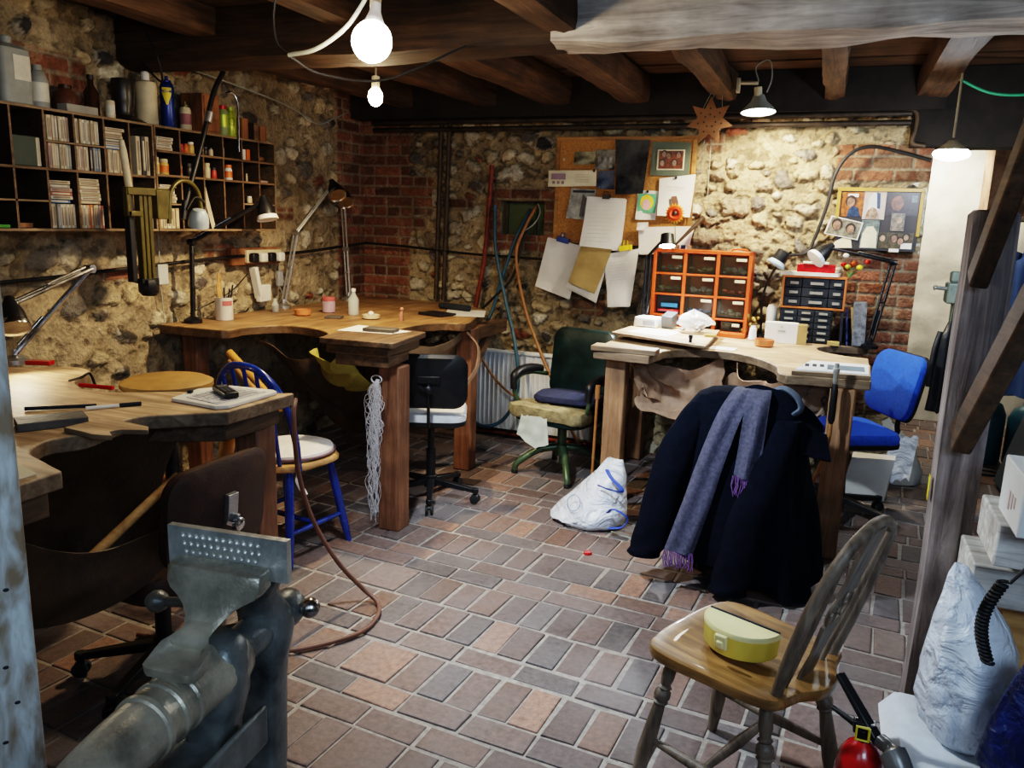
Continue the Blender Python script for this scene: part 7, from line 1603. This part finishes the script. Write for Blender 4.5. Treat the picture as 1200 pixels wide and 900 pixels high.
build(MB().lathe([(.05, .0), (.056, .006), (.056, .305), (.05, .345), (.034, .373), (.02, .385), (.016, .39)], (.19, 1.93, 0), n=28), 'cylinder', M['red'], fe)
build(MB().cyl((.19, 1.93, .385), (.19, 1.93, .42), .017, n=16).box((.19, 1.93, .423), (.05, .028, .03)), 'valve', M['blackmetal'], fe, bevel=.003)
build(MB().bar((.225, 1.90, .405), (.125, 2.0, .51), .028, .018, (0, 0, 1), .024, .014), 'lever', M['black'], fe, bevel=.004)
build(MB().bar((.20, 1.93, .407), (.115, 1.98, .427), .02, .012, (0, 0, 1), .012, .008), 'carry_handle', M['black'], fe, bevel=.003)
build(MB().tube([V((.185 + .02 * math.cos(a), 1.90 - .004, .423 + .024 * math.sin(a))) if True else 0 for a in [PI / 4 + 2 * PI * k / 4 for k in range(5)]], .0035, 6), 'pull_ring', M['wdyellow'], fe)
build(MB().tube(spl([(.225, 1.90, .415), (.25, 1.87, .41), (.275, 1.84, .36), (.29, 1.82, .28), (.29, 1.82, .12)], 6), [.018] * 6 + [.032] * 6 + [.038] * 13, 14), 'horn', mat('grey horn', (.16, .15, .14), .3, .2, .2, 10), fe)
bb_ = MB(); rings = []
for z, cx, cy, hx, hy in ((.24, .60, 2.09, .09, .06), (.32, .60, 2.085, .13, .075), (.45, .60, 2.08, .125, .07), (.54, .605, 2.08, .10, .06), (.60, .61, 2.08, .08, .04), (.605, .61, 2.08, .02, .01)):
    rings.append([V((cx + hx * math.cos(a) * (1 + .14 * nz(math.cos(a) * 2, math.sin(a) * 2, z * 5 + 11)), cy + hy * math.sin(a) * (1 + .14 * nz(math.cos(a) * 2, math.sin(a) * 2, z * 5 + 17)), z)) for a in [2 * PI * j / 36 for j in range(36)]])
solo('blue_bag', 'dark blue plastic bag in the bottom right corner beside the white sack', 'bag', bb_.loft(rings), M['bluebag'], angle=70)
co_pts = []
for k in range(220):
    t = k / 219; c = V((.455, 2.06, .80)).lerp(V((.445, 2.04, .60)), t) + V((-.028 * math.sin(t * PI), 0, 0)); a = t * 2 * PI * 22
    co_pts.append(c + V((.012 * math.cos(a), .012 * math.sin(a), 0)))
solo('coiled_cord', 'black coiled telephone cord dangling in front of the white sack', 'cord', MB().tube([(.60, 2.08, .90), (.51, 2.07, .86)] + co_pts, .0042, 6), M['cable'])

# ================================================================ PASSAGE
dm = thing('bench_drill', 'grey-green machine with a steel spindle at the passage wall', 'machine', (.68, 5.62, 1.0))
build(MB().b2((.675, 5.55, 1.18), (.80, 5.72, 1.31)).b2((.69, 5.57, 1.31), (.74, 5.68, 1.38)).b2((.72, 5.56, 1.0), (.80, 5.70, 1.25)), 'housing', M['greymachine'], dm, bevel=.012)
build(MB().cyl((.675, 5.6, 1.27), (.60, 5.585, 1.275), .012, n=14).cyl((.61, 5.59, 1.272), (.605, 5.59, 1.273), .018, n=14), 'spindle', M['steel'], dm)
build(MB().b2((.76, 5.5, 0), (.95, 5.8, 1.0)), 'cabinet', tint('dark cabinet', (.06, .07, .065), .6), dm, bevel=.01)
def hung(label, x, y, z1, z0, w, m, seed):
    t = thing('hanging_coat', label, 'coat', (x, y, z0), 0, 'dark clothes hanging in the passage'); rings = []
    for i in range(17):
        t_ = i / 16; z = lerp(z1, z0, t_); ww = w * (.28 if i == 0 else (.95 + .35 * t_ if i > 1 else .72))
        rings.append([V((x + ww * math.cos(a) * (1 + .07 * math.sin(a * 6 + seed + t_ * 2) + .12 * nz(math.cos(a) * 2, math.sin(a) * 2, t_ * 2 + seed)), y + ww * .42 * math.sin(a) * (1 + .22 * math.sin(a * 7 + seed)), z - (.05 * abs(math.cos(a)) if i == 1 else 0) + .03 * nz(math.cos(a) * 3, seed, t_) * (t_ > .9))) for a in [2 * PI * j / 36 for j in range(36)]])
    build(MB().loft(rings), 'body', m, t, angle=70)
    for s in (-1, 1):
        build(MB().tube(spl([(x + s * w * .85, y, z1 - .06), (x + s * w * 1.25, y - .02, lerp(z1, z0, .35)), (x + s * w * 1.35, y - .03, lerp(z1, z0, .72))], 6), [w * .28] * 6 + [w * .26] * 7, 12), 'sleeve', m, t)
    build(MB().tube(spl([(x, y, z1 - .02), (x + .02, y, 1.68), (x + .035, y, 1.706), (x + .045, y, 1.69)], 5), .003, 6), 'hanging_loop', M['cable'], t)
cr_ = thing('clothes_rail', 'dark rail across the passage carrying the hanging clothes', 'rail', (1.35, 5.05, 1.66))
build(MB().cyl((.69, 5.05, 1.69), (2.13, 5.05, 1.69), .013, n=12), 'bar', M['pipe'], cr_)
for xx in (.98, 1.9): build(MB().cyl((xx, 5.05, 1.69), (xx, 5.05, 2.54), .006, n=8), 'hanger_rod', M['pipe'], cr_)
hung('black garment hanging beside the stair post, in front of the machine', .655, 5.05, 1.12, .60, .055, M['black'], 2)
hung('dark blue overalls hanging in the passage right of the stair post', 1.02, 5.05, 1.58, .74, .13, tint('denim', (.014, .03, .075), .9), 5)
hung('dark grey coat hanging furthest right in the passage', 1.40, 5.05, 1.6, .68, .14, M['charcoal'], 9)
solo('gas_bottle', 'teal gas bottle standing on the passage floor, the left one', 'gas bottle', MB().lathe([(.10, 0), (.11, .02), (.11, .36), (.08, .43), (.03, .46), (.03, .5), (.001, .5)], (1.15, 6.42, 0), n=24), M['tealbottle'], 'teal gas bottles in the passage')
solo('gas_bottle', 'teal gas bottle standing on the passage floor, the right one', 'gas bottle', MB().lathe([(.10, 0), (.11, .02), (.11, .34), (.08, .41), (.03, .44), (.03, .48), (.001, .48)], (1.38, 6.40, 0), n=24), M['tealbottle'], 'teal gas bottles in the passage')
solo('floor_cable', 'dark cable coiled on the passage floor before the gas bottles', 'cable', MB().tube(spl([V((1.12 + .09 * math.cos(k) * (1 + .04 * k), 6.05 + .06 * math.sin(k), .012)) for k in range(14)], 4), .008, 6), M['cable'])
solo('wall_board', 'dark grey leaning board at the right of the passage', 'board', MB().box((1.30, 5.6, .62), (.04, .5, 1.24), ry=.24), tint('board grey', (.1, .12, .14), .6), bevel=.004)
solo('paper_sheet', 'cream sheet hanging on the end wall at the right of the passage', 'paper', MB().b2((1.86, 7.55, 1.45), (2.1, 7.64, 2.0)), M['paper_cream'])
struct('trim_3', MB().b2((1.02, 6.9, 1.75), (2.1, 7.3, 2.6)), mat('pier brick', (.3, .18, .11), .9, 0, .35, 9, .4, 40))
tl_ = thing('ceiling_lamp', 'bright cool-white lamp under the lintel at the mouth of the passage', 'lamp', (.49, 4.6, 2.0))
build(MB().tube(spl([(.49, 4.6, 2.54), (.49, 4.6, 2.2), (.49, 4.6, 2.07)], 4), .006, 8).lathe([(.02, .06), (.03, .05), (.07, .02), (.072, .015)], (.49, 4.6, 1.995), n=20), 'holder', M['cream'], tl_)
build(MB().ell((.49, 4.6, 1.992), (.085, .06, .034), 22, 12), 'bulb', M['coolbulb'], tl_)
def swag(label, pts, m, r=.006): solo('ceiling_cable', label, 'cable', MB().tube(spl(pts, 8), r, 8), m)
# ================================================================ HANGING BULBS
hb1 = thing('hanging_spotlight', 'glaring reflector bulb hanging in front of the main beam', 'lamp', (-1.55, 2.53, 2.2))
build(MB().lathe([(.018, .13), (.02, .10), (.03, .07), (.052, .02), (.056, .0)], (-1.555, 2.53, 2.2), (-.12, .35, .9), 22), 'reflector', M['enamelwhite'], hb1)
build(MB().ell((-1.55, 2.515, 2.185), (.072, .062, .07), 22, 14), 'bulb', M['bulb'], hb1)  # bulb enlarged to stand in for its glare
build(MB().cyl((-1.573, 2.575, 2.31), (-1.585, 2.61, 2.40), .02, n=14).tube(spl([(-1.585, 2.61, 2.40), (-1.6, 2.63, 2.5), (-1.6, 2.64, 2.56)], 4), .006, 8), 'lamp_holder', M['cream'], hb1)
swag('pale grey cable sagging from the reflector bulb to the left', [(-1.60, 2.58, 2.36), (-1.68, 2.56, 2.25), (-1.80, 2.55, 2.18), (-1.93, 2.56, 2.165)], M['cable_white'], .008)
swag('thin dark cable hanging in a loop left of the reflector bulb', [(-1.93, 2.56, 2.165), (-2.0, 2.58, 2.22), (-2.02, 2.6, 2.35), (-1.95, 2.6, 2.52)], M['cable'], .005)
swag('dark cable drooping across the face of the main beam', [(-1.93, 2.57, 2.16), (-1.88, 2.7, 2.12), (-1.75, 2.95, 2.14), (-1.5, 3.17, 2.3)], M['cable'], .005)
swag('thin twisted cable hanging from the left end of the main beam', [(-3.2, 3.1, 2.5), (-3.05, 3.05, 2.3), (-3.1, 3.12, 2.2), (-3.25, 3.15, 2.3)], M['cable'], .005)
swag('pale cables drooping along the top of the left wall', [(-3.40, 3.6, 2.36), (-3.36, 4.1, 2.31), (-3.38, 4.5, 2.27), (-3.36, 4.75, 2.20), (-3.33, 4.9, 2.25), (-3.34, 5.1, 2.32)], M['cable_white'], .005)
swag('green cable drooping under the ceiling of the passage', [(.5, 5.0, 2.42), (.7, 5.0, 2.33), (.95, 5.0, 2.34), (1.1, 5.0, 2.45)], tint('green cable', (.02, .25, .12)), .008)
hb2 = thing('hanging_bulb', 'smaller warm bare bulb hanging behind the main beam', 'lamp', (-2.15, 3.52, 2.18))
build(MB().ell((-2.15, 3.52, 2.165), (.036, .036, .045), 18, 12), 'bulb', M['bulbwarm'], hb2)
build(MB().cyl((-2.155, 3.53, 2.205), (-2.16, 3.54, 2.26), .02, n=14).tube([(-2.16, 3.54, 2.26), (-2.16, 3.55, 2.54)], .005, 8), 'lamp_holder', M['cream'], hb2)

# ================================================================ LIGHT
def lamp(name, kind, loc, energy, col, size=.05, aim=None, spot=None, blend=.5, sy=None):
    l = bpy.data.lights.new(name, kind); l.energy = energy; l.color = col
    if kind == 'AREA': l.shape = 'RECTANGLE'; l.size = size; l.size_y = sy or size
    else: l.shadow_soft_size = size
    if spot: l.spot_size = math.radians(spot); l.spot_blend = blend
    o = bpy.data.objects.new(name, l); COL.objects.link(o); o.location = loc
    if aim is not None: o.rotation_euler = (V(aim) - V(loc)).to_track_quat('-Z', 'Y').to_euler()
    return o
lamp('reflector_light', 'SPOT', (-1.53, 2.44, 2.11), 185, (.68, .85, 1), .05, (-.35, 3.5, 0), 106, .9)
lamp('reflector_glow', 'POINT', (-1.53, 2.42, 2.11), 14, (1, .80, .52), .06)
lamp('bare_bulb_light', 'SPOT', (-2.15, 3.50, 2.10), 95, (1, .77, .47), .04, (-2.6, 3.6, 0), 146, .8)
lamp('bare_bulb_glow', 'POINT', (-2.15, 3.50, 2.09), 4, (1, .70, .38), .04)
lamp('dish_light', 'SPOT', (-.485, 4.975, 2.235), 88, (1, .85, .6), .06, (-.35, 5.35, 1.4), 150, .6)
lamp('passage_light', 'POINT', (.49, 4.6, 1.93), 20, (.84, .93, 1), .06)
lamp('passage_wash', 'SPOT', (.66, 7.0, 2.4), 75, (1, .93, .78), .08, (.85, 7.6, 1.3), 130, .8)  # added spot without a fixture, brightens the end wall
lamp('bench_lamp_light', 'SPOT', (-.965, 5.015, 1.46), 50, (.9, .96, 1), .04, (-.80, 4.7, .9), 140, .7)
lamp('chrome_lamp_light', 'SPOT', (-2.89, 2.105, 1.118), 5.5, (1, .86, .62), .04, (-2.1, 1.85, .6), 150, .7)  # chrome lamp assumed to be lit, spot added to brighten the nearest bench top
lamp('stair_daylight', 'AREA', (1.1, -.3, 2.35), 42, (.55, .75, 1), 1.1, (-.1, 3.4, .3), sy=1.0)  # assumed cool daylight, area light placed behind the camera with no stair opening modelled
lamp('door_daylight', 'AREA', (-.5, -.55, 1.9), 5, (.66, .82, 1), 1.0, (-.6, 3.0, .9), sy=.9)  # added weak fill light behind the camera, no doorway is built there
w = bpy.data.worlds.new('World'); SC.world = w; w.use_nodes = True
w.node_tree.nodes['Background'].inputs['Color'].default_value = (.55, .62, .75, 1); w.node_tree.nodes['Background'].inputs['Strength'].default_value = .012

# ================================================================ CAMERA
cam = bpy.data.cameras.new('Camera'); cam.sensor_width = 36; cam.lens = 36 * 930 / 1200; cam.clip_start = .02
co = bpy.data.objects.new('Camera', cam); COL.objects.link(co)
co.matrix_world = Matrix(((.92752, -.10505, .358707, 0), (.372346, .175917, -.911269, 0), (.032626, .978784, .202282, 1.6), (0, 0, 0, 1)))
SC.camera = co
SC.view_settings.view_transform = 'Filmic'; SC.view_settings.look = 'High Contrast'; SC.view_settings.exposure = .3
